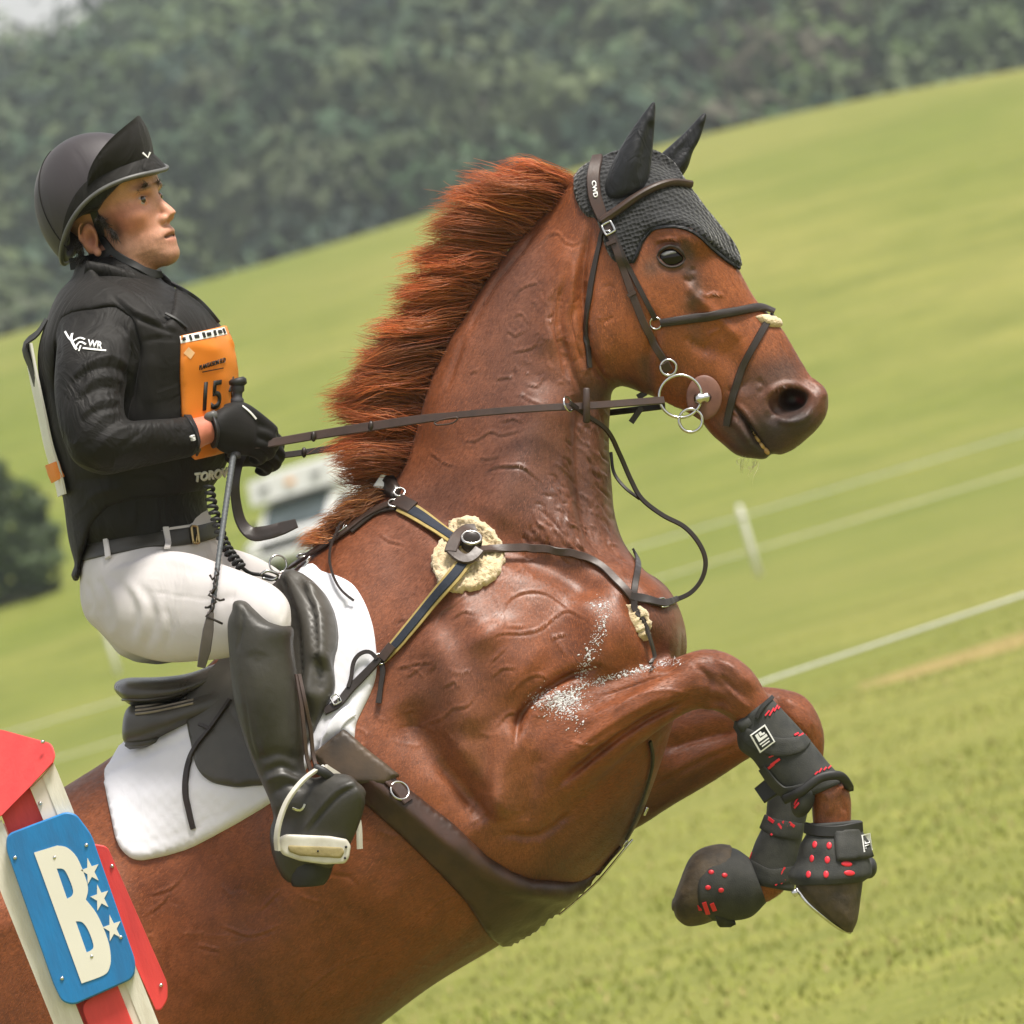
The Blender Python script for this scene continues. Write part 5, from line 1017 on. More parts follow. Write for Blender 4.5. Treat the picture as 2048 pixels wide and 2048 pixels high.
# ---- shirt with folds
SV, SF_ = sdf_build([(torso, 'u', .02), (arm, 'u', .03), (farm, 'u', .03)], .0048, 2)
R2 = Z(0, 600, .3623)
folds = [([(330, 140), (330, 330)], 5, -.006), ([(740, 180), (735, 330), (690, 480), (680, 600)], 9, -.012), ([(400, 430), (500, 340), (620, 310), (720, 370)], 8, .010), ([(390, 470), (500, 390), (620, 370), (720, 420)], 7, -.008), ([(420, 530), (520, 440), (640, 430), (700, 470)], 7, .008), ([(430, 560), (540, 490), (660, 490)], 6, -.007),
    ([(450, 640), (540, 560), (680, 550)], 6, .007), ([(440, 690), (540, 610), (680, 590)], 5, -.006), ([(470, 760), (560, 650), (670, 620)], 6, .006), ([(500, 800), (590, 700), (690, 650)], 5, -.005), ([(520, 850), (620, 740), (740, 690)], 6, .004), ([(600, 880), (700, 790), (800, 720)], 6, -.004), ([(300, 560), (340, 700), (370, 820)], 6, -.005), ([(270, 500), (320, 640), (350, 760)], 7, .006),
    ([(640, 700), (760, 690), (900, 700)], 9, .003), ([(500, 180), (600, 160), (700, 230)], 9, .004), ([(380, 340), (460, 290), (560, 280)], 7, -.004), ([(860, 860), (960, 760), (1020, 700)], 6, -.002), ([(560, 1180), (580, 1260), (570, 1300)], 5, -.003), ([(760, 1140), (770, 1220), (760, 1280)], 5, -.003), ([(960, 1120), (970, 1200), (960, 1260)], 5, -.003), ([(660, 1150), (680, 1230), (670, 1290)], 6, .003), ([(860, 1130), (870, 1210), (865, 1270)], 6, .003)]
SV = sculpt(SV, SF_, [(R2(a), b * .8, c * .5) for a, b, c in folds])
shirt = mk('shirt', (SV, SF_), M['shirt'], person); SSH = Surf(SV, SF_)
mk('cuff', strap(SSH, [(375, 833), (388, 855), (396, 885), (394, 910)], 16, .004, .0), M['black_cloth'], shirt)
# collar
mk('collar', tube(smooth_path(PA([(172, 540, .07), (215, 548, .075), (262, 566, .07), (300, 592, .055), (322, 612, .035)]), .006), [.012] * len(smooth_path(PA([(172, 540, .07), (215, 548, .075), (262, 566, .07), (300, 592, .055), (322, 612, .035)]), .006)), 12, up=(-.3, .9, .4), flat=1.6), M['shirt'], shirt)
mk('collar', tube(smooth_path(PA([(318, 560, -.03), (336, 580, -.01), (338, 604, .01), (330, 620, .03)]), .006), .011, 12, up=(.3, .9, .4), flat=1.5), M['shirt'], shirt)
# ---- protective vest: torso shell with arm hole and curved hem
cut = prism([(156, 1180), (166, 1108), (184, 1052), (216, 1014), (268, 998), (336, 993), (412, 980), (560, 960), (560, 1300), (156, 1300)], -.5, .5)
hole = prism([(128, 640), (150, 628), (230, 614), (266, 640), (278, 690), (268, 760), (256, 830), (252, 870), (190, 900), (140, 860), (112, 780), (112, 700)], .10, .5)
neckh = prism([(150, 480), (200, 556), (262, 580), (306, 620), (330, 660), (345, 612), (350, 560), (360, 480)], -.3, .3)
VV, VF = sdf_build([(vest0, 'u', .01), (cut, 's', .008), (hole, 's', .008), (neckh, 's', .008)], .0048, 2)
vstr = [(R2([(780, 230), (880, 210), (980, 215)]), 4, -.003), (R2([(780, 240), (740, 420), (730, 600)]), 6, -.004), (R2([(840, 300), (830, 450), (840, 600)]), 12, .003), (Z(0, 200, .3106)([(690, 1230), (850, 1380), (1000, 1450), (1150, 1510)]), 5, -.006), (Z(0, 200, .3106)([(640, 1200), (820, 1330), (980, 1410), (1150, 1480)]), 9, .004), (R2([(700, 970), (860, 960), (930, 990), (930, 1040)]), 4, -.003), (R2([(480, 1100), (560, 1060), (700, 1040)]), 10, .004), (R2([(400, 1000), (520, 990), (700, 960)]), 10, -.003)]
VV = sculpt(VV, VF, vstr)
vest = mk('vest', (VV, VF), M['vest'], person); SVS = Surf(VV, VF)
ALLT = Surf(np.concatenate([VV, SV]), VF.tolist() + (SF_ + len(VV)).tolist())
mk('vest_edge', strap(SVS, Z(0, 200, .3106)([(1105, 1195), (1250, 1285), (1330, 1360), (1395, 1440)]), 5, .006, .002), M['black'], vest)
mk('zip_pull', box_frame(P(352, 622, .12), [(.8, -.6, 0), (.6, .8, 0), (0, 0, 1)], (.004, .007, .002), .4), M['steel'], vest)
mk('zip', strap(SVS, [(330, 628), (352, 640), (372, 656)], 5, .003, .002), M['black'], vest)
# back number panel, standing off the back
bpth = smooth_path(PA([(60, 690, -.02), (72, 755, -.02), (88, 830, -.02), (102, 895, -.02), (119, 950, -.02), (128, 990, -.02)]), .01)
bk = mk('back_number', ribbon(bpth, np.tile((-1., -.1, .12), (len(bpth), 1)), .2, .006), M['white_plastic'], person)
mk('shoulder_flap', ribbon(smooth_path(PA([(96, 640, .02), (78, 668, .02), (52, 692, .02), (64, 730, .02), (76, 770, .02)]), .01), np.tile((-1, .3, .12), (len(smooth_path(PA([(96, 640, .02), (78, 668, .02), (52, 692, .02), (64, 730, .02), (76, 770, .02)]), .01)), 1)), .1, .004), M['vest'], bk)
mk('orange_panel', ribbon(PA([(108, 925, .05), (114, 945, .05), (120, 958, .05)]), np.tile((-.9, -.2, .4), (3, 1)), .06, .008), M['orange'], bk)
# bib
bibp = [(359, 672), (400, 664), (447, 654), (462, 690), (471, 742), (471, 820), (458, 900), (420, 910), (384, 918), (366, 880), (361, 825), (358, 750)]
BIB = patch(SVS, bibp, .003, .006, 7, 3, stroke_relief([([(380, 690), (420, 700)], 12, .003), ([(440, 760), (450, 860)], 14, .003)]), smooth_curve=False, sm=4)
bib = mk('number_bib', BIB, M['orange'], person); SBB = Surf(*BIB)
mk('bib_header', strap(SBB, [(361, 680), (400, 672), (450, 662)], 15, .001, .001), M['white_print'], bib)
for i, (a, b) in enumerate(((368, 6), (380, 4), (392, 9), (406, 5), (416, 8), (428, 4), (438, 7), (446, 3))):
    mk('header_print', strap(SBB, [(a - b / 2, 680 - (a - 361) * .2), (a + b / 2, 679 - (a - 361) * .2)], 11 if i % 2 else 7, .001, .0022, step=2, sm=0), M['ink'], bib)
mk('glare_patch', strap(SBB, [(372, 700), (385, 712)], 16, .0005, .0005), mottled('pale_orange', (.9, .62, .4), (.85, .5, .25), 20, .4), bib)
def lett(s, c, ex, ey, mat, parent, surf, bold=.0, lift=.001):
    V2, F2 = text_mesh(s, bold); mk('lettering', print_on(surf, V2, F2, c, ex, ey, lift, .001), M[mat], parent)
lett('PLANTATION FLD', (424, 728), (6.4, -2.0), (1, -14), 'ink', bib, SBB, -.008)
mk('small_print', strap(SBB, [(404, 744), (446, 736)], 2, .0004, .001, step=3), M['ink'], bib)
lett('15', (421, 794), (46, -7), (5, -80), 'ink', bib, SBB, .015)
lett('4', (462, 778), (20, -4), (3, -62), 'ink', bib, SBB, .0)
lett('TOROV', (421, 950), (19, -3.2), (2.5, -24), 'white_print', vest, SVS, .03, .0022)
lett('WR', (190, 690), (17, 3.2), (2, -19), 'white_print', shirt, SSH, .02)
for pts, w in (([(131, 664), (139, 678), (146, 684)], 4), ([(145, 668), (143, 680), (150, 694), (154, 700)], 5), ([(146, 684), (160, 676), (170, 680)], 4), ([(150, 698), (160, 684), (172, 690)], 4), ([(158, 703), (162, 692)], 3), ([(166, 697), (212, 702)], 4)):
    mk('logo_stroke', strap(SSH, pts, w, .001, .001, step=3), M['white_print'], shirt)
lett('tm', (383, 876), (3, 10), (10, -3), 'white_print', shirt, SSH, .02, .006)
# ---- gloves, whip, watch
def hand(dx, dy, dw, sc=1.0, far=False):
    q = lambda L: PA([(x + dx, y + dy, w + dw) for x, y, w in L])
    parts_ = [(loft([(424 + dx, 884 + dy, 428 + dx, 824 + dy, .028, .152 + dw), (440 + dx, 902 + dy, 452 + dx, 812 + dy, .033, .145 + dw), (470 + dx, 912 + dy, 482 + dx, 808 + dy, .034, .125 + dw), (500 + dx, 908 + dy, 506 + dx, 828 + dy, .03, .11 + dw)], 5, 22), 'u', .01)]
    for ch in ([(496, 838, .115), (530, 850, .105), (548, 868, .08), (536, 886, .06), (515, 884, .06)], [(500, 858, .118), (534, 870, .108), (550, 888, .085), (538, 902, .062), (515, 900, .06)], [(496, 880, .118), (528, 890, .108), (542, 904, .085), (530, 914, .065), (510, 910, .06)], [(486, 898, .115), (512, 906, .105), (524, 916, .088), (514, 922, .07), (500, 915, .065)]):
        pth = smooth_path(q(ch), .003); parts_.append((tube(pth, np.linspace(.0105, .0085, len(pth)), 12), 'u', .005))
    th = smooth_path(q([(450, 822, .13), (482, 816, .125), (512, 832, .115), (536, 852, .1), (550, 864, .095)]), .003); parts_.append((tube(th, np.linspace(.013, .009, len(th)), 12), 'u', .008))
    return sdf_build(parts_, .0027, 1)
GV, GF = hand(0, 0, 0)
g1 = mk('glove', (GV, GF), M['glove'], person)
GV2, GF2 = hand(12, 22, -.13); g2 = mk('glove', (GV2, GF2), M['glove'], person)
mk('glove_seam', strap(Surf(GV, GF), [(484, 812), (500, 824), (512, 838)], 4, .001, .001), M['white_print'], g1)
WS = Surf(WR, WRF)
wt = thing('wristwatch', 'black wristwatch on the rider wrist above the glove', 'watch', P(420, 850, .18))
mk('strap', tube(smooth_path(PA([(424, 832, .165), (432, 846, .186), (436, 866, .188), (432, 884, .175), (424, 888, .15)]), .004), .0085, 10, up=(1, .2, .2), flat=.4), M['black'], wt)
mk('face', box_frame(P(422, 833, .172), [(.9, .3, .3), (-.3, .9, .2), (-.25, -.25, .93)], (.012, .009, .009), .5), M['trim'], wt)
whip = thing('whip', 'black riding whip with ribbed handle held in the near gloved hand', 'whip', P(440, 1050, .14))
mk('knob', tube(PA([(474, 756, .12), (475, 760, .12), (476, 768, .12), (476, 772, .12)]), [.012, .0165, .0165, .011], 18), M['black'], whip)
hp_ = resample(PA([(476, 768, .12), (474, 812, .122), (468, 915, .135)]), .004); mk('handle', tube(hp_, .0105 + .0016 * np.sign(np.sin(np.arange(len(hp_)) * 1.0)), 16), mottled('ribbed_grip', (.05, .048, .055), (.03, .03, .034), 40, .6), whip)
sh_ = resample(PA([(467, 908, .137), (452, 1010, .25), (438, 1110, .36), (432, 1160, .40), (428, 1198, .415), (420, 1236, .43)]), .004)
mk('shaft', tube(sh_, np.interp(np.arange(len(sh_)), (0, len(sh_)), (.0062, .0042)) + .0005 * np.sin(np.arange(len(sh_)) * 2.2), 10), mottled('braided_shaft', (.09, .1, .105), (.05, .055, .06), 200, .5, .5, 500, .001), whip)
for i in range(7):
    a = rng.uniform(0, 6.28); c = PA([(432 - i * 1.6, 1150 + i * 14, .40 + i * .005)])[0]; mk('binding', tube(np.array([c + (0, .012, .004), c + (.009 * math.cos(a), .002, .009), c + (-.012 * math.cos(a), -.008, .004), c + (-.02 * math.cos(a), -.002 * i, .0)]), .0022, 6), M['leather_dk'], whip)
mk('flapper', ribbon(PA([(421, 1225, .43), (416, 1260, .435), (410, 1300, .435), (402, 1334, .43)]), np.tile((.2, .1, 1.), (4, 1)), np.array((12, 21, 22, 16)) * PXM, .005), mottled('worn_flap', (.09, .075, .065), (.05, .042, .037), 30, .5), whip)
# ---- breeches
pelvis = loft([(170, 1084, 428, 1046, .14, -.02), (162, 1120, 436, 1078, .15, -.02), (160, 1160, 445, 1120, .165, -.02), (172, 1228, 440, 1190, .16, -.02), (218, 1285, 430, 1250, .13, -.02)], 6, 30)
thigh = loft([(230, 1120, 190, 1240, .08, .08), (290, 1104, 240, 1296, .088, .14), (370, 1104, 322, 1324, .088, .21), (445, 1128, 405, 1322, .084, .28), (508, 1152, 468, 1314, .076, .335), (552, 1174, 520, 1300, .068, .365), (578, 1205, 545, 1300, .06, .375), (583, 1245, 540, 1330, .05, .38)], 6, 28)
thigh2 = loft([(380, 1090, 400, 1250, .08, -.14), (470, 1098, 470, 1240, .075, -.24), (540, 1128, 530, 1250, .066, -.32), (572, 1160, 560, 1270, .06, -.35), (580, 1230, 540, 1330, .055, -.36)], 6, 24)
PV, PF = sdf_build([(pelvis, 'u', .02), (thigh, 'u', .05), (thigh2, 'u', .04)], .0048, 2)
R3 = Z(100, 1050, .3623)
bst = [([(330, 280), (420, 360), (470, 480), (440, 640)], 9, -.005), ([(400, 300), (480, 380), (520, 500), (480, 680)], 9, .005), ([(300, 300), (360, 400), (380, 520), (350, 620)], 8, .005), ([(260, 290), (300, 380), (310, 500)], 7, -.005), ([(470, 320), (560, 420), (570, 540), (520, 700)], 8, -.005), ([(540, 380), (620, 480), (620, 600), (570, 700)], 9, .004), ([(620, 440), (660, 540), (640, 680)], 7, -.0035), ([(300, 250), (420, 235), (560, 185), (720, 195), (880, 240)], 9, .006), ([(330, 235), (480, 185), (600, 135), (760, 160), (900, 130)], 6, -.006), ([(200, 300), (230, 420), (210, 500)], 5, -.006), ([(900, 440), (980, 400), (1040, 400)], 7, -.004), ([(520, 360), (700, 390), (960, 420)], 2.5, -.0025), ([(1270, 380), (1290, 460), (1270, 530)], 4, -.003), ([(250, 480), (300, 560), (360, 620)], 8, .004), ([(700, 300), (860, 320), (1000, 350)], 14, .003), ([(960, 130), (1000, 200), (1100, 260)], 8, -.004)]
PV = sculpt(PV, PF, [(R3(a), b * 1.25 if abs(c) > .0025 else b, c * .55) for a, b, c in bst])
breeches = mk('breeches', (PV, PF), M['breeches'], person); SPV = Surf(PV, PF)
belt = mk('belt', strap(SPV, [(166, 1106), (230, 1094), (310, 1082), (390, 1070), (432, 1058)], [36, 36, 34, 34, 32], .005, .001), M['boot'], person)
for x, y in ((218, 1096), (333, 1079)): mk('belt_loop', strap(SPV, [(x - 3, y - 22), (x, y), (x + 2, y + 24)], 12, .004, .005), M['breeches'], breeches)
mk('waistband', strap(SPV, [(168, 1088), (230, 1076), (310, 1063), (390, 1051), (428, 1043)], 6, .004, .0), M['breeches'], breeches)
buckle(SPV, 384, 1072, 15, 34, 8, 'brass', belt, .009, .0025)
# ---- boots
leg = loft([(504, 1213, 466, 1217, .045, .40), (546, 1241, 456, 1240, .058, .395), (586, 1255, 455, 1268, .064, .395), (587, 1290, 458, 1305, .063, .398), (594, 1340, 462, 1352, .062, .4), (604, 1394, 470, 1412, .059, .4), (611, 1467, 486, 1470, .053, .4), (608, 1521, 503, 1521, .047, .4), (616, 1556, 526, 1572, .044, .405), (628, 1590, 545, 1614, .044, .41)], 6, 30)
foot = loft([(548, 1640, 588, 1766, .034, .41), (572, 1598, 640, 1752, .04, .415), (606, 1570, 686, 1712, .044, .425), (655, 1548, 716, 1656, .044, .44), (698, 1550, 730, 1608, .036, .45), (716, 1566, 728, 1592, .022, .452)], 6, 26)
OV, OF = sdf_build([(leg, 'u', .01), (foot, 'u', .03)], .004, 1)
ost = [(R3([(1060, 440), (1060, 560), (1030, 700)]), 3, -.003), (R3([(1180, 1370), (1280, 1330), (1380, 1380)]), 8, -.006), (R3([(1190, 1410), (1290, 1380), (1390, 1430)]), 7, .005), (R3([(1150, 1300), (1260, 1260), (1380, 1300)]), 10, -.004), (R3([(1230, 1480), (1320, 1430), (1400, 1450)]), 7, -.005), (R3([(1050, 820), (1080, 1000), (1110, 1200), (1160, 1330)]), 3, -.0015), (R3([(1100, 700), (1150, 760), (1180, 700)]), 14, -.002),
       (R3([(1390, 1700), (1480, 1580), (1580, 1470), (1700, 1410)]), 5, .004), (R3([(1420, 1690), (1500, 1590), (1600, 1490), (1700, 1440)]), 4, -.005)]
OV = sculpt(OV, OF, ost)
bt1 = mk('boot', (OV, OF), M['boot'], person)
mk('heel_block', loft([(572, 1722, 668, 1726, .035, .41), (576, 1750, 660, 1752, .036, .41), (584, 1772, 650, 1768, .033, .41)], 4, 18, cap=.1), M['black'], bt1)
mk('spur_strap', strap(Surf(OV, OF), R3([(1340, 1560), (1390, 1580), (1410, 1540)]), 5, .003, .001), M['steel'], bt1)
o2 = OV.copy(); o2[:, 2] = -o2[:, 2] + .03; mk('boot', (o2, OF[:, ::-1]), M['boot'], person)
# ---- stirrup (top-level: it hangs from the saddle by its leather)
stp = thing('stirrup', 'pale alloy stirrup iron around the rider near boot', 'stirrup', P(630, 1700, .43))
arc = smooth_path(PA([(648, 1536, .45), (628, 1546, .462), (602, 1568, .478), (576, 1604, .486), (561, 1644, .488), (556, 1676, .486), (558, 1700, .482)]), .005)
mk('branch', ribbon(arc, np.stack([np.linspace(-.2, -1, len(arc)), np.linspace(.9, 0, len(arc)), np.full(len(arc), .9)], 1), np.interp(np.linspace(0, 1, len(arc)), (0, .3, 1), (8, 10, 13)) * PXM, .005), M['alloy'], stp)
arc2 = smooth_path(PA([(648, 1536, .44), (690, 1570, .40), (712, 1640, .385), (716, 1698, .385)]), .005); mk('branch', ribbon(arc2, np.tile((.9, 0, .4), (len(arc2), 1)), 15 * PXM, .006), M['alloy'], stp)
TRD = prism([(556, 1676), (572, 1668), (660, 1672), (694, 1678), (702, 1692), (698, 1716), (690, 1727), (650, 1729), (600, 1722), (566, 1710), (556, 1696)], .37, .475)
mk('tread', sdf_build([(TRD, 'u', .004)], .0025, 2), M['alloy'], stp)
mk('grip', sdf_build([(prism([(574, 1690), (684, 1694), (690, 1704), (682, 1717), (600, 1712), (578, 1704)], .44, .4785), 'u', .003)], .0025, 1), M['grip'], stp)
for x, y in ((692, 1694), (690, 1716), (636, 1702)): mk('rivet', sph(P(x, y, .477), (.0025, .0025, .003), 8), M['ink'], stp)
mk('eye', tube(smooth_path(PA([(628, 1536, .455), (648, 1545, .46), (668, 1562, .45), (676, 1574, .44)]), .005), .009, 12, flat=.7), M['black'], stp)
sl = thing('stirrup_leather', 'narrow brown stirrup leather running down the front of the rider boot', 'strap', P(610, 1460, .44))
for off, wv in ((0, .452), (13, .44)):
    p = smooth_path(PA([(592 + off * .4, 1350, .43), (600 + off * .6, 1400, .446), (607 + off, 1460, wv), (612 + off, 1510, wv), (622 + off, 1548, .455)]), .006); mk('strap_layer', ribbon(p, np.tile((.45, 0, 1.), (len(p), 1)), 8 * PXM, .004), M['leather'], sl)
# ---- helmet
hel = thing('helmet', 'black riding helmet with flipped-up peak on the rider head', 'helmet', P(222, 420, 0))
hc = P(220, 420, .0); e1 = np.array((.74, .672, .0)); e2 = np.array((-.672, .74, 0)); e3 = np.array((0, 0, 1.))
yw = R(16); e1 = e1 * math.cos(yw) + e3 * math.sin(yw) * 1.0; e1 /= np.linalg.norm(e1); e3 = np.cross(e1, e2)
e3 = e3 if e3[2] > 0 else -e3
AX = np.array([e1, e2, e3]); A1, A2, A3 = 143 * PXM, 166 * PXM, .1
def HP(a, b, s=1.0, o=0.0):     # azimuth around (0 = front), elevation b
    d = np.array((math.cos(b) * math.cos(a) * A1 * s, math.sin(b) * A2 * s + o, math.cos(b) * math.sin(a) * A3 * s)); return hc + d @ AX
na, ne = 64, 22
def brim(a): return -.10 + .36 * math.sin(a) ** 2 * (.9 + .12 * math.cos(a))
outer = np.array([[HP(a, brim(a) * (1 - t) + 1.55 * t) for a in np.linspace(0, 2 * math.pi, na, endpoint=False)] for t in np.linspace(0, 1, ne)])
inner = np.array([[HP(a, brim(a) * (1 - t) + 1.55 * t, .9) for a in np.linspace(0, 2 * math.pi, na, endpoint=False)] for t in np.linspace(0, 1, ne)])
V, F = tube_grid(np.concatenate([inner[::-1], outer]), False)
for r0 in (0, 2 * ne - 1): 
    c = len(V); V = np.concatenate([V, V[r0 * na:(r0 + 1) * na].mean(0)[None]]); F += [(c, r0 * na + j, r0 * na + (j + 1) % na) if r0 else (c, r0 * na + (j + 1) % na, r0 * na + j) for j in range(na)]
HV_, HF_ = V, F
g = np.random.default_rng(8)
mk('shell', (HV_, HF_), M['helmet'], hel)
rim = np.array([HP(a, brim(a), 1.012) for a in np.linspace(0, 2 * math.pi, 80)]); mk('rim_trim', tube(rim, .0042, 8), M['trim'], hel)
band = [[HP(a, brim(a) + b * max(0., 1 - (abs(a) / 2.3) ** 3), 1.012) for a in np.linspace(-2.3, 2.3, 50)] for b in np.linspace(.0, 1., 6) * .24]
bd = np.array(band); BVv = np.concatenate([bd.reshape(-1, 3), (bd + (bd - hc) * -.015).reshape(-1, 3)]); n5 = 50
mk('silk_band', (bd.reshape(-1, 3), [(i * n5 + j, i * n5 + j + 1, (i + 1) * n5 + j + 1, (i + 1) * n5 + j) for i in range(5) for j in range(n5 - 1)]), M['vest'], hel)
liner = sdf_build([(sph(hc + e2 * .045, (A1 * .93, .085, A3 * .9), 30, AX), 'u', .01), (hs((.09, 0, -.06), (.11, .1, .11)), 's', .01), (sph(P(195, 475, .1), (.05, .055, .12), 20), 's', .012), (prism([(208, 402), (240, 368), (300, 338), (420, 300), (420, 560), (140, 560), (140, 450), (165, 430), (195, 425)], -.3, .3), 's', .006)], .004, 2); mk('liner', liner, M['black_cloth'], hel)
pk_i, pk_o = [], []
for a in np.linspace(-1.35, 1.35, 41):
    L = .075 * math.cos(a / 1.35 * math.pi / 2) ** .75
    b0 = HP(a, brim(a) + .24 - .1 * abs(a) / 1.35, 1.015); out = (b0 - hc); out -= e2 * (out @ e2); out /= np.linalg.norm(out)
    up_ = e2 * .93 + out * .36
    pk_i.append(b0); pk_o.append([b0 + up_ * L * t + out * .006 * math.sin(t * 3) for t in np.linspace(0, 1, 7)])
pk = np.array(pk_o); m7 = 7; nrm = np.array([[(p_ - hc) / np.linalg.norm(p_ - hc) for p_ in r] for r in pk])
pv = np.concatenate([pk.reshape(-1, 3), (pk - nrm * .003).reshape(-1, 3)]); k = len(pk) * m7
Fp = [(i * m7 + j, i * m7 + j + 1, (i + 1) * m7 + j + 1, (i + 1) * m7 + j) for i in range(40) for j in range(6)]
Fp += [tuple(x + k for x in f[::-1]) for f in Fp] + [(i * m7 + 6, (i + 1) * m7 + 6, (i + 1) * m7 + 6 + k, i * m7 + 6 + k) for i in range(40)]
mk('peak', (pv, Fp), M['vest'], hel)
mk('badge', ribbon(PA([(285, 306, .085), (296, 315, .085), (300, 304, .085)]), np.tile((.3, .1, 1.), (3, 1)), .0035, .003), M['white_print'], hel)
SKH = Surf(np.concatenate([BD, GV]), BF.tolist() + (GF + len(BD)).tolist())
R1 = Z(0, 200, .3106)
har = mk('harness', strap(SK, R1([(590, 650), (630, 780), (680, 910), (735, 985)]), [17, 16, 15, 16], .004, .003), M['black'], hel)
mk('harness', strap(SK, R1([(450, 1060), (560, 1040), (660, 1000), (735, 970)]), [24, 22, 16, 14], .004, .003), M['black'], hel)
mk('harness', strap(SK, R1([(725, 975), (830, 1045), (930, 1110), (1000, 1130), (1040, 1110)]), [14, 15, 17, 18, 16], .004, .003, sm=6), M['black'], hel)
seam = np.array([HP(math.pi - .0, b, 1.006) for b in np.linspace(-.05, 1.6, 24)]); mk('seam', tube(np.array([HP(2.3, b, 1.004) for b in np.linspace(-.05, 1.5, 24)]), .0012, 6), M['vest'], hel)
# ---- coiled air-vest lanyard
lan = thing('coiled_lanyard', 'black coiled lanyard from the rider vest down to the saddle', 'lanyard', P(430, 1030, .14))
ax_ = smooth_path(PA([(418, 972, .15), (424, 1010, .16), (436, 1050, .17), (446, 1082, .18), (462, 1110, .2), (484, 1136, .22)]), .0008)
t_ = frames(ax_); b_ = np.cross(t_, (0, 0, 1.)); b_ /= np.linalg.norm(b_, axis=1)[:, None]; c_ = np.cross(b_, t_); ph = np.arange(len(ax_)) * .0008 / .0125 * 2 * math.pi
mk('coil', tube(ax_ + .0075 * (np.cos(ph)[:, None] * b_ + np.sin(ph)[:, None] * c_), .0036, 6), M['black'], lan)
mk('end_cord', tube(smooth_path(PA([(480, 1132, .22), (500, 1146, .2), (524, 1150, .16), (545, 1156, .12), (556, 1160, .1)]), .004), .0035, 8), M['black'], lan)
mk('clip', tube(smooth_path(PA([(520, 1150, .17), (535, 1142, .17), (556, 1150, .16), (545, 1160, .16), (525, 1156, .17)]), .004), .0026, 8), M['steel'], lan)
print('rider', round(time.time() - T0, 1))
# ================================================================== ground, wood, haze
def ray(px, py, d):                                          # photo pixel at distance d from the camera -> world point
    k = PXM / DIST * d; u, v = (px - 1024) * k, (1024 - py) * k
    return np.array((0, d, CAM_H)) + u * AX_U + v * AX_V
def sm(t): t = np.clip(t, 0, 1); return t * t * (3 - 2 * t)
def terrain(x, y):
    x, y = np.asarray(x, float), np.asarray(y, float)
    z = np.zeros(np.broadcast(x, y).shape)
    t = np.clip((y - 108) / 152, 0, 1); z = z + 12.2 * (1 - (1 - t) ** 1.6) * sm(t * 2.2)
    z = z - .0028 * np.clip(x, 0, 40) ** 2 * sm((y - 120) / 100) + .1 * np.sin(x * .21 + y * .05) * sm((y - 110) / 60)
    z = np.where(y > 260, z - 8.2 * sm((y - 260) / 60), z)
    yc = np.minimum(y, 555); z = np.where(y > 350, z + (yc - 350) * .165 * sm((yc - 350) / 60), z); z = np.where(y > 555, z - 30 * sm((y - 555) / 120), z)
    z = z + .035 * np.sin(x * 1.1 + y * .3) * np.sin(y * .7) * sm((y - 17) / 6) * (1 - sm((y - 60) / 40))
    return z
def ground_hit(px, py):
    lo = 20.
    for d in np.arange(20, 330, .25):
        q = ray(px, py, d)
        if q[2] < terrain(q[0], q[1]): return q, d
    return ray(px, py, 330), 330
def grass_mat():
    m, nt, b = new_mat('meadow_grass', (.2, .22, .05), .85, spec=.15)
    v = coords(nt); vs = coords(nt, (.35, 1, 1))
    big_ = noise(nt, coords(nt, (.06, .02, .05)), 1, 5, .6); st_ = noise(nt, coords(nt, (.12, 1.0, 1)), .35, 5, .65); fn = noise(nt, v, 9, 6, .7); md = noise(nt, coords(nt, (.5, 1, 1)), 1.1, 4, .6)
    c = ramp(nt, st_, [(.3, (.13, .162, .024)), (.5, (.2, .218, .042)), (.7, (.27, .258, .07))])
    c = mixc(nt, c, ramp(nt, big_, [(.35, (.13, .165, .026)), (.65, (.28, .252, .078))]), .55)
    c = mixc(nt, c, ramp(nt, md, [(.3, (.68, .74, .6)), (.55, (1, 1, 1)), (.8, (1.22, 1.15, 1.1))]), .75, 'MULTIPLY')
    c = mixc(nt, c, ramp(nt, fn, [(.3, (.6, .66, .5)), (.6, (1.05, 1.05, 1.05)), (.8, (1.3, 1.25, 1.2))]), .8, 'MULTIPLY')
    sx = nt.nodes.new('ShaderNodeSeparateXYZ'); nt.links.new(coords(nt), sx.inputs[0])
    tcw = nt.nodes.new('ShaderNodeNewGeometry'); sw = nt.nodes.new('ShaderNodeSeparateXYZ'); nt.links.new(tcw.outputs['Position'], sw.inputs[0])
    def mth(op, a, b_):
        q = nt.nodes.new('ShaderNodeMath'); q.operation = op
        for i_, s_ in enumerate((a, b_)):
            if isinstance(s_, (int, float)): q.inputs[i_].default_value = s_
            else: nt.links.new(s_, q.inputs[i_])
        return q.outputs[0]
    yy = mth('ADD', sw.outputs['Y'], mth('MULTIPLY', md, 1.6)); band = mth('MULTIPLY', mth('LESS_THAN', mth('ABSOLUTE', mth('SUBTRACT', yy, 54.8), 0), 1.0), mth('GREATER_THAN', mth('ADD', sw.outputs['X'], mth('MULTIPLY', md, 2.0)), 3.2))
    c = mixc(nt, c, (.34, .25, .1), mth('MULTIPLY', band, .75))                    # worn track
    nt.links.new(c, b.inputs['Base Color']); bump(nt, b, fn, .6, .05); return m
M['grass'] = grass_mat()
xs = np.unique(np.concatenate([np.linspace(-900, -60, 40), np.linspace(-60, 60, 81), np.linspace(60, 900, 40)])); ys = np.unique(np.concatenate([np.linspace(-300, 10, 16), np.linspace(10, 70, 121), np.linspace(70, 380, 156), np.linspace(380, 700, 60), np.linspace(700, 2500, 20)]))
gx, gy = np.meshgrid(xs, ys); GVt = np.stack([gx.ravel(), gy.ravel(), terrain(gx, gy).ravel()], 1); nx = len(xs); ii = np.arange(len(ys) - 1)[:, None] * nx + np.arange(nx - 1)[None]
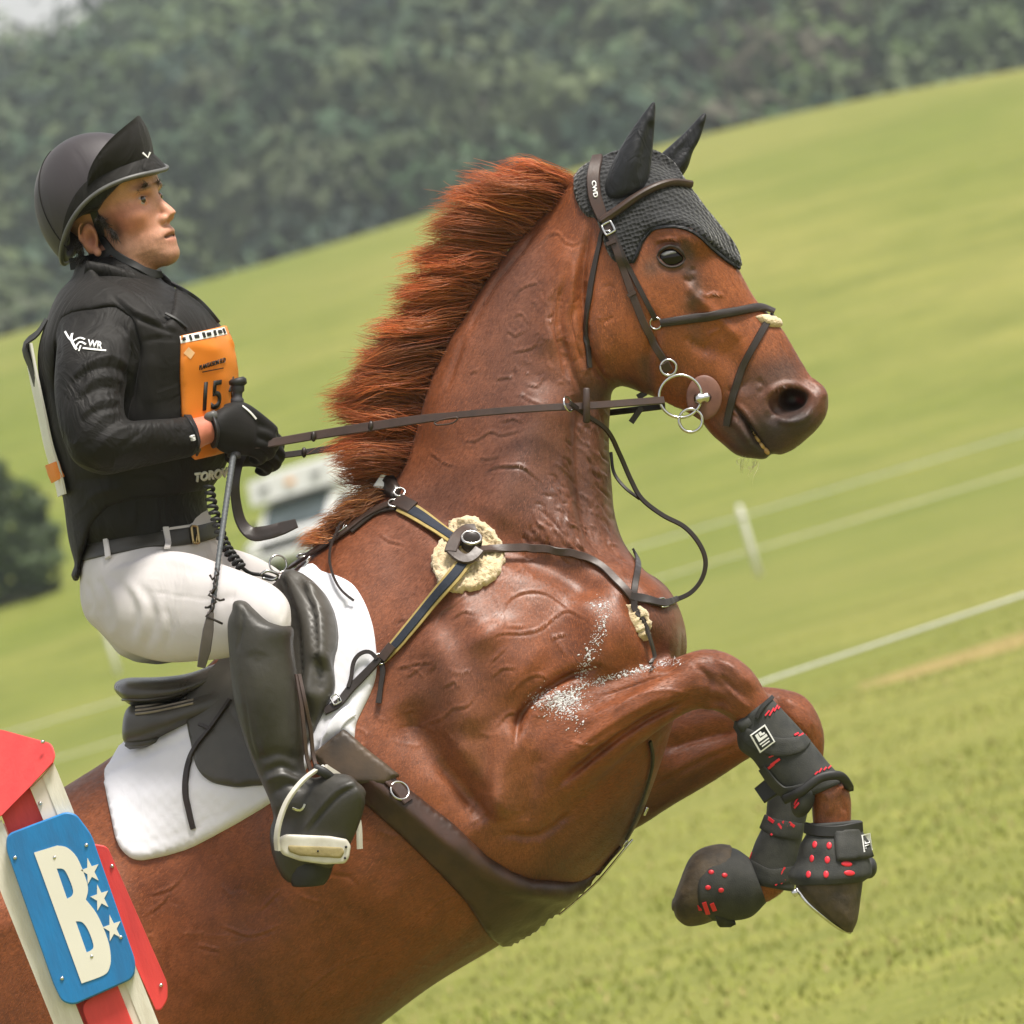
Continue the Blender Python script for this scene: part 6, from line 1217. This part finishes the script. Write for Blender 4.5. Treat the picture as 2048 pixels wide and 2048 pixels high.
GFt = np.stack([ii, ii + 1, ii + 1 + nx, ii + nx], -1).reshape(-1, 4)
tag(mk('grass_field', (GVt, GFt), M['grass'], world=True), kind='structure')
# blades of the nearer turf
g = np.random.default_rng(31); nbl = 185000
y_ = 15.5 + 62 * g.uniform(0, 1, nbl) ** 1.7; x_ = g.uniform(-1, 1, nbl) * (3.2 + y_ * .17)
h_ = g.uniform(.016, .04, nbl) * (1 - .75 * sm((y_ - 34) / 44)) * (1 + .25 * np.sin(x_ * 2.3) * np.sin(y_ * 1.7)); wd_ = g.uniform(.003, .007, nbl) * (1 + y_ / 60)
a_ = g.uniform(0, 6.28, nbl); ln = g.uniform(.2, .9, nbl) * h_; la = g.uniform(0, 6.28, nbl)
base = np.stack([x_, y_, terrain(x_, y_) - .004], 1); side = np.stack([np.cos(a_), np.sin(a_), 0 * a_], 1) * wd_[:, None]
tip = base + np.stack([np.cos(la) * ln, np.sin(la) * ln, h_], 1)
BVx = np.stack([base - side, base + side, tip], 1).reshape(-1, 3); BFx = np.arange(nbl * 3).reshape(-1, 3)
pat = .5 + .5 * np.sin(x_ * .9 + 1.3 * np.sin(y_ * .6)) * np.sin(y_ * .9 + x_ * .3)
cb = np.array((.218, .25, .046)) * (1 - pat[:, None]) + np.array((.272, .28, .066)) * pat[:, None]; cb = cb * g.uniform(.85, 1.2, (nbl, 1)); dry = (g.uniform(0, 1, nbl) < .1) | ((np.abs(y_ - 54 + .5 * np.sin(x_ * 1.3)) < 1.0) & (x_ > 2.2 + .4 * np.sin(y_ * 3))); cb[dry] = np.array((.4, .32, .14)) * g.uniform(.7, 1.1, (dry.sum(), 1))
mb, ntb, bb = new_mat('grass_blades', (.2, .22, .05), .7, spec=.2); at = ntb.nodes.new('ShaderNodeAttribute'); at.attribute_name = 'Col'; ntb.links.new(at.outputs['Color'], bb.inputs['Base Color'])
tag(mk('grass', (BVx, BFx), mb, world=True, col=np.repeat(cb, 3, 0)), 'short mown grass covering the near field', 'grass', kind='stuff')
# woodland on the far hillside
def leaf_cloud(c, rad, n, size, g, flat=.85):
    d = g.normal(0, 1, (n, 3)); d /= np.linalg.norm(d, axis=1)[:, None]
    lob = 1 + .22 * np.sin(d[:, 0] * 5 + c[0]) * np.sin(d[:, 1] * 4 + c[1]) + .18 * np.sin(d[:, 2] * 7 + c[0] * 2) 
    p = c + d * (rad * lob * g.uniform(.55, 1.0, n) ** .4)[:, None] * (1, 1, flat)
    nn_ = d + g.normal(0, .26, (n, 3)); nn_ /= np.linalg.norm(nn_, axis=1)[:, None]; a = np.cross(nn_, g.normal(0, 1, (n, 3))); a /= np.linalg.norm(a, axis=1)[:, None] + 1e-9; b = np.cross(nn_, a)
    s = size * g.uniform(.5, 1.3, n)[:, None]
    V = np.stack([p - a * s - b * s * .5, p + a * s - b * s * .5, p + a * s * .6 + b * s * .6, p - a * s * .6 + b * s * .6], 1).reshape(-1, 3)
    return V, np.arange(n * 4).reshape(-1, 4)
g = np.random.default_rng(77); Vs, Fs, Cs, nv = [], [], [], 0
TV_, TF_ = [], []
pal = [(.045, .085, .026), (.06, .1, .028), (.032, .066, .03), (.09, .13, .034), (.04, .072, .04), (.1, .125, .042), (.045, .08, .034), (.065, .1, .034)]
def add_tree(x, y, hgt, r, colr, n, zb=None):
    global nv
    colr = np.array(colr) * g.uniform(.4, .95) * np.array((.92, 1, 1.1))  # haze blue mixed into the leaf colour itself
    z = float(terrain(x, y)) if zb is None else zb
    for (ox, oy, oz, k) in [(0, 0, .66, 1)] + [(g.uniform(-.5, .5), g.uniform(-.5, .5), g.uniform(.35, .8), g.uniform(.45, .65)) for _ in range(3)]:
        V, F = leaf_cloud(np.array((x + ox * r, y + oy * r, z + hgt * oz)), r * k, int(n * (k if k == 1 else k * .6)), .44, g, 1.0)
        Vs.append(V); Fs.append(F + nv); nv += len(V)
        Cs.append(np.repeat(np.array(colr) * g.uniform(.94, 1.06) * g.uniform(.93, 1.07, (len(F), 1)), 4, 0))
    TV_.append(np.array([(x, y, z - 1), (x, y, z + hgt * .35), (x + .3, y, z + hgt * .7)]))
rows_ = np.arange(330, 560, 8.5)
for yi, y in enumerate(rows_):
    half = 26 + y * .075
    x = -half + (yi % 2) * 2.6
    while x < half:
        xx, yy = x + g.uniform(-1.6, 1.6), y + g.uniform(-3, 3)
        hgt = g.uniform(8, 13) * (1 + .2 * math.sin(xx * .13 + y * .05)); r = g.uniform(3.4, 6.0)
        # the skyline dips at the far left of the picture
        c = pal[int(g.integers(0, 8))] if g.uniform() < .85 else pal[5]
        if 14 < xx < 26 and y < 430 and g.uniform() < .4: c = (.1, .085, .045)
        top = terrain(xx, yy) + hgt * .66 + r
        el = math.degrees(math.atan2(top - CAM_H, yy)); az = xx / yy
        lim = 9. if az > -.0365 else 4.6
        if -.0475 < az < -.0365: lim = 4.26 + abs(az + .0436) * 45
        if el > lim: hgt = max(4., (math.tan(R(lim)) * yy + CAM_H - r - terrain(xx, yy)) / .66)
        if hgt > 4.2: add_tree(xx, yy, hgt, r, c, 330)
        x += g.uniform(6.4, 9.4)
for yi, y in enumerate(np.arange(335, 560, 20)):               # the wood goes on to both sides
    for x in np.arange(-250, 250, 11.0):
        if abs(x) < 24 + y * .075: continue
        xx, yy = x + g.uniform(-3, 3), y + g.uniform(-6, 6); hgt = g.uniform(9, 13)
        if terrain(xx, yy) + hgt * .66 + 6 < CAM_H + yy * .0785 or xx > 0: add_tree(xx, yy, hgt, g.uniform(5, 7), pal[int(g.integers(0, 8))], 60)
print('wood faces', sum(len(f) for f in Fs))
lm, ntl, bl = new_mat('leaves', (.08, .1, .03), .6, spec=.25); at = ntl.nodes.new('ShaderNodeAttribute'); at.attribute_name = 'Col'; ntl.links.new(at.outputs['Color'], bl.inputs['Base Color'])
M['leaf'] = lm; M['bark'] = mottled('bark', (.07, .055, .04), (.04, .03, .024), 3, .9)
wood = tag(mk('woodland', (np.concatenate(Vs), np.concatenate(Fs)), lm, world=True, col=np.concatenate(Cs)), 'dense green wood covering the hazy hillside behind the field', 'wood', kind='stuff')
tag(mk('woodland_trunks', join(*[tube(p, .22, 6) for p in TV_]), M['bark'], wood, world=True), kind='stuff')
# dark shrub at the left edge
q, d = ground_hit(66, 1195); sh = thing('shrub', 'dark leafy shrub on the grass at the left edge', 'shrub', tuple(q), world=True)
V1, F1 = [], 0
cl = []
for (ox, oz, r) in ((-.1, .75, .62), (.25, .55, .5), (-.3, 1.35, .62), (.0, 2.0, .55), (-.2, 2.5, .5), (.4, 1.1, .45), (-.6, .6, .6), (-.7, 1.6, .65), (.42, 1.7, .35), (-.6, 2.3, .6)):
    cl.append(leaf_cloud(q + np.array((ox * 1.15, g.uniform(-.3, .3), oz)), r, 700, .07, g, 1.0))
SVv, SFf = np.concatenate([c[0] for c in cl]), np.concatenate([c[1] + i * len(cl[0][0]) for i, c in enumerate(cl)])
mk('foliage', (SVv, SFf), lm, sh, world=True, col=np.repeat(np.array((.05, .075, .028)) * g.uniform(.5, 1.4, (len(SFf), 1)), 4, 0))
for k in range(5):
    mk('stem', tube(np.array([q + (k * .06 - .12, 0, -.05), q + (k * .12 - .25, .03 * k, .6), q + (k * .25 - .6, .05 * k, 1.4)]), [.03, .022, .01], 7), M['bark'], sh, world=True)
# rope fence
M['post'] = mottled('white_post', (.75, .74, .68), (.62, .61, .55), 6, .6); M['rope'] = mottled('white_rope', (.72, .72, .68), (.6, .6, .56), 20, .8)
def post(px0, py0, px1, py1, label):
    q, d = ground_hit(px0, py0); t = ray(px1, py1, d); h = max(.6, t[2] - q[2]); r = .045
    o = thing('fence_post', label, 'post', tuple(q), 'white rope fence posts', world=True)
    mk('shaft', tube(np.array([q - (0, 0, .2), q + (0, 0, h * .5), q + (0, 0, h - .03), q + (0, 0, h)]), [r, r * .97, r * .95, r * .6], 12), M['post'], o, world=True)
    mk('rope_clip', ring(q + np.array((0, 0, h * .84)), r * 1.15, .02, (0, 0, 1), 16, 6), M['post'], o, world=True)
    return q, h
pa, ha = post(1519, 1152, 1477, 1010, 'leaning white fence post in the field right of the horse chest')
pb, hb = post(238, 1352, 205, 1255, 'white fence post just behind the saddle cantle')
def rope(pts, r, label):
    p = resample(np.array(pts), .5); s = np.linspace(0, 1, len(p)); tag(mk('rope', tube(p, r, 8), M['rope'], world=True), label, 'rope', 'rope fence lines')
rope([(-45, 112, terrain(-45, 112) + .9), (*pa[:2], pa[2] + ha * .84), (48, 107, terrain(48, 107) + .9)], .008, 'far white rope strung through the top of the right fence post')
rope([(-45, 112, terrain(-45, 112) + .2), (*pa[:2], pa[2] + ha * .36), (48, 107, terrain(48, 107) + .4)], .007, 'far white rope low on the right fence post')
a1, a2 = ray(1536, 1361, 38.5), ray(2048, 1190, 38.2); dr = (a2 - a1) / np.linalg.norm(a2 - a1)
rope([a1 - dr * 9, a1, a2, a2 + dr * 9], .008, 'nearest white rope stretched across the grass behind the folded knees')
for e, nm in ((a1 - dr * 9, 'l'), (a2 + dr * 9, 'r')):
    o = thing('fence_post', 'white post holding the nearest rope, ' + ('left end' if nm == 'l' else 'right end'), 'post', (e[0], e[1], 0), 'white rope fence posts', world=True)
    mk('shaft', tube(np.array([(e[0], e[1], -.2), (e[0], e[1], e[2] * .6), (e[0], e[1], e[2] + .12), (e[0], e[1], e[2] + .15)]), [.05, .05, .05, .03], 12), M['post'], o, world=True)
# ambulance van (front three quarters hidden by mane)
M['van'] = mottled('van_white_paint', (.78, .78, .76), (.72, .72, .7), 2, .35, coat=.3); M['glass'] = new_mat('windscreen', (.04, .06, .06), .12, spec=.8, coat=.6)[0]
M['tyre'] = mottled('tyre', (.02, .02, .02), (.03, .03, .03), 10, .8); M['lamp'] = mottled('amber_lamp', (.8, .4, .08), (.7, .3, .05), 10, .3); M['redp'] = mottled('red_stripe', (.6, .04, .03), (.5, .03, .02), 5, .4)
vq, vd = ground_hit(610, 1142)
van = thing('ambulance', 'white box-bodied ambulance parked in the field behind the mane', 'ambulance', tuple(vq), world=True)
vs = vd * PXM / DIST                                          # metres per photo pixel there
yaw = R(-62); ca, sa = math.cos(yaw), math.sin(yaw)          # vehicle forward axis in world (towards camera-left)
fw = np.array((-.5, -.866, 0)); sd = np.array((.866, -.5, 0)); upz = np.array((0, 0, 1.))
VO = ray(646, 1122, vd); VO[2] = terrain(VO[0], VO[1]); VK = .69
def vb(f, s, u): return VO + (fw * f + sd * s * 1.22 + upz * u) * VK
def vbox(f0, f1, s0, s1, u0, u1, bev=.25): return box_frame(vb((f0 + f1) / 2, (s0 + s1) / 2, (u0 + u1) / 2), [fw, sd, upz], np.array((abs(f1 - f0) / 2, abs(s1 - s0) * .61, abs(u1 - u0) / 2)) * VK, bev)
def vprism(prof, s0, s1):
    n = len(prof); V = np.array([vb(f, s0, u) for f, u in prof] + [vb(f, s1, u) for f, u in prof]); F = [tuple(range(n))[::-1], tuple(range(n, 2 * n))] + [(i, (i + 1) % n, (i + 1) % n + n, i + n) for i in range(n)]; return V, F
cab = mk('cab', vprism([(-.6, .45), (1.75, .45), (1.82, .75), (1.75, 1.02), (.95, 1.2), (.2, 1.95), (-.6, 2.0)], -.98, .98), M['van'], van, world=True, smooth=False)
mk('box_body', vbox(-4.4, -.2, -1.12, 1.12, .55, 2.78, .12), M['van'], van, world=True, smooth=False)
mk('cab_overhang', vprism([(-.3, 2.02), (.55, 2.06), (.42, 2.72), (-.3, 2.74)], -1.1, 1.1), M['van'], van, world=True, smooth=False)
mk('windscreen', vprism([(.93, 1.235), (.96, 1.25), (.24, 1.96), (.21, 1.945)], -.82, .82), M['glass'], van, world=True, smooth=False)
for s in (-1, 1):
    mk('door', vprism([(-.5, .6), (.75, .6), (.78, 1.15), (.12, 1.8), (-.5, 1.82)], s * .985, s * 1.0), M['van'], van, world=True, smooth=False)
    mk('side_window', vprism([(-.4, 1.18), (.66, 1.18), (.1, 1.72), (-.4, 1.74)], s * .99, s * 1.012), M['glass'], van, world=True, smooth=False)
    mk('headlight', sph(vb(1.74, s * .74, .84), (.1, .2, .11), 16, [fw, sd, upz]), mottled('lamp_glass', (.8, .8, .75), (.7, .7, .66), 8, .15) if s < 0 else bpy.data.materials['lamp_glass'], van, world=True)
    mk('mirror', vbox(.5, .62, s * 1.12, s * 1.3, 1.25, 1.6, .4), M['tyre'], van, world=True)
    for f in (1.15, -3.2):
        wh = mk('wheel', tube(np.array([vb(f, s * .78, .36), vb(f, s * .8, .36), vb(f, s * 1.0, .36), vb(f, s * 1.02, .36)]), [.3, .36, .36, .3], 28), M['tyre'], van, world=True)
        mk('rim', tube(np.array([vb(f, s * 1.0, .36), vb(f, s * 1.03, .36)]), [.2, .17], 20), M['steel'], wh, world=True)
    mk('stripe', vbox(-4.3, -.3, s * 1.122, s * 1.128, 1.25, 1.42, .1), M['redp'], van, world=True, smooth=False)
mk('bumper', vbox(1.72, 1.92, -.98, .98, .42, .68, .4), M['van'], van, world=True)
mk('grille', vbox(1.76, 1.83, -.55, .55, .72, .92, .3), M['tyre'], van, world=True)
mk('bonnet_gap', vbox(1.70, 1.80, -.95, .95, 1.0, 1.03, .2), M['tyre'], van, world=True)
for s in (-.7, 0, .7): mk('marker_light', sph(vb(.5, s, 2.4), (.05, .12, .05), 12, [fw, sd, upz]), M['lamp'] if s == 0 else M['trim'], van, world=True)
mk('wiper', tube(np.array([vb(.96, -.3, 1.27), vb(.6, .3, 1.6)]), .015, 6), M['tyre'], van, world=True)
# haze
hz = mk('haze', box_frame((0, 300, 36), np.eye(3), (800, 330, 40), 0.001), None, world=True, smooth=False, mats=[bpy.data.materials.new('haze_air')], kind='stuff')
hm_ = hz.data.materials[0]; hm_.use_nodes = True; hn = hm_.node_tree; hn.nodes.clear(); pvn = hn.nodes.new('ShaderNodeVolumePrincipled'); pvn.inputs['Density'].default_value = .00032; pvn.inputs['Color'].default_value = (.86, .93, 1, 1); pvn.inputs['Anisotropy'].default_value = .2
ho = hn.nodes.new('ShaderNodeOutputMaterial'); hn.links.new(pvn.outputs[0], ho.inputs['Volume']); hz.data.materials[0] = hm_; hm_.cycles.homogeneous_volume = True
tag(hz, 'pale hazy air over the whole field', 'haze')
print('background', round(time.time() - T0, 1))
# ================================================================== obstacle marker in front of the horse
M['sign_red'] = mottled('red_board', (.74, .06, .055), (.58, .045, .045), 9, .5, .3, 40, .002, stretch=(4, 4, 1))
M['sign_blue'] = mottled('blue_board', (.012, .2, .5), (.02, .15, .37), 9, .45, .3, 40, .002, stretch=(4, 4, 1))
M['sign_white'] = mottled('white_painted_wood', (.8, .76, .67), (.62, .57, .47), 10, .6, .4, 60, .002, stretch=(5, 5, 1))
M['sign_letter'] = mottled('cream_letter', (.8, .77, .68), (.74, .71, .62), 5, .5)
mk_w = .62; R4 = Z(0, 1400, .3354)
sgn = thing('obstacle_marker', 'red and white course marker with blue letter B panel beside the horse flank', 'marker', P(*wpx(-.75, .0), mk_w))
sgn.location.z = 0
pd = np.array((.372, .928)); pd /= np.linalg.norm(pd)         # direction of the post down the picture (px)
def slab(poly, w0, w1, mat, name, parent, bev=.0025, rnd=0, tilt=0):
    p = np.asarray(poly, float)
    if rnd:
        out = []; n = len(p)
        for i in range(n):
            a, b, c = p[i - 1], p[i], p[(i + 1) % n]; r_ = min(rnd[i] if hasattr(rnd, '__len__') else rnd, .45 * np.linalg.norm(a - b), .45 * np.linalg.norm(c - b))
            if r_ < 1: out.append(b); continue
            u1 = (a - b) / np.linalg.norm(a - b); u2 = (c - b) / np.linalg.norm(c - b)
            for t in np.linspace(0, 1, 7): out.append((b + u1 * r_ * (1 - t)) * (1 - t) + (b + u2 * r_ * t) * t if False else (1 - t) ** 2 * (b + u1 * r_) + 2 * t * (1 - t) * b + t * t * (b + u2 * r_))
        p = np.array(out)
    c = p.mean(0); k = bev / PXM; d = c - p; d /= np.linalg.norm(d, axis=1)[:, None]; pi = p + d * k
    n = len(p); V = np.concatenate([PA([(x, y, w0) for x, y in p]), PA([(x, y, w1 - bev) for x, y in p]), PA([(x, y, w1) for x, y in pi])])
    if tilt:
        d_ = np.tile(((p - np.array(R4([(180, 520)])[0])) @ np.array((.72, .69))), 3); V[:, 2] += np.minimum(d_, 0) * PXM * tilt
    r = delaunay_2d_cdt([Vector(q) for q in p], [(i, (i + 1) % n) for i in range(n)], [], 1, 1e-4)
    tr = [f if (p[f[1]][0] - p[f[0]][0]) * (p[f[2]][1] - p[f[0]][1]) - (p[f[1]][1] - p[f[0]][1]) * (p[f[2]][0] - p[f[0]][0]) < 0 else f[::-1] for f in r[2]]
    o = sum([p[i][0] * p[(i + 1) % n][1] - p[(i + 1) % n][0] * p[i][1] for i in range(n)])
    F = [tuple(i + 2 * n for i in f) for f in tr] + [tuple(f[::-1]) for f in tr]
    for l in (0, 1):
        for i in range(n):
            q = (l * n + i, l * n + (i + 1) % n, (l + 1) * n + (i + 1) % n, (l + 1) * n + i); F.append(q if o < 0 else q[::-1])
    return mk(name, (V, F), mat, parent, smooth=False)

# two white side posts, a red recessed board between, red roof board on top
def pt(a, t): return (a[0] + pd[0] * t, a[1] + pd[1] * t)
r0, r1, r2 = R4([(180, 525)])[0], R4([(318, 375)])[0], R4([(250, 480)])[0]
E1 = 1960
slab([R4([(180, 520)])[0], R4([(250, 452)])[0], pt(R4([(250, 452)])[0], E1), pt(R4([(180, 520)])[0], E1)], mk_w - .06, mk_w - .004, mottled('pink_white_wood', (.74, .66, .58), (.68, .58, .5), 5, .6), 'post_face', sgn)
slab([R4([(250, 452)])[0], R4([(318, 372)])[0], R4([(345, 430)])[0], pt(R4([(345, 430)])[0], E1), pt(R4([(250, 452)])[0], E1)], mk_w - .07, mk_w - .002, M['sign_white'], 'post_edge', sgn)
slab([R4([(-10, 640)])[0], R4([(178, 520)])[0], pt(R4([(178, 520)])[0], E1), pt(R4([(-10, 700)])[0], E1)], mk_w - .05, mk_w - .016, M['sign_red'], 'back_board', sgn)
slab([R4([(-140, 780)])[0], R4([(10, 715)])[0], R4([(40, 790)])[0], pt(R4([(40, 790)])[0], E1 - 60), pt(R4([(-110, 860)])[0], E1 - 60), R4([(-110, 860)])[0]], mk_w - .07, mk_w - .002, M['sign_white'], 'post_edge', sgn)
slab(R4([(-160, 170), (0, 190), (305, 262), (330, 330), (318, 375), (180, 520), (10, 690), (-60, 730), (-200, 560)]), mk_w - .02, mk_w + .012, M['sign_red'], 'roof_board', sgn, rnd=[0, 0, 10, 6, 0, 0, 0, 0, 0], tilt=.9)
slab(R4([(560, 858), (640, 870), (1000, 1690), (1000, 1790), (960, 1850), (930, 1850), (520, 960)]), mk_w - .03, mk_w - .018, M['sign_red'], 'side_panel', sgn, rnd=[0, 22, 12, 10, 10, 0, 0])
slab([R4([(470, 1800)])[0], R4([(700, 1700)])[0], pt(R4([(700, 1700)])[0], 240), pt(R4([(470, 1800)])[0], 220)], mk_w - .012, mk_w - .001, M['sign_red'], 'lower_panel', sgn, rnd=[30, 0, 0, 0])
blue = slab(R4([(40, 800), (395, 665), (455, 680), (545, 800), (810, 1560), (800, 1660), (440, 1820), (370, 1800), (320, 1700), (36, 890)]), mk_w + .0, mk_w + .02, M['sign_blue'], 'letter_panel', sgn, .003, [14, 12, 22, 14, 18, 18, 14, 18, 10, 12])
def flat(poly_list, name, mat, parent, z):
    for poly in poly_list: slab(poly, z - .004, z + .0012, mat, name, parent, .0004)
# letter B built as outline with two counters
outer = R4([(203, 910), (340, 868), (400, 880), (460, 940), (510, 1060), (525, 1130), (512, 1190), (580, 1280), (640, 1420), (660, 1520), (655, 1590), (620, 1640), (487, 1690)])
in1 = R4([(338, 1005), (380, 1010), (410, 1060), (435, 1130), (430, 1165), (400, 1185)]); in2 = R4([(452, 1320), (490, 1325), (525, 1370), (555, 1450), (552, 1485), (517, 1505)])
def cr_(p, sharp):                                           # smooth all but given corners
    return p
def poly_holes(out, holes, z0, z1):
    pts = []; edges = []
    for L in [out] + holes:
        s = len(pts); pts += L; edges += [(s + i, s + (i + 1) % len(L)) for i in range(len(L))]
    r = delaunay_2d_cdt([Vector(q) for q in pts], edges, [], 1, 1e-4); X = np.array([tuple(v) for v in r[0]]); keep = []
    for f in r[2]:
        c = X[list(f)].mean(0)[None]
        if any(inside(c, np.array(h))[0] for h in holes) or not inside(c, np.array(out))[0]: continue
        a, b, d = X[f[0]], X[f[1]], X[f[2]]; keep.append(tuple(f) if (b[0] - a[0]) * (d[1] - a[1]) - (b[1] - a[1]) * (d[0] - a[0]) < 0 else tuple(f[::-1]))
    n = len(X); V = np.concatenate([PA([(x, y, z1) for x, y in X]), PA([(x, y, z0) for x, y in X])]); E = {}
    for f in keep:
        for i in range(3): E[(f[i], f[(i + 1) % 3])] = 1
    return V, keep + [tuple(i + n for i in f[::-1]) for f in keep] + [(b, a, a + n, b + n) for (a, b) in E if (b, a) not in E]
def soft(p, fixed):
    out = []; n = len(p)
    q = np.array(p + p[:1]); 
    for i in range(n):
        a, b, c, d = np.array(p[i - 1]), np.array(p[i]), np.array(p[(i + 1) % n]), np.array(p[(i + 2) % n])
        if i in fixed: a = b
        if (i + 1) % n in fixed: d = c
        for t in (0, .25, .5, .75): out.append(tuple(.5 * (2 * b + (c - a) * t + (2 * a - 5 * b + 4 * c - d) * t * t + (3 * b - a - 3 * c + d) * t ** 3)))
    return out
mk('letter', poly_holes(soft(outer, (0, 1, 6, 12)), [soft(in1, (0, 5)), soft(in2, (0, 5))], mk_w + .017, mk_w + .0215), M['sign_letter'], blue, smooth=False)
for sx, sy in ((540, 1022), (598, 1180), (672, 1362)):
    c = np.array(R4([(sx, sy)])[0]); rot = math.atan2(-.9, -.12)
    star = []
    for k in range(10):
        a = rot + k * math.pi / 5; rr_ = (24, 9.5)[k % 2]; star.append((c[0] + rr_ * math.cos(a) * .82, c[1] + rr_ * math.sin(a) * 1.18))
    th_ = R(-8); star = [tuple(c + np.array((math.cos(th_) * (x - c[0]) - math.sin(th_) * (y - c[1]), math.sin(th_) * (x - c[0]) + math.cos(th_) * (y - c[1])))) for x, y in star]
    mk('star', poly_holes(star, [], mk_w + .017, mk_w + .0215), M['sign_letter'], blue, smooth=False)
for x, y in ((90, 940), (370, 1660), (515, 865), (325, 940), (547, 1530), (720, 1415)): mk('screw', sph(P(*R4([(x, y)])[0], mk_w + .02), (.004, .004, .003), 10), M['steel'], blue)
for x, y in ((960, 1700), (668, 990), (240, 615), (255, 250)): mk('screw', sph(P(*R4([(x, y)])[0], mk_w - (.018 if x > 600 else .002)), (.004, .004, .004), 10), M['steel'], sgn)
